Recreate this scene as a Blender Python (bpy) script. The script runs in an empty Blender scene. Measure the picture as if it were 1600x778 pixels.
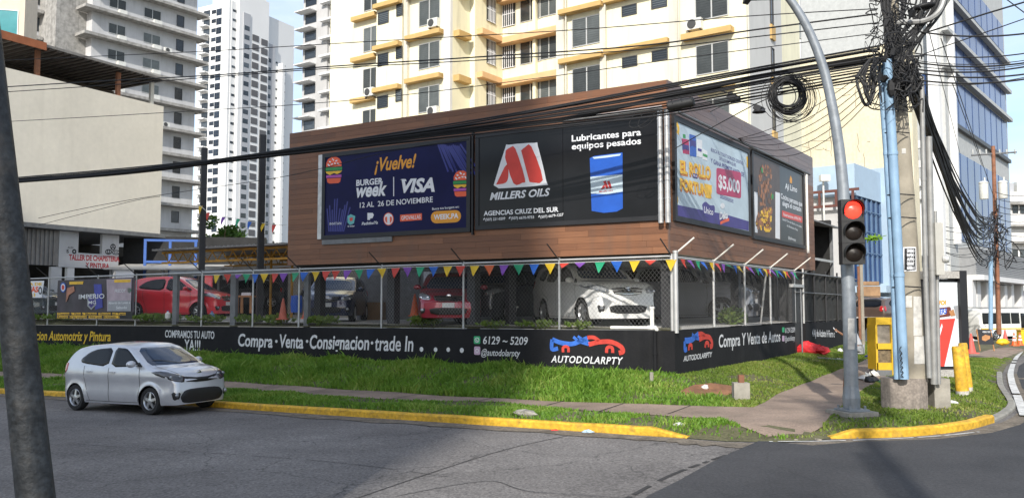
import bpy, bmesh, math, random
import numpy as np
from mathutils import Vector, Matrix
from mathutils.bvhtree import BVHTree
from mathutils.geometry import delaunay_2d_cdt

sc = bpy.context.scene
COL = sc.collection
R = math.radians
rnd = random.Random(7)

# ---------------------------------------------------------------- camera
FPX, CX, CY, HOR, CAMZ = 1300.0, 800.0, 389.0, 475.5, 2.1
PITCH = math.atan((HOR - CY) / FPX)
cam_data = bpy.data.cameras.new('camera')
cam = bpy.data.objects.new('camera', cam_data)
COL.objects.link(cam)
cam.location = (0, 0, CAMZ)
cam.rotation_euler = (R(90) + PITCH, 0, 0)
cam_data.sensor_width = 36.0
cam_data.lens = 36.0 * FPX / 1600.0
cam_data.clip_start = 0.05
cam_data.clip_end = 6000
sc.camera = cam

# ---------------------------------------------------------------- world, sun, exposure
SUN_AZ, SUN_EL = 13.0, 32.0          # light travels towards +Y, 13 deg to the right
world = bpy.data.worlds.new('World')
sc.world = world
world.use_nodes = True
wn, wl = world.node_tree.nodes, world.node_tree.links
bg = wn['Background']
sky = wn.new('ShaderNodeTexSky')
sky.sky_type = 'NISHITA'
sky.sun_disc = False
sky.sun_elevation = R(SUN_EL)
sky.sun_rotation = R(180 + SUN_AZ)
sky.air_density = 1.0
sky.dust_density = 1.2
sky.ozone_density = 1.5
tc = wn.new('ShaderNodeTexCoord')
mp = wn.new('ShaderNodeMapping')
mp.inputs['Scale'].default_value = (1.0, 1.0, 2.6)
mp.inputs['Location'].default_value = (0.75, 0.2, 0.35)
nz = wn.new('ShaderNodeTexNoise')
nz.inputs['Scale'].default_value = 2.3
nz.inputs['Detail'].default_value = 8
nz.inputs['Roughness'].default_value = 0.55
nz.inputs['Distortion'].default_value = 0.4
rp = wn.new('ShaderNodeValToRGB')
rp.color_ramp.elements[0].position = 0.40
rp.color_ramp.elements[0].color = (0.12, 0.12, 0.12, 1)
rp.color_ramp.elements[1].position = 0.66
rp.color_ramp.elements[1].color = (1, 1, 1, 1)
mixc = wn.new('ShaderNodeMix')
mixc.data_type = 'RGBA'
mixc.inputs['B'].default_value = (6.0, 6.4, 7.0, 1)
mulf = wn.new('ShaderNodeMath')
mulf.operation = 'MULTIPLY'
mulf.inputs[1].default_value = 0.62
wl.new(tc.outputs['Generated'], mp.inputs['Vector'])
wl.new(mp.outputs['Vector'], nz.inputs['Vector'])
wl.new(nz.outputs['Fac'], rp.inputs['Fac'])
wl.new(rp.outputs['Color'], mulf.inputs[0])
wl.new(mulf.outputs[0], mixc.inputs['Factor'])
wl.new(sky.outputs['Color'], mixc.inputs['A'])
wl.new(mixc.outputs['Result'], bg.inputs['Color'])
bg.inputs['Strength'].default_value = 0.15

sun_d = bpy.data.lights.new('sun', 'SUN')
sun_d.energy = 3.7
sun_d.angle = R(0.8)
sun_d.color = (1.0, 0.95, 0.87)
sun = bpy.data.objects.new('sun', sun_d)
COL.objects.link(sun)
sdir = Vector((math.sin(R(SUN_AZ)) * math.cos(R(SUN_EL)), math.cos(R(SUN_AZ)) * math.cos(R(SUN_EL)), -math.sin(R(SUN_EL))))
sun.rotation_euler = sdir.to_track_quat('-Z', 'Y').to_euler()
sun.location = (0, 0, 60)

sc.view_settings.view_transform = 'Standard'
sc.view_settings.look = 'None'
sc.view_settings.exposure = 0.5
sc.view_settings.gamma = 1.0
sc.view_settings.use_curve_mapping = False
sc.cycles.max_bounces = 6
sc.cycles.diffuse_bounces = 3
sc.cycles.glossy_bounces = 3
sc.cycles.transparent_max_bounces = 8
sc.cycles.use_denoising = True

# ---------------------------------------------------------------- pixel -> world
def ray(px, py):
    x, y = (px - CX) / FPX, -(py - CY) / FPX
    c, s = math.cos(PITCH), math.sin(PITCH)
    return Vector((x, c - y * s, s + y * c))
CAM = Vector((0, 0, CAMZ))
def at(px, py, d):
    r = ray(px, py)
    return CAM + r * (d / r.y)

# ---------------------------------------------------------------- tagging
def tag(o, label=None, cat=None, group=None, kind=None):
    if label: o['label'] = label
    if cat: o['category'] = cat
    if group: o['group'] = group
    if kind: o['kind'] = kind
    return o
ROOT = {}
def thing(name, label, cat, loc, group=None, rz=0.0):
    o = bpy.data.objects.new(name, None)
    COL.objects.link(o)
    o.empty_display_size = 0.2
    o.location = loc
    o.rotation_euler = (0, 0, rz)
    ROOT[o.name] = Matrix.Translation(Vector(loc)) @ Matrix.Rotation(rz, 4, 'Z')
    return tag(o, label, cat, group)
def rootm(o):
    while o.parent: o = o.parent
    return ROOT[o.name]

# ---------------------------------------------------------------- materials
MATS = {}
def mat(name, col, rough=0.6, metal=0.0, var=0.12, scale=2.5, bump=0.0, bscale=40.0, coat=0.0, spec=0.5, emit=0.0, isl=0.0, dirt=None, streak=0.0, trans=0.0, fine=0.0, fscale=60.0, dsc=0.5, orand=0.0):
    if name in MATS: return MATS[name]
    m = bpy.data.materials.new(name)
    m.use_nodes = True
    n, l = m.node_tree.nodes, m.node_tree.links
    b = n['Principled BSDF']
    b.inputs['Roughness'].default_value = rough
    b.inputs['Metallic'].default_value = metal
    b.inputs['Specular IOR Level'].default_value = spec
    if coat: 
        b.inputs['Coat Weight'].default_value = coat
        b.inputs['Coat Roughness'].default_value = 0.04
    c = (col[0], col[1], col[2], 1)
    b.inputs['Base Color'].default_value = c
    t = n.new('ShaderNodeTexCoord')
    last = None
    def mixmul(a_socket, fac_socket, lo, hi):
        mr = n.new('ShaderNodeMapRange')
        mr.inputs['From Min'].default_value = 0.3; mr.inputs['From Max'].default_value = 0.7
        mr.inputs['To Min'].default_value = lo; mr.inputs['To Max'].default_value = hi
        l.new(fac_socket, mr.inputs['Value'])
        mx = n.new('ShaderNodeMix'); mx.data_type = 'RGBA'; mx.blend_type = 'MULTIPLY'
        mx.inputs['Factor'].default_value = 1
        if a_socket is None: mx.inputs['A'].default_value = c
        else: l.new(a_socket, mx.inputs['A'])
        l.new(mr.outputs['Result'], mx.inputs['B'])
        return mx.outputs['Result']
    if var:
        nz = n.new('ShaderNodeTexNoise'); nz.inputs['Scale'].default_value = scale
        nz.inputs['Detail'].default_value = 6; nz.inputs['Roughness'].default_value = 0.6
        l.new(t.outputs['Object'], nz.inputs['Vector'])
        last = mixmul(last, nz.outputs['Fac'], 1 - var, 1 + var)
    if fine:
        nz = n.new('ShaderNodeTexNoise'); nz.inputs['Scale'].default_value = fscale
        nz.inputs['Detail'].default_value = 3
        l.new(t.outputs['Object'], nz.inputs['Vector'])
        last = mixmul(last, nz.outputs['Fac'], 1 - fine, 1 + fine)
    if isl:
        g = n.new('ShaderNodeNewGeometry')
        mr = n.new('ShaderNodeMapRange')
        mr.inputs['To Min'].default_value = 1 - isl; mr.inputs['To Max'].default_value = 1 + isl
        l.new(g.outputs['Random Per Island'], mr.inputs['Value'])
        mx = n.new('ShaderNodeMix'); mx.data_type = 'RGBA'; mx.blend_type = 'MULTIPLY'; mx.inputs['Factor'].default_value = 1
        if last is None: mx.inputs['A'].default_value = c
        else: l.new(last, mx.inputs['A'])
        l.new(mr.outputs['Result'], mx.inputs['B'])
        last = mx.outputs['Result']
    if orand:
        oi = n.new('ShaderNodeObjectInfo'); mr = n.new('ShaderNodeMapRange')
        mr.inputs['To Min'].default_value = 1-orand*.6; mr.inputs['To Max'].default_value = 1+orand*3
        pw = n.new('ShaderNodeMath'); pw.operation = 'POWER'; pw.inputs[1].default_value = 3
        l.new(oi.outputs['Random'], pw.inputs[0]); l.new(pw.outputs[0], mr.inputs['Value'])
        mx = n.new('ShaderNodeMix'); mx.data_type = 'RGBA'; mx.blend_type = 'MULTIPLY'; mx.inputs['Factor'].default_value = 1
        if last is None: mx.inputs['A'].default_value = c
        else: l.new(last, mx.inputs['A'])
        l.new(mr.outputs['Result'], mx.inputs['B'])
        last = mx.outputs['Result']
    if streak or dirt:
        mpn = n.new('ShaderNodeMapping')
        mpn.inputs['Scale'].default_value = (1.6, 1.6, 0.12) if streak else (dsc, dsc, dsc)
        nz = n.new('ShaderNodeTexNoise'); nz.inputs['Scale'].default_value = 1.6
        nz.inputs['Detail'].default_value = 7; nz.inputs['Roughness'].default_value = 0.65
        l.new(t.outputs['Object'], mpn.inputs['Vector']); l.new(mpn.outputs['Vector'], nz.inputs['Vector'])
        cr = n.new('ShaderNodeMapRange'); cr.inputs['From Min'].default_value = 0.52; cr.inputs['From Max'].default_value = 0.74
        cr.inputs['To Max'].default_value = streak or 0.6
        l.new(nz.outputs['Fac'], cr.inputs['Value'])
        mx = n.new('ShaderNodeMix'); mx.data_type = 'RGBA'
        l.new(cr.outputs['Result'], mx.inputs['Factor'])
        if last is None: mx.inputs['A'].default_value = c
        else: l.new(last, mx.inputs['A'])
        mx.inputs['B'].default_value = (*(dirt or (0.12, 0.11, 0.1)), 1)
        last = mx.outputs['Result']
    if last is not None: l.new(last, b.inputs['Base Color'])
    if bump:
        nz = n.new('ShaderNodeTexNoise'); nz.inputs['Scale'].default_value = bscale; nz.inputs['Detail'].default_value = 5
        l.new(t.outputs['Object'], nz.inputs['Vector'])
        bp = n.new('ShaderNodeBump'); bp.inputs['Strength'].default_value = bump; bp.inputs['Distance'].default_value = 0.02
        l.new(nz.outputs['Fac'], bp.inputs['Height']); l.new(bp.outputs['Normal'], b.inputs['Normal'])
    if emit:
        b.inputs['Emission Color'].default_value = c; b.inputs['Emission Strength'].default_value = emit
    if trans:
        tr = n.new('ShaderNodeBsdfTranslucent')
        if last is not None: l.new(last, tr.inputs['Color'])
        else: tr.inputs['Color'].default_value = c
        ms = n.new('ShaderNodeMixShader'); ms.inputs[0].default_value = trans
        l.new(b.outputs[0], ms.inputs[1]); l.new(tr.outputs[0], ms.inputs[2])
        l.new(ms.outputs[0], n['Material Output'].inputs['Surface'])
    MATS[name] = m
    return m
def glass(name, col, rough=0.05):
    return mat(name, col, rough, 0.0, var=0.25, scale=0.6, spec=0.55)

# ---------------------------------------------------------------- mesh builder
class MB:
    def __init__(s): s.v = []; s.f = []; s.m = []; s.cuts = []
    def cut(s): s.cuts.append((len(s.v), len(s.f))); return s
    def add(s, vs, fs, mi=0):
        k = len(s.v); s.v += [tuple(p) for p in vs]
        s.f += [tuple(i + k for i in f) for f in fs]; s.m += [mi] * len(fs)
        return s
    def obox(s, o, ex, ey, ez, mi=0):
        o, ex, ey, ez = Vector(o), Vector(ex), Vector(ey), Vector(ez)
        vs = [o, o+ex, o+ex+ey, o+ey, o+ez, o+ex+ez, o+ex+ey+ez, o+ey+ez]
        fs = [(0,3,2,1),(4,5,6,7),(0,1,5,4),(1,2,6,5),(2,3,7,6),(3,0,4,7)]
        if ex.cross(ey).dot(ez) < 0: fs = [f[::-1] for f in fs]
        return s.add(vs, fs, mi)
    def box(s, c, size, mi=0, rz=0.0, rx=0.0, ry=0.0):
        m = Matrix.Rotation(rz, 3, 'Z') @ Matrix.Rotation(ry, 3, 'Y') @ Matrix.Rotation(rx, 3, 'X')
        ex, ey, ez = m @ Vector((size[0],0,0)), m @ Vector((0,size[1],0)), m @ Vector((0,0,size[2]))
        return s.obox(Vector(c) - (ex+ey+ez)/2, ex, ey, ez, mi)
    def tube(s, pts, r, n=8, mi=0, caps=True):
        pts = [Vector(p) for p in pts]
        rs = r if isinstance(r, (list, tuple)) else [r]*len(pts)
        vs, fs = [], []
        ref = None
        for i, p in enumerate(pts):
            d = (pts[min(i+1, len(pts)-1)] - pts[max(i-1, 0)])
            if d.length < 1e-9: d = Vector((0,0,1))
            d.normalize()
            if ref is None:
                ref = Vector((0,0,1)) if abs(d.z) < .9 else Vector((1,0,0))
            a = d.cross(ref)
            if a.length < 1e-6: a = d.orthogonal()
            a.normalize(); b = d.cross(a).normalized(); ref = b.cross(d) if False else ref
            for k in range(n):
                t = 2*math.pi*k/n
                vs.append(p + (a*math.cos(t) + b*math.sin(t))*rs[i])
        for i in range(len(pts)-1):
            for k in range(n):
                fs.append((i*n+k, i*n+(k+1)%n, (i+1)*n+(k+1)%n, (i+1)*n+k))
        if caps:
            fs.append(tuple(range(n))[::-1]); fs.append(tuple((len(pts)-1)*n+k for k in range(n)))
        return s.add(vs, fs, mi)
    def prism(s, poly, off, mi=0):
        poly = [Vector(p) for p in poly]; off = Vector(off); n = len(poly)
        vs = poly + [p+off for p in poly]
        fs = [tuple(range(n)), tuple(range(2*n-1, n-1, -1))] + [(i, i+n, (i+1)%n+n, (i+1)%n) for i in range(n)]
        return s.add(vs, fs, mi)
    def lathe(s, prof, c, axis=(0,0,1), n=16, mi=0):
        c = Vector(c); ax = Vector(axis).normalized(); a = ax.orthogonal().normalized(); b = ax.cross(a)
        vs, fs = [], []
        for (r, h) in prof:
            for k in range(n):
                t = 2*math.pi*k/n
                vs.append(c + ax*h + (a*math.cos(t)+b*math.sin(t))*r)
        for i in range(len(prof)-1):
            for k in range(n):
                fs.append((i*n+k, i*n+(k+1)%n, (i+1)*n+(k+1)%n, (i+1)*n+k))
        return s.add(vs, fs, mi)
    def ell(s, c, rad, n=10, mi=0, rot=None, jit=0.0):
        vs, fs = [], []
        m = n//2
        for i in range(m+1):
            ph = math.pi*i/m
            for k in range(n):
                t = 2*math.pi*k/n
                j = 1 + jit*(rnd.random()-.5)
                p = Vector((rad[0]*math.sin(ph)*math.cos(t)*j, rad[1]*math.sin(ph)*math.sin(t)*j, rad[2]*math.cos(ph)*j))
                if rot is not None: p = rot @ p
                vs.append(Vector(c)+p)
        for i in range(m):
            for k in range(n):
                fs.append((i*n+k, (i+1)*n+k, (i+1)*n+(k+1)%n, i*n+(k+1)%n))
        return s.add(vs, fs, mi)
    def build(s, name, mats, parent=None, smooth=False, world=True, fixn=False):
        if not isinstance(mats, (list, tuple)): mats = [mats]
        if s.cuts and parent is not None:      # one part per separate line of writing or piece
            cs = [(0, 0)] + s.cuts + [(len(s.v), len(s.f))]; o = None
            for (v0, f0), (v1, f1) in zip(cs, cs[1:]):
                if f1 == f0: continue
                q = MB(); q.v = s.v[v0:v1]; q.f = [tuple(i-v0 for i in f) for f in s.f[f0:f1]]; q.m = s.m[f0:f1]
                o = q.build(name, mats, parent, smooth, world, fixn)
            return o
        me = bpy.data.meshes.new(name)
        vs = np.array([tuple(v) for v in s.v], dtype=float).reshape(-1, 3)
        loc = None
        if parent is not None and world:
            mi = rootm(parent).inverted()
            M = np.array(mi)
            vs = vs @ M[:3,:3].T + M[:3,3]
        elif parent is None:
            lo, hi = vs.min(0), vs.max(0)
            loc = np.array([(lo[0]+hi[0])/2, (lo[1]+hi[1])/2, lo[2]])
            vs = vs - loc
        me.from_pydata(vs.tolist(), [], s.f)
        for m in mats: me.materials.append(m)
        if len(mats) > 1: me.polygons.foreach_set('material_index', s.m)
        if fixn:
            bm = bmesh.new(); bm.from_mesh(me); bmesh.ops.recalc_face_normals(bm, faces=bm.faces); bm.to_mesh(me); bm.free()
        if smooth:
            me.polygons.foreach_set('use_smooth', [True]*len(me.polygons))
            if smooth != 'all':
                try: me.set_sharp_from_angle(angle=R(40))
                except Exception: pass
        me.update()
        o = bpy.data.objects.new(name, me)
        COL.objects.link(o)
        if parent is not None: o.parent = parent
        else: o.location = loc
        return o

def copy_tree(o, parent=None):
    c = o.copy(); COL.objects.link(c)
    if parent is not None: c.parent = parent
    else: ROOT[c.name] = ROOT.get(o.name, Matrix())
    for ch in list(o.children): copy_tree(ch, c)
    return c

# ---------------------------------------------------------------- facade frames
class Face:
    """vertical plane; a runs to the viewer's right, b outwards, z up"""
    def __init__(s, p0, ex):
        s.p0 = Vector((p0[0], p0[1], 0)); e = Vector((ex[0], ex[1], 0)).normalized()
        s.ex = e; s.n = Vector((e.y, -e.x, 0)); s.ang = math.atan2(e.y, e.x)
    def hit(s, px, py, b=0.0):
        r = ray(px, py); o = s.p0 + s.n*b
        t = (o - CAM).dot(s.n) / r.dot(s.n)
        p = CAM + r*t
        return ((p - s.p0).dot(s.ex), p.z)
    def P(s, a, b, z):
        p = s.p0 + s.ex*a + s.n*b
        return Vector((p.x, p.y, z))
    def box(s, mb, a0, a1, z0, z1, b0, b1, mi=0):
        return mb.obox(s.P(a0, b0, z0), s.ex*(a1-a0), s.n*(b1-b0), Vector((0,0,z1-z0)), mi)
    def off(s, a, b):
        p = s.P(a, b, 0); return Face((p.x, p.y), (s.ex.x, s.ex.y))
    def poly(s, mb, pts, b, th=0.003, mi=0):
        P = [s.P(*(lambda h: (h[0], b, h[1]))(s.hit(x, y))) for x, y in pts]
        # orientation: outwards
        nn = Vector((0,0,0))
        for i in range(len(P)): nn += P[i].cross(P[(i+1) % len(P)])
        if nn.dot(s.n) > 0: P = P[::-1]
        return mb.prism(P, s.n*th, mi)

def text_mesh(string, bold=0.0, shear=0.0, space=1.0):
    cu = bpy.data.curves.new('t', 'FONT')
    cu.body = string; cu.offset = bold; cu.shear = shear; cu.space_character = space
    cu.resolution_u = 3
    cu.extrude = 0.0
    ob = bpy.data.objects.new('t', cu); COL.objects.link(ob)
    dg = bpy.context.evaluated_depsgraph_get(); dg.update()
    me = bpy.data.meshes.new_from_object(ob.evaluated_get(dg))
    vs = [v.co.copy() for v in me.vertices]; fs = [tuple(p.vertices) for p in me.polygons]
    bpy.data.objects.remove(ob); bpy.data.curves.remove(cu); bpy.data.meshes.remove(me)
    return vs, fs
def write(mb, face, string, left, right, capx, b=0.006, bold=0.01, shear=0.0, mi=0, th=0.0, space=1.0, arc=0.0):
    """text with its baseline from pixel left to pixel right, cap height capx pixels at the left end"""
    vs, fs = text_mesh(string, bold, shear, space)
    if not vs: return
    mb.cut()
    x0 = min(v.x for v in vs); x1 = max(v.x for v in vs)
    a0, z0 = face.hit(*left); a1, z1 = face.hit(*right)
    zc = face.hit(left[0], left[1]-capx)[1] - z0
    cap = 0.70
    out = []
    for v in vs:
        f = (v.x-x0)/(x1-x0)
        out.append(face.P(a0+(a1-a0)*f, b, z0+(z1-z0)*f + v.y/cap*zc + arc*zc*math.sin(math.pi*f)))
    # make sure the faces look outwards
    if fs:
        f = fs[0]; nn = (out[f[1]]-out[f[0]]).cross(out[f[2]]-out[f[0]])
        if nn.dot(face.n) < 0: fs = [q[::-1] for q in fs]
    mb.add(out, fs, mi)
    mb.cut()

def rline(pts, w, face, b, mb, mi=0):
    """ribbon following pixel points on a face, w in metres"""
    P = [face.hit(*p) for p in pts]
    vs, fs = [], []
    for i, (a, z) in enumerate(P):
        a2, z2 = P[min(i+1, len(P)-1)]; a1, z1 = P[max(i-1, 0)]
        dx, dz = a2-a1, z2-z1; L = math.hypot(dx, dz) or 1
        nx, nz = -dz/L*w/2, dx/L*w/2
        vs += [face.P(a+nx, b, z+nz), face.P(a-nx, b, z-nz)]
    for i in range(len(P)-1): fs.append((2*i, 2*i+1, 2*i+3, 2*i+2))
    mb.add(vs, fs, mi)
def spline(pts, n=6):
    pts = [Vector(p) for p in pts]; out = []
    for i in range(len(pts)-1):
        p0 = pts[max(i-1,0)]; p1 = pts[i]; p2 = pts[i+1]; p3 = pts[min(i+2, len(pts)-1)]
        for k in range(n):
            t = k/n
            out.append(.5*((2*p1)+(p2-p0)*t+(2*p0-5*p1+4*p2-p3)*t*t+(3*p1-p0-3*p2+p3)*t**3))
    out.append(pts[-1]); return out
def circ(cx, cy, rx, ry, n=20, a0=0, a1=360):
    return [(cx+rx*math.cos(R(a0+(a1-a0)*k/n)), cy+ry*math.sin(R(a0+(a1-a0)*k/n))) for k in range(n if a1-a0 == 360 else n+1)]
def rrect(x0, y0, x1, y1, r, sk=0.0):
    """rounded rectangle in pixels; sk = slope of its horizontals"""
    out = []
    for cx, cy, a in ((x1-r, y1-r, 0), (x0+r, y1-r, 90), (x0+r, y0+r, 180), (x1-r, y0+r, 270)):
        for k in range(5):
            t = R(a + 22.5*k); out.append((cx+r*math.cos(t), cy+r*math.sin(t)))
    xm = (x0+x1)/2
    return [(x, y+sk*(x-xm)) for x, y in out]
# ---------------------------------------------------------------- site frame
C = Vector((253/1300*19.0, 19.0, 0))                  # outer corner of the black wall
Lf = Face((C.x, C.y), (0.862, -0.507))                # wall / fence along the street (a < 0 to the left)
Rf = Face((C.x, C.y), (0.566, 0.825))                 # wall / fence along the side street
LOTZ = 1.53
def sto(x, y):
    p = Vector((x, y, 0)) - C
    return -p.dot(Lf.ex), p.dot(Lf.n), p.dot(Rf.ex), p.dot(Rf.n)   # s, left out, k, right out
def sstep(a, b, x):
    t = min(1, max(0, (x-a)/(b-a))); return t*t*(3-2*t)
def base(x, y):
    s, tl, k, r = sto(x, y)
    z = -0.0185*max(s+2.25, 0)
    z -= 0.022*max(y-24, 0)*sstep(-1.5, .3, r)
    return max(z, -2.2)
# road edge of the corner verge
EDGE = [(-60.0, 48.45), (-40, 36.7), (-14.4, 23.4), (-5.6, 18.2), (-1.1, 15.56), (2.0, 13.72), (2.75, 13.25), (3.3, 12.95), (4.2, 12.85), (5.0, 13.2), (6.4, 13.45), (7.6, 14.1), (8.6, 15.0), (9.6, 16.2), (10.6, 17.7), (12.6, 21.5), (15.2, 26), (18.3, 31), (27, 44), (52, 80)]
def edge_d(x, y):
    best = 1e9
    for i in range(len(EDGE)-1):
        ax, ay = EDGE[i]; bx, by = EDGE[i+1]
        dx, dy = bx-ax, by-ay
        t = max(0, min(1, ((x-ax)*dx+(y-ay)*dy)/(dx*dx+dy*dy)))
        best = min(best, math.hypot(x-ax-dx*t, y-ay-dy*t))
    return best
def hv(x, y):
    """height of the verge surface"""
    s, tl, k, r = sto(x, y)
    b = base(x, y)
    low = b + 0.008 + 0.145*sstep(0.05, 0.7, edge_d(x, y))
    d = max(tl, r)
    if tl >= r: top, run = 0.50, 3.0
    else: top, run = 0.50, 2.6
    if tl > 0 and r > 0: d = math.hypot(tl, r)
    f = (1 - sstep(0.0, run, d))*(1 - sstep(21, 27, k))
    g = low + (max(top, low+.1) - low)*f
    g += 0.02*math.sin(x*1.7+y)*math.sin(y*1.3-x*.6)*sstep(.4, 1.2, edge_d(x, y))
    return g
def gpick(px, py, fn=None):
    fn = fn or hv
    r = ray(px, py); lo = 3.0
    t = lo
    for _ in range(4000):
        p = CAM + r*t
        if p.z <= fn(p.x, p.y): break
        t += 0.02
        if t > 75: break
    return Vector((p.x, p.y, fn(p.x, p.y)))
def rpick(px, py): return gpick(px, py, base)

def inside(poly, x, y):
    c = False; n = len(poly)
    for i in range(n):
        x1, y1 = poly[i]; x2, y2 = poly[(i+1) % n]
        if (y1 > y) != (y2 > y) and x < (x2-x1)*(y-y1)/(y2-y1)+x1: c = not c
    return c
def sheet(poly, h, step, dz=0.0, edge_step=None):
    """triangulated sheet over a polygon following height function h"""
    es = edge_step or step
    pts = []
    for i in range(len(poly)):
        a, b = Vector(poly[i]), Vector(poly[(i+1) % len(poly)])
        n = max(1, int((b-a).length/es))
        for k in range(n): pts.append(a+(b-a)*(k/n))
    nb = len(pts)
    edges = [(i, (i+1) % nb) for i in range(nb)]
    bp = [(p.x, p.y) for p in pts]
    xs = [p[0] for p in bp]; ys = [p[1] for p in bp]
    y = min(ys)+step/2
    q = rnd.random
    while y < max(ys):
        x = min(xs)+step/2
        while x < max(xs):
            if inside(bp, x, y): pts.append(Vector((x+step*.2*(q()-.5), y+step*.2*(q()-.5))))
            x += step
        y += step
    vs, _, fs, *_r = delaunay_2d_cdt([Vector((p.x, p.y)) for p in pts], edges, [list(range(nb))], 1, 1e-5)
    mb = MB()
    mb.add([(v.x, v.y, h(v.x, v.y)+dz) for v in vs], fs)
    return mb

# ---------------------------------------------------------------- surface materials
def asphalt(name, c0, c1, agg, crack=0.0):
    m = bpy.data.materials.new(name); m.use_nodes = True
    n, l = m.node_tree.nodes, m.node_tree.links
    b = n['Principled BSDF']; b.inputs['Roughness'].default_value = 0.85; b.inputs['Specular IOR Level'].default_value = 0.3
    t = n.new('ShaderNodeTexCoord')
    n1 = n.new('ShaderNodeTexNoise'); n1.inputs['Scale'].default_value = 0.38; n1.inputs['Detail'].default_value = 9; n1.inputs['Roughness'].default_value = .65
    n2 = n.new('ShaderNodeTexNoise'); n2.inputs['Scale'].default_value = 26; n2.inputs['Detail'].default_value = 4; n2.inputs['Roughness'].default_value = .7
    v = n.new('ShaderNodeTexVoronoi'); v.inputs['Scale'].default_value = 42
    for q in (n1, n2, v): l.new(t.outputs['Object'], q.inputs['Vector'])
    r1 = n.new('ShaderNodeValToRGB'); r1.color_ramp.elements[0].position = .3; r1.color_ramp.elements[1].position = .7
    r1.color_ramp.elements[0].color = (*c0, 1); r1.color_ramp.elements[1].color = (*c1, 1)
    l.new(n1.outputs['Fac'], r1.inputs['Fac'])
    r2 = n.new('ShaderNodeMapRange'); r2.inputs['From Min'].default_value = .34; r2.inputs['From Max'].default_value = .66
    r2.inputs['To Min'].default_value = 1-agg; r2.inputs['To Max'].default_value = 1+agg
    l.new(n2.outputs['Fac'], r2.inputs['Value'])
    mx = n.new('ShaderNodeMix'); mx.data_type = 'RGBA'; mx.blend_type = 'MULTIPLY'; mx.inputs['Factor'].default_value = 1
    l.new(r1.outputs['Color'], mx.inputs['A']); l.new(r2.outputs['Result'], mx.inputs['B'])
    # pale stones
    r3 = n.new('ShaderNodeMapRange'); r3.inputs['From Min'].default_value = 0.0; r3.inputs['From Max'].default_value = 1.0
    r3.inputs['To Min'].default_value = 1-agg*.6; r3.inputs['To Max'].default_value = 1+agg*.6
    l.new(v.outputs['Color'], r3.inputs['Value'])
    mx2 = n.new('ShaderNodeMix'); mx2.data_type = 'RGBA'; mx2.blend_type = 'MULTIPLY'; mx2.inputs['Factor'].default_value = 1
    l.new(mx.outputs['Result'], mx2.inputs['A']); l.new(r3.outputs['Result'], mx2.inputs['B'])
    out = mx2.outputs['Result']
    if crack:
        vv = n.new('ShaderNodeTexVoronoi'); vv.feature = 'DISTANCE_TO_EDGE'; vv.inputs['Scale'].default_value = .35
        nd = n.new('ShaderNodeTexNoise'); nd.inputs['Scale'].default_value = 2.2; nd.inputs['Detail'].default_value = 5
        l.new(t.outputs['Object'], nd.inputs['Vector'])
        ad = n.new('ShaderNodeMix'); ad.data_type = 'RGBA'; ad.blend_type = 'ADD'; ad.inputs['Factor'].default_value = .55
        l.new(t.outputs['Object'], ad.inputs['A']); l.new(nd.outputs['Color'], ad.inputs['B'])
        l.new(ad.outputs['Result'], vv.inputs['Vector'])
        cr = n.new('ShaderNodeMapRange'); cr.inputs['From Max'].default_value = .006; cr.inputs['To Min'].default_value = crack; cr.inputs['To Max'].default_value = 0
        l.new(vv.outputs['Distance'], cr.inputs['Value'])
        mx3 = n.new('ShaderNodeMix'); mx3.data_type = 'RGBA'; l.new(cr.outputs['Result'], mx3.inputs['Factor'])
        l.new(out, mx3.inputs['A']); mx3.inputs['B'].default_value = (.02, .02, .02, 1); out = mx3.outputs['Result']
    l.new(out, b.inputs['Base Color'])
    bp = n.new('ShaderNodeBump'); bp.inputs['Strength'].default_value = .5; bp.inputs['Distance'].default_value = .012
    l.new(n2.outputs['Fac'], bp.inputs['Height']); l.new(bp.outputs['Normal'], b.inputs['Normal'])
    return m
M_OLD = asphalt('worn_grey_asphalt', (.105, .097, .092), (.215, .20, .187), .42, .6)
M_NEW = asphalt('dark_asphalt', (.030, .031, .034), (.064, .064, .067), .25, .35)
M_SOIL = mat('verge_soil', (.10, .095, .045), .95, var=.45, scale=1.2, bump=.6, bscale=14, fine=.3, fscale=18)
M_WALK = mat('footpath_concrete', (.255, .19, .145), .9, var=.28, scale=1.1, bump=.35, bscale=22, dirt=(.10, .085, .06), fine=.2, fscale=30)
M_LOT = mat('lot_gravel', (.47, .45, .41), .9, var=.3, scale=1.5, bump=.4, bscale=20, fine=.25, fscale=25)
M_YEL = mat('kerb_yellow_paint', (.60, .35, .025), .7, var=.22, scale=3, bump=.4, bscale=25, dirt=(.12, .09, .06), fine=.25, fscale=14, dsc=3.5)
M_CONC = mat('weathered_concrete', (.30, .28, .24), .9, var=.3, scale=3, bump=.4, bscale=18, streak=.7, dirt=(.06, .055, .05))
M_WHITEP = mat('road_white_paint', (.55, .55, .53), .8, var=.35, scale=6, dirt=(.10, .1, .1))

# ---------------------------------------------------------------- ground sheets
mb = MB(); mb.add([(-3000, -1500, -2.6), (3000, -1500, -2.6), (3000, 5000, -2.6), (-3000, 5000, -2.6)], [(0, 1, 2, 3)])
tag(mb.build('ground', mat('far_ground', (.16, .15, .13), .95, var=.3, scale=.05)), kind='structure')

road_poly = [(-60, -12), (45, -12), (70, 20), (110, 95), (60, 100)] + [(x, y) for x, y in EDGE[::-1]]
mb = sheet(road_poly, base, 1.6)
tag(mb.build('road', M_OLD, smooth='all'), kind='structure')
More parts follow.
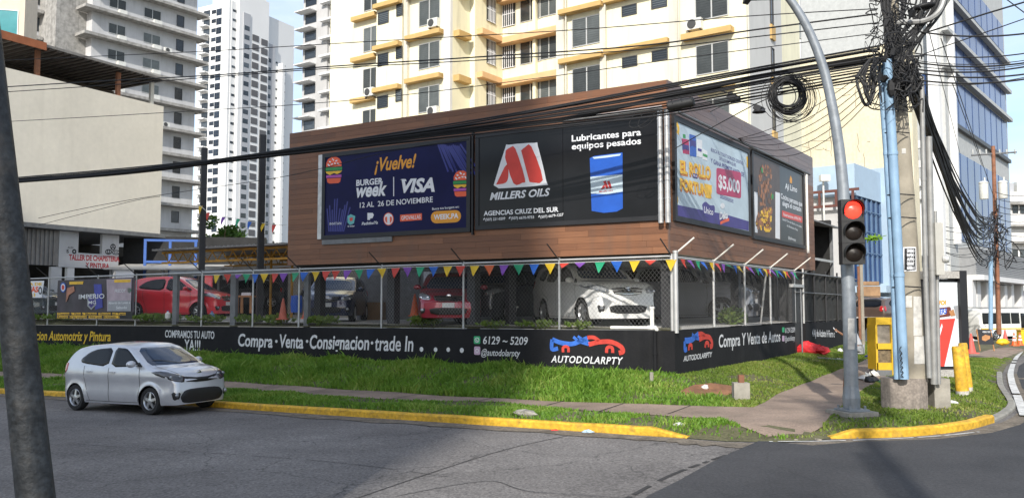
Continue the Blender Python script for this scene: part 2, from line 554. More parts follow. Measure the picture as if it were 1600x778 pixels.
# newer dark carriageway of the side street
np_ = [rpick(1187, 689), rpick(1150, 705), rpick(1110, 724), rpick(1060, 752), rpick(1012, 776)]
dark = [(p.x, p.y) for p in np_] + [(.2, 6), (-2, 0), (-5, -10), (40, -11), (66, 22), (100, 92), (60, 94)]
for i in range(len(EDGE)-1, 7, -1):
    ex, ey = EDGE[i]; q = .55 if i < 18 else .9
    dark.append((ex+q*.5, ey-q*.55))
mb = sheet(dark, base, 1.2, 0.012)
tag(mb.build('side_road', M_NEW, smooth='all'), kind='structure')

verge_poly = EDGE + [(30, 60), tuple(Rf.P(40, -.1, 0)[:2]), tuple(Rf.P(0, -.1, 0)[:2]), tuple(Lf.P(-70, -.1, 0)[:2])]
mb = sheet(verge_poly, hv, .45, 0.0, .4)
tag(mb.build('verge', M_SOIL, smooth='all'), kind='structure')

walk_px_up = [(60, 583), (200, 588), (400, 600), (600, 612), (761, 622), (975, 631), (1100, 635), (1177, 637), (1225, 612), (1290, 586), (1345, 566), (1368, 556)]
walk_px_dn = [(1420, 562), (1388, 585), (1345, 612), (1310, 640), (1285, 668), (1262, 681), (1200, 683), (1160, 668), (1120, 655), (975, 646), (769, 628), (600, 624), (400, 611), (200, 598), (60, 592)]
up = [gpick(*p) for p in walk_px_up]; dn = [gpick(*p) for p in walk_px_dn]
far = [Rf.P(24, 3.4, 0), Rf.P(38, 3.6, 0), Rf.P(38, 4.9, 0), Rf.P(22, 4.8, 0)]
WALK = [(p.x, p.y) for p in up] + [(p.x, p.y) for p in far] + [(p.x, p.y) for p in dn]
# continue to the left along the street
d0 = Lf.ex*-40
WALK = [(up[0].x+d0.x, up[0].y+d0.y)] + WALK + [(dn[-1].x+d0.x, dn[-1].y+d0.y)]
mb = sheet(WALK, hv, .4, 0.012)
tag(mb.build('footpath', M_WALK, smooth='all'), kind='structure')
# footpath joints
mb = MB()
for px in (150, 290, 430, 520, 660, 770, 880, 975, 1080):
    a = gpick(px, np.interp(px, [p[0] for p in walk_px_up], [p[1] for p in walk_px_up])); b = a - Vector((.507, .862, 0))*1.3
    w = Vector((.862, -.507, 0))*.014
    P = [(a-w), (a+w), (b+w), (b-w)]
    mb.add([(p.x, p.y, hv(p.x, p.y)+.018) for p in P], [(0, 1, 2, 3)])
tag(mb.build('footpath_joints', mat('joint_dark', (.05, .045, .04), .95)), kind='structure')
# bare red earth patch near the wall corner
pp = [gpick(*p) for p in ((1062, 612), (1085, 602), (1110, 599), (1142, 603), (1152, 612), (1135, 619), (1100, 621), (1070, 618))]
DIRT = [(p.x, p.y) for p in pp]
mb = sheet(DIRT, hv, .2, .014)
tag(mb.build('bare_earth', mat('red_earth', (.21, .10, .05), .95, var=.4, scale=4, bump=.6, bscale=12), smooth='all'), kind='structure')
# gutter dirt along the kerb
def strip(path, w, fn, dz, name, m, off=0.0):
    mb = MB(); vs, fs = [], []
    P = spline([(x, y, 0) for x, y in path], 6)
    for i, p in enumerate(P):
        d = P[min(i+1, len(P)-1)]-P[max(i-1, 0)]; d.normalize(); nn = Vector((d.y, -d.x, 0))
        a, b = p+nn*off, p+nn*(off+w*(.75+.5*rnd.random()))
        vs += [(a.x, a.y, fn(a.x, a.y)+dz), (b.x, b.y, fn(b.x, b.y)+dz)]
    for i in range(len(P)-1): fs.append((2*i, 2*i+1, 2*i+3, 2*i+2))
    mb.add(vs, [f[::-1] for f in fs])
    return tag(mb.build(name, m), kind='structure')
strip(EDGE[1:17], .42, base, .010, 'gutter_dirt', mat('gutter_dirt', (.15, .125, .095), .95, var=.45, scale=4, bump=.6, bscale=16, fine=.35, fscale=22), off=.1)

# kerbs: real steps, sitting at the road edge
def kerb(path, name, label, m, h=.135, w=.14, taper=(0, 0)):
    mb = MB(); P = spline([(x, y, 0) for x, y in path], 8); vs, fs = [], []
    N = len(P)
    for i, p in enumerate(P):
        d = P[min(i+1, N-1)]-P[max(i-1, 0)]; d.normalize(); nn = Vector((-d.y, d.x, 0))
        L0 = (p-P[0]).length; L1 = (p-P[-1]).length
        f = min(1, (.15 + L0/taper[0]) if taper[0] else 1, (.15 + L1/taper[1]) if taper[1] else 1)
        zb = base(p.x, p.y); zt = zb+max(.03, h*f)
        j = .008*(rnd.random()-.5)
        a = p; b = p+nn*.03; c = p+nn*w
        vs += [(a.x, a.y, zb-.15), (a.x, a.y, zt-.03+j), (b.x, b.y, zt+j), (c.x, c.y, zt+j), (c.x, c.y, zb-.15)]
    for i in range(N-1):
        for k in range(4): fs.append((5*i+k, 5*i+k+1, 5*(i+1)+k+1, 5*(i+1)+k))
    fs += [(0, 1, 2, 3, 4)[::-1], tuple(5*(N-1)+k for k in range(5))]
    mb.add(vs, [f[::-1] for f in fs])
    o = mb.build(name, m, fixn=True)
    return tag(o, label, 'kerb')
kerb(EDGE[1:7], 'kerb', 'long yellow painted kerb beside the silver hatchback and the grass verge', M_YEL, taper=(0, .7))
kerb(EDGE[9:13], 'kerb', 'short yellow painted kerb in front of the traffic light pole, flaking paint', M_YEL, taper=(.5, 0))
kerb(EDGE[12:17], 'kerb', 'low unpainted kerb curving round the grass behind the yellow bollards', mat('kerb_grey', (.25, .24, .21), .9, var=.3), h=.07)

# painted edge line and seams
def road_line(pxs, w, name, m, dz=.010, gaps=0.0):
    mb = MB()
    P = spline([rpick(*p) for p in pxs], 10)
    for i in range(len(P)-1):
        if gaps and rnd.random() < gaps: continue
        d = P[i+1]-P[i]; d.normalize(); nn = Vector((-d.y, d.x, 0))*w/2
        q = [P[i]-nn, P[i+1]-nn, P[i+1]+nn, P[i]+nn]
        mb.add([(v.x, v.y, base(v.x, v.y)+dz) for v in q], [(0, 1, 2, 3)])
    return tag(mb.build(name, m), kind='structure')
road_line([(1202, 691), (1300, 690), (1405, 686), (1470, 682), (1530, 676)], .05, 'edge_line', M_WHITEP, dz=.018, gaps=.12)
road_line([(1601, 652), (1590, 622), (1581, 598), (1580, 580), (1588, 560), (1600, 546)], .16, 'lane_line', M_WHITEP, dz=.04, gaps=.05)
MJ = mat('seam_tar', (.035, .033, .032), .8, var=.3)
road_line([(890, 680), (800, 700), (700, 730), (560, 778), (520, 792)], .018, 'road_seam', MJ, dz=.006)
road_line([(1185, 694), (1120, 716), (1050, 742), (985, 776), (960, 790)], .06, 'road_seam', MJ, dz=.006, gaps=.12)
road_line([(620, 775), (760, 752), (830, 768), (1000, 780)], .014, 'road_seam', MJ, dz=.006)
road_line([(60, 690), (300, 706), (520, 722), (700, 745)], .014, 'road_seam', MJ, dz=.006, gaps=.2)

# lot floor
lotp = [tuple(Lf.P(.0, -.25, 0)[:2]), tuple(Rf.P(60, -.25, 0)[:2]), (40, 75), (-50, 75), tuple(Lf.P(-75, -.25, 0)[:2])]
mb = sheet(lotp, lambda x, y: LOTZ, 6)
tag(mb.build('lot_floor', M_LOT), kind='structure')

# ---------------------------------------------------------------- grass (uncountable)
def inside_np(poly, X, Y):
    c = np.zeros(X.shape, bool); n = len(poly)
    for i in range(n):
        x1, y1 = poly[i]; x2, y2 = poly[(i+1) % n]
        if y1 == y2: continue
        c ^= ((y1 > Y) != (y2 > Y)) & (X < (x2-x1)*(Y-y1)/(y2-y1)+x1)
    return c
def edge_np(X, Y):
    best = np.full(X.shape, 1e9)
    for i in range(len(EDGE)-1):
        ax, ay = EDGE[i]; bx, by = EDGE[i+1]; dx, dy = bx-ax, by-ay
        t = np.clip(((X-ax)*dx+(Y-ay)*dy)/(dx*dx+dy*dy), 0, 1)
        best = np.minimum(best, np.hypot(X-ax-dx*t, Y-ay-dy*t))
    return best
def ss_np(a, b, x):
    t = np.clip((x-a)/(b-a), 0, 1); return t*t*(3-2*t)
def sto_np(X, Y):
    x, y = X-C.x, Y-C.y
    return -(x*Lf.ex.x+y*Lf.ex.y), x*Lf.n.x+y*Lf.n.y, x*Rf.ex.x+y*Rf.ex.y, x*Rf.n.x+y*Rf.n.y
def hv_np(X, Y, e):
    s, tl, k, r = sto_np(X, Y)
    b = -0.0185*np.maximum(s+2.25, 0) - 0.022*np.maximum(Y-24, 0)*ss_np(-1.5, .3, r)
    b = np.maximum(b, -2.2)
    low = b+.008+.145*ss_np(.05, .7, e)
    d = np.where((tl > 0) & (r > 0), np.hypot(tl, r), np.maximum(tl, r))
    run = np.where(tl >= r, 3.0, 2.6)
    f = (1-ss_np(0, 1, d/run))*(1-ss_np(21, 27, k))
    g = low+(np.maximum(.5, low+.1)-low)*f
    return g+.02*np.sin(X*1.7+Y)*np.sin(Y*1.3-X*.6)*ss_np(.4, 1.2, e)
def clump(x, y): return np.sin(x*1.9+1.3*np.sin(y*1.1))*np.sin(y*2.3+.7*np.sin(x*1.7))
def grass(name, n, region, hfun, m, seed, wid=.012):
    rs = np.random.RandomState(seed)
    x0, x1, y0, y1 = region
    X = x0+(x1-x0)*rs.rand(n*5); Y = y0+(y1-y0)*rs.rand(n*5)
    ok = inside_np(verge_poly, X, Y) & ~inside_np(WALK, X, Y) & ~inside_np(DIRT, X, Y)
    X, Y = X[ok], Y[ok]
    e = edge_np(X, Y); H = hfun(X, Y, e, rs)
    ok = H > 0; X, Y, H, e = X[ok][:n], Y[ok][:n], H[ok][:n], e[ok][:n]
    Z = hv_np(X, Y, e); N = len(X)
    a = rs.rand(N)*6.283; c, s = np.cos(a), np.sin(a)
    w = wid*(.6+.8*rs.rand(N))*(1+H*2); ln = H*(.2+.9*rs.rand(N)); b = rs.rand(N)*6.283
    lx, ly = np.cos(b)*ln, np.sin(b)*ln
    V = np.zeros((N, 5, 3))
    V[:, 0] = np.stack([X-c*w, Y-s*w, Z-.01], 1); V[:, 1] = np.stack([X+c*w, Y+s*w, Z-.01], 1)
    V[:, 2] = np.stack([X-c*w*.8+lx*.35, Y-s*w*.8+ly*.35, Z+H*.6], 1); V[:, 3] = np.stack([X+c*w*.8+lx*.35, Y+s*w*.8+ly*.35, Z+H*.6], 1)
    V[:, 4] = np.stack([X+lx, Y+ly, Z+H], 1)
    k = np.arange(N)*5
    me = bpy.data.meshes.new(name)
    me.vertices.add(N*5); me.vertices.foreach_set('co', V.reshape(-1))
    li = np.concatenate([np.stack([k, k+1, k+3, k+2], 1), np.stack([k+2, k+3, k+4, k+4], 1)], 1)  # quad + tri
    li = li[:, :7]
    me.loops.add(N*7); me.loops.foreach_set('vertex_index', li.reshape(-1).astype(np.int32))
    ls = np.stack([np.arange(N)*7, np.arange(N)*7+4], 1).reshape(-1).astype(np.int32)
    me.polygons.add(N*2); me.polygons.foreach_set('loop_start', ls)
    me.update(calc_edges=True); me.validate()
    me.materials.append(m)
    o = bpy.data.objects.new(name, me); COL.objects.link(o)
    return o
def grass_mat(name, c0, c1, c2):
    m = bpy.data.materials.new(name); m.use_nodes = True
    n, l = m.node_tree.nodes, m.node_tree.links
    b = n['Principled BSDF']; b.inputs['Roughness'].default_value = .55; b.inputs['Specular IOR Level'].default_value = .3
    g = n.new('ShaderNodeNewGeometry'); r = n.new('ShaderNodeValToRGB')
    r.color_ramp.elements[0].color = (*c0, 1); r.color_ramp.elements[1].color = (*c2, 1)
    e = r.color_ramp.elements.new(.55); e.color = (*c1, 1)
    t = n.new('ShaderNodeTexCoord'); nz = n.new('ShaderNodeTexNoise'); nz.inputs['Scale'].default_value = .8; nz.inputs['Detail'].default_value = 4
    l.new(t.outputs['Object'], nz.inputs['Vector'])
    ma = n.new('ShaderNodeMath'); ma.operation = 'MULTIPLY_ADD'; ma.inputs[1].default_value = .45
    mb_ = n.new('ShaderNodeMath'); mb_.operation = 'MULTIPLY_ADD'; mb_.inputs[1].default_value = 1.2; mb_.inputs[2].default_value = -.32
    l.new(nz.outputs['Fac'], mb_.inputs[0]); l.new(mb_.outputs[0], ma.inputs[2])
    l.new(g.outputs['Random Per Island'], ma.inputs[0])
    l.new(ma.outputs[0], r.inputs['Fac'])
    l.new(r.outputs['Color'], b.inputs['Base Color'])
    tr = n.new('ShaderNodeBsdfTranslucent'); l.new(r.outputs['Color'], tr.inputs['Color'])
    ms = n.new('ShaderNodeMixShader'); ms.inputs[0].default_value = .35
    l.new(b.outputs[0], ms.inputs[1]); l.new(tr.outputs[0], ms.inputs[2]); l.new(ms.outputs[0], n['Material Output'].inputs['Surface'])
    return m
M_GRASS = grass_mat('verge_grass', (.07, .165, .018), (.16, .30, .034), (.36, .40, .10))
def gh_left(x, y, e, rs):
    s, tl, k, r = sto_np(x, y); c = clump(x, y); q = rs.rand(len(x)); q2 = rs.rand(len(x))
    up = (.06+.10*np.maximum(0, c)+.04*q)*np.where(s > 0, 1.15, .7)*np.where(q2 < .04, 1.8, 1)*np.where((c < -.62) & (q2 < .6), 0, 1)
    dn = np.where((c < -.35) & (q2 < .8), 0, .035+.045*np.maximum(0, c)+.03*q)
    h = np.where(tl < 3.0, up, dn)
    return np.where((tl < .02) | (tl < r) | ((s < -3.5) & (tl > 4)) | (e < .16), 0, h)
def gh_right(x, y, e, rs):
    s, tl, k, r = sto_np(x, y); c = clump(x, y); q = rs.rand(len(x)); q2 = rs.rand(len(x))
    h = .028+.03*np.maximum(0, c)+.02*q
    bad = (r < .02) | ((r < tl) & (s > -3.5)) | (e < .12+.25*np.maximum(0, -c)) | ((c < -.6) & (q2 < .7))
    return np.where(bad, 0, h)
g1 = grass('verge_grass', 95000, (-22, 5, 12.8, 34), gh_left, M_GRASS, 3)
tag(g1, 'long green grass and weeds growing below the black wall', 'grass', kind='stuff')
g2 = grass('slope_grass', 70000, (2.5, 22, 12.8, 36), gh_right, grass_mat('short_grass', (.075, .14, .02), (.17, .25, .036), (.36, .34, .11)), 5, wid=.011)
tag(g2, 'short dry-tipped grass on the corner slope and round the traffic light', 'grass', kind='stuff')
# ---------------------------------------------------------------- black retaining wall with its mural
M_WALL = mat('black_wall_paint', (.009, .0092, .011), .8, var=.3, scale=1.5, bump=.35, bscale=14, streak=.3, dirt=(.03, .029, .028), spec=.3)
M_WPAINT = mat('white_mural_paint', (.62, .63, .64), .8, var=.18, scale=9)
M_YPAINT = mat('yellow_mural_paint', (.68, .44, .03), .8, var=.18, scale=9)
M_BPAINT = mat('blue_mural_paint', (.03, .13, .50), .75, var=.2, scale=9)
M_RPAINT = mat('red_mural_paint', (.50, .045, .03), .75, var=.2, scale=9)
M_GPAINT = mat('green_icon_paint', (.04, .40, .17), .8)
M_PPAINT = mat('pink_icon_paint', (.50, .36, .48), .8)
def wtop(a): return 1.515+0.0075*a if a < 0 else 1.50
wall = thing('retaining_wall', 'long low black wall with painted car dealer lettering below the fence', 'wall', Lf.P(0, 0, .3))
mb = MB()
AL = -62.0
vs = [Lf.P(0, 0, -.3), Lf.P(AL, 0, -1.2), Lf.P(AL, 0, wtop(AL)), Lf.P(0, 0, wtop(0)),
      Lf.P(0, -.22, -.3), Lf.P(AL, -.22, -1.2), Lf.P(AL, -.22, wtop(AL)), Lf.P(0, -.22, wtop(0))]
mb.add(vs, [(0, 3, 2, 1), (4, 5, 6, 7), (3, 7, 6, 2), (1, 2, 6, 5), (0, 4, 7, 3)])
mb.build('street_side', M_WALL, wall, fixn=True)
mb = MB()
KG0 = Rf.hit(1243, 545)[0]; KG1 = Rf.hit(1259, 545)[0]; KE = Rf.hit(1341, 520)[0]
Rf.box(mb, 0.002, KG0, -.3, 1.50, -.22, 0)
mb.build('corner_side', M_WALL, wall)
mb = MB()
Rf.box(mb, KG1, KE, -.6, 1.47, -.22, 0)
mb.build('far_side', M_WALL, wall)
mb = MB()
write(mb, Lf, 'Reparacion Automotriz y Pintura', (28, 530.3), (173, 532.5), 13.5, bold=.022, shear=.2)
mb.build('yellow_lettering', M_YPAINT, wall)
mb = MB()
write(mb, Lf, 'COMPRAMOS TU AUTO', (258, 526.5), (335, 529), 11, bold=.02)
write(mb, Lf, 'YA!!!', (288, 546.5), (313, 548.5), 17, bold=.015)
write(mb, Lf, 'Compra', (372, 540), (426, 542.5), 19, bold=.022, shear=.12)
write(mb, Lf, 'Venta', (437, 542), (474, 544), 20, bold=.022, shear=.12)
write(mb, Lf, 'Consignacion', (484, 544), (577, 546), 21, bold=.022, shear=.12)
write(mb, Lf, 'trade In', (586, 547), (646, 548.5), 23, bold=.015, shear=.12)
for x, y, r in ((432, 533, 2.2), (480, 533, 2.2), (581.5, 535.5, 2.2), (658.7, 545.5, 3.4), (680.7, 546, 3.3), (700.5, 546, 3.2), (721.7, 547, 3.6)):
    Lf.poly(mb, circ(x, y, r*.85, r*1.1, 14), .003)
write(mb, Lf, '6129 ~ 5209', (755, 537), (825, 538.5), 12, bold=.012, shear=.12)
write(mb, Lf, '@autodolarpty', (752, 555), (813, 556.5), 10, bold=.008, shear=.25)
write(mb, Lf, 'AUTODOLARPTY', (861, 565.5), (974, 569), 10.5, bold=.018, shear=.25, space=1.12)
write(mb, Rf, 'AUTODOLARPTY', (1067.5, 564.5), (1112.5, 557), 8.5, bold=.016, shear=.2)
write(mb, Rf, 'Compra Y Venta de Autos', (1123, 542.5), (1219, 533), 20, bold=.016, shear=.1)
write(mb, Rf, '6129-5209', (1226.5, 520), (1242, 518.5), 8, bold=.01)
write(mb, Rf, '@autodolarpty', (1226.5, 533), (1242, 531), 8, bold=.01)
write(mb, Rf, '4 Aj de Acabate H Fierro c', (1269, 525), (1304, 526.5), 11, bold=.02, shear=.15)
mb.build('white_lettering', M_WPAINT, wall)
mb = MB(); Lf.poly(mb, rrect(740.5, 525, 750.5, 537, 2), .003); Rf.poly(mb, rrect(1222, 511, 1225.5, 519, 1), .003)
mb.build('phone_icon', M_GPAINT, wall)
mb = MB()
rline(circ(745.5, 531, 3.1, 3.4, 18, 0, 360)+[(748.6, 531)], .022, Lf, .008, mb); rline([(744, 529.5), (745, 532), (747, 532.5)], .025, Lf, .008, mb)
rline(circ(745.7, 547.5, 2.3, 2.7, 14)+[(748, 547.5)], .02, Lf, .008, mb)
mb.build('icon_mark', M_WPAINT, wall)
mb = MB(); Lf.poly(mb, rrect(741, 541, 750.5, 554, 2), .003); Rf.poly(mb, rrect(1222, 524, 1225.5, 533, 1), .003)
mb.build('camera_icon', M_PPAINT, wall)
def sm(pts, n=5): 
    return [(p.x, p.y) for p in spline([(x, y, 0) for x, y in pts], n)]
mb = MB()
for pts, w in (([(863, 530), (862.5, 545), (872, 544)], .10), ([(863, 530), (876, 535), (893, 537), (906, 533), (918, 528)], .11), ([(896, 526), (905, 533), (920, 538)], .07), ([(903, 525), (914, 532), (922, 536)], .06)):
    rline(sm(pts), w, Lf, .006, mb)
for pts, w in (([(1069.5, 533), (1069.5, 546), (1073, 545)], .12), ([(1069.5, 532), (1079, 531), (1086, 526), (1091, 521.5)], .14), ([(1081, 522), (1086, 527), (1092, 529)], .09)):
    rline(sm(pts), w, Rf, .006, mb)
mb.build('blue_car_outline', M_BPAINT, wall)
mb = MB()
for pts, w in (([(918, 527), (928, 527), (936, 532)], .09), ([(920, 538), (937, 534), (955, 534), (970, 541), (973.5, 549), (967, 551)], .11), ([(880, 550), (880, 543), (884, 541), (888, 543), (888.5, 550)], .07), ([(948, 551), (948.5, 544), (953, 541.5), (957, 544), (957.5, 551)], .08)):
    rline(sm(pts), w, Lf, .0075, mb)
for pts, w in (([(1091, 521.5), (1096, 521), (1101, 524)], .10), ([(1092, 530), (1100, 526), (1108, 527), (1112, 534), (1112, 540), (1109, 541)], .13), ([(1076, 547), (1076, 541), (1078.5, 538.5), (1080.5, 540), (1080.5, 546)], .09), ([(1101.5, 543), (1102, 537), (1104.5, 535), (1106.5, 537), (1106.5, 542)], .1)):
    rline(sm(pts), w, Rf, .0075, mb)
mb.build('red_car_outline', M_RPAINT, wall)
# coping soil between wall and lot
mb = MB()
for i in range(40):
    a0, a1 = -i*1.5, -(i+1)*1.5
    z0 = wtop(a0)+.002; z1 = wtop(a1)+.002
    mb.add([Lf.P(a0, -.21, z0), Lf.P(a0, -.5, LOTZ+.02), Lf.P(a1, -.5, LOTZ+.02), Lf.P(a1, -.21, z1)], [(0, 1, 2, 3)])
tag(mb.build('lot_edge_soil', M_SOIL, fixn=True), kind='structure')

# downpipe on the wall and white pvc pipe on top
o = MB(); o.tube([Lf.hit(1024.5, 517) and Lf.P(Lf.hit(1024.5, 517)[0], .05, 1.50), Lf.P(Lf.hit(1024.5, 517)[0], .05, .42)], .045, 10)
o.tube([Lf.P(Lf.hit(1024.5, 517)[0], .05, .95), Lf.P(Lf.hit(1024.5, 517)[0], .05, 1.0)], .055, 10)
tag(o.build('downpipe', M_WALL, smooth=True), 'black painted drain pipe running down the wall near its corner', 'pipe')
M_PVC = mat('white_pvc', (.72, .71, .66), .4, var=.1)
o = MB(); a = Lf.hit(1016.5, 512)[0]; a2 = Lf.hit(952, 515)[0]
o.tube([Lf.P(a, -.1, 1.52), Lf.P(a, -.1, 2.03)], .05, 10); o.tube([Lf.P(a, -.1, 2.0), Lf.P(a, -.1, 2.05)], .06, 10)
o.tube([Lf.P(a2, -.1, 1.55), Lf.P(a+.1, -.1, 1.56), Lf.P(a+.16, .03, 1.53)], .042, 10)
o.tube([Lf.P(a-.1, -.1, 1.56), Lf.P(a+.1, -.1, 1.56)], .055, 10)
tag(o.build('plumbing_pipe', M_PVC, smooth=True), 'white plastic pipe elbow standing on the wall top below the white SUV', 'pipe')

# ---------------------------------------------------------------- chain link fence
M_GALV = mat('galvanised_steel', (.40, .41, .41), .45, .7, var=.15, scale=8)
M_WIRE = mat('fence_wire', (.27, .27, .265), .5, .5, var=.1)
M_RAIL = mat('fence_rail', (.50, .50, .49), .5, .5, var=.15)
M_DARKST = mat('dark_steel', (.035, .035, .037), .55, .3, var=.2)
M_GREYST = mat('grey_painted_steel', (.17, .175, .18), .55, .3, var=.2, scale=4)
def railz(a): return 3.21+0.0045*a if a < 0 else 3.20
def net(mb, F, a0, a1, z0f, z1f, p=.085, r=.0036, b=0.0, jit=0.0):
    """woven diamonds as thin square bars between heights z0f(a) and z1f(a)"""
    H = z1f((a0+a1)/2)-z0f((a0+a1)/2)
    for sgn in (1, -1):
        c = a0-H*.8 if sgn > 0 else a0
        k = math.ceil((a0-H)/p)
        while k*p < a1+H:
            s0 = k*p; k += 1
            # line a = s0 + sgn*(z-zlo)*.85
            pts = []
            za, zb = 0.0, H
            q = .85
            if sgn > 0: lo, hi = (a0-s0)/q, (a1-s0)/q
            else: lo, hi = (s0-a1)/q, (s0-a0)/q
            za, zb = max(0, lo), min(H, hi)
            if zb-za < .02: continue
            A0, A1 = s0+sgn*q*za, s0+sgn*q*zb
            Z0, Z1 = z0f(A0)+za, z0f(A1)+zb
            P0, P1 = F.P(A0, b+sgn*r*.5, Z0), F.P(A1, b+sgn*r*.5, Z1)
            d = (P1-P0).normalized(); u = d.cross(F.n).normalized()*r; v = F.n*r
            vs = [P0+u, P0+v, P0-u, P0-v, P1+u, P1+v, P1-u, P1-v]
            mb.add(vs, [(0, 1, 5, 4), (1, 2, 6, 5), (2, 3, 7, 6), (3, 0, 4, 7)])
fence = thing('chain_link_fence', 'grey chain link fence on the black wall along the street side', 'fence', Lf.P(0, -.1, 1.5))
posts = [-70, 40, 75, 152, 212, 315, 395, 467, 596, 724, 874, 1046]
PA = [Lf.hit(p, 480, -.1)[0] for p in posts]; PA[-1] = -.08
PA = [PA[1]-3.2, PA[1]-0.001] + PA[2:] if False else PA
for i, a in enumerate(PA):
    mb = MB(); r = .045 if i == len(PA)-1 else .03
    mb.tube([Lf.P(a, -.1, wtop(a)-.05), Lf.P(a, -.1, railz(a)+.05)], r, 8)
    mb.build('post', M_GALV if i != len(PA)-1 else M_RAIL, fence, smooth=True)
    mb = MB(); q = .30 if i < len(PA)-1 else .25
    mb.tube([Lf.P(a, -.1, railz(a)+.0), Lf.P(a-.04, .04, railz(a)+.12), Lf.P(a-.12, .32, railz(a)+.38)], .016, 6)
    if i % 1 == 0 and i > 1: mb.build('barbed_wire_arm', M_DARKST, fence)
mb = MB(); mb.tube([Lf.P(a, -.1, railz(a)) for a in PA], .026, 8); mb.build('top_rail', M_RAIL, fence, smooth=True)
for i in range(len(PA)-1):
    mb = MB(); net(mb, Lf, PA[i], PA[i+1], lambda a: wtop(a)+.03, lambda a: railz(a)-.01, b=-.10, r=.0021 if i > 7 else .0014, p=.10)
    mb.build('wire_mesh', M_WIRE, fence)
fence2 = thing('chain_link_fence', 'shorter chain link fence along the side street with a run of limp pennants', 'fence', Rf.P(.1, -.1, 1.5))
PB = [.12] + [Rf.hit(p, 480, -.1)[0] for p in (1115.5, 1164, 1204, 1242)]
for i, a in enumerate(PB):
    mb = MB(); mb.tube([Rf.P(a, -.1, 1.45), Rf.P(a, -.1, railz(a)+.04)], .032, 8); mb.build('post', M_RAIL, fence2, smooth=True)
    mb = MB(); mb.tube([Rf.P(a, -.1, railz(a)), Rf.P(a+.03, .05, railz(a)+.12), Rf.P(a+.08, .42, railz(a)+.42)], .02, 6); mb.build('barbed_wire_arm', M_PVC, fence2)
mb = MB(); mb.tube([Rf.P(a, -.1, railz(a)) for a in PB], .024, 8); mb.build('top_rail', M_RAIL, fence2, smooth=True)
a = Rf.hit(1188, 480, -.6)[0]
mb = MB(); mb.tube([Rf.P(a, -.6, 1.5), Rf.P(a-.15, -.35, 3.1)], .03, 8); mb.build('brace', M_RAIL, fence2, smooth=True)
for i in range(len(PB)-1):
    mb = MB(); net(mb, Rf, PB[i], PB[i+1], lambda a: 1.53, lambda a: railz(a)-.01, b=-.10, p=.105, r=.0018)
    mb.build('wire_mesh', M_WIRE, fence2)
# thick corner post
mb = MB(); mb.tube([Lf.P(.02, -.06, 1.45), Lf.P(.02, -.06, 3.3)], .055, 10)
mb.tube([Lf.P(.02, -.06, 3.28), Lf.P(.02, -.06, 3.33)], .065, 10)
tag(mb.build('corner_post', M_RAIL, smooth=True), 'thick steel fence post at the outer corner under the wooden box', 'post')
# grey gantry of square tube at the left part of the fence
gan = thing('steel_gantry', 'grey square steel beam on short posts beside the red hatchback', 'steel frame', Lf.P(-14, -.3, 1.5))
mb = MB(); A0, A1 = Lf.hit(266, 426, -.3)[0], Lf.hit(472, 424, -.3)[0]
z0 = Lf.hit(266, 427, -.3)[1]; z1 = Lf.hit(470, 424, -.3)[1]
mb.obox(Lf.P(A0, -.36, z0-.07), Lf.P(A1, -.36, z1-.07)-Lf.P(A0, -.36, z0-.07), Lf.n*.1, Vector((0, 0, .16))); mb.build('beam', M_GREYST, gan)
for p, w, m in ((274, .11, M_GREYST), (365, .12, M_GREYST), (479, .09, M_GREYST)):
    a = Lf.hit(p, 470, -.3)[0]; mb = MB(); Lf.box(mb, a-w, a+w, 1.25, Lf.hit(p, 427, -.3)[1]-.05, -.38, -.30+w*.3); mb.build('post', m, gan)
# black shade mesh fence further along
M_SHADE = mat('black_shade_net', (.030, .030, .028), .9, var=.35, scale=5, bump=.6, bscale=9, fine=.4, fscale=40)
sf = thing('shade_net_fence', 'dark netted fence above the wall where the painter works', 'fence', Rf.P(KG1, -.1, 1.4))
mb = MB(); N = 60
vs, fs = [], []
for i in range(N+1):
    a = KG0+.25+(KE-KG0-.3)*i/N
    for j in range(7):
        vs.append(Rf.P(a, -.12+.04*math.sin(i*1.3+j)+.02*rnd.random(), 1.45+(3.15-1.45)*j/6))
for i in range(N):
    for j in range(6): fs.append((i*7+j, (i+1)*7+j, (i+1)*7+j+1, i*7+j+1))
mb.add(vs, fs); mb.build('net_cloth', M_SHADE, sf, smooth='all')
for p in (1258, 1275, 1293, 1311, 1329):
    a = Rf.hit(p, 480)[0]; mb = MB(); mb.tube([Rf.P(a, -.05, 1.3), Rf.P(a, -.05, 3.3)], .035, 8); mb.build('post', M_RAIL if p < 1260 else M_DARKST, sf, smooth=True)
mb = MB(); mb.tube([Rf.P(KG0+.3, -.03, 3.15), Rf.P(KE, -.03, 3.12)], .03, 8); mb.tube([Rf.P(KG0+.3, -.03, 2.5), Rf.P(KE, -.03, 2.45)], .02, 8); mb.build('rail', M_GREYST, sf)
gt = thing('gate_post', 'dark gate post with a leaning rod in the gap of the black wall', 'gate', Rf.P(KG0, 0, .4))
mb = MB(); Rf.box(mb, KG0+.03, KG1-.03, -.1, 2.7, -.2, -.08); mb.build('panel', M_DARKST, gt)
mb = MB(); mb.tube([Rf.P(KG0+.35, .12, .4), Rf.P(KG0+.75, .0, 2.6)], .025, 6); mb.build('rod', M_GREYST, gt)
mb = MB(); Rf.box(mb, KG0-.02, KG1+.02, 2.66, 2.76, -.15, -.02); mb.build('cross_bar', M_RAIL, gt)

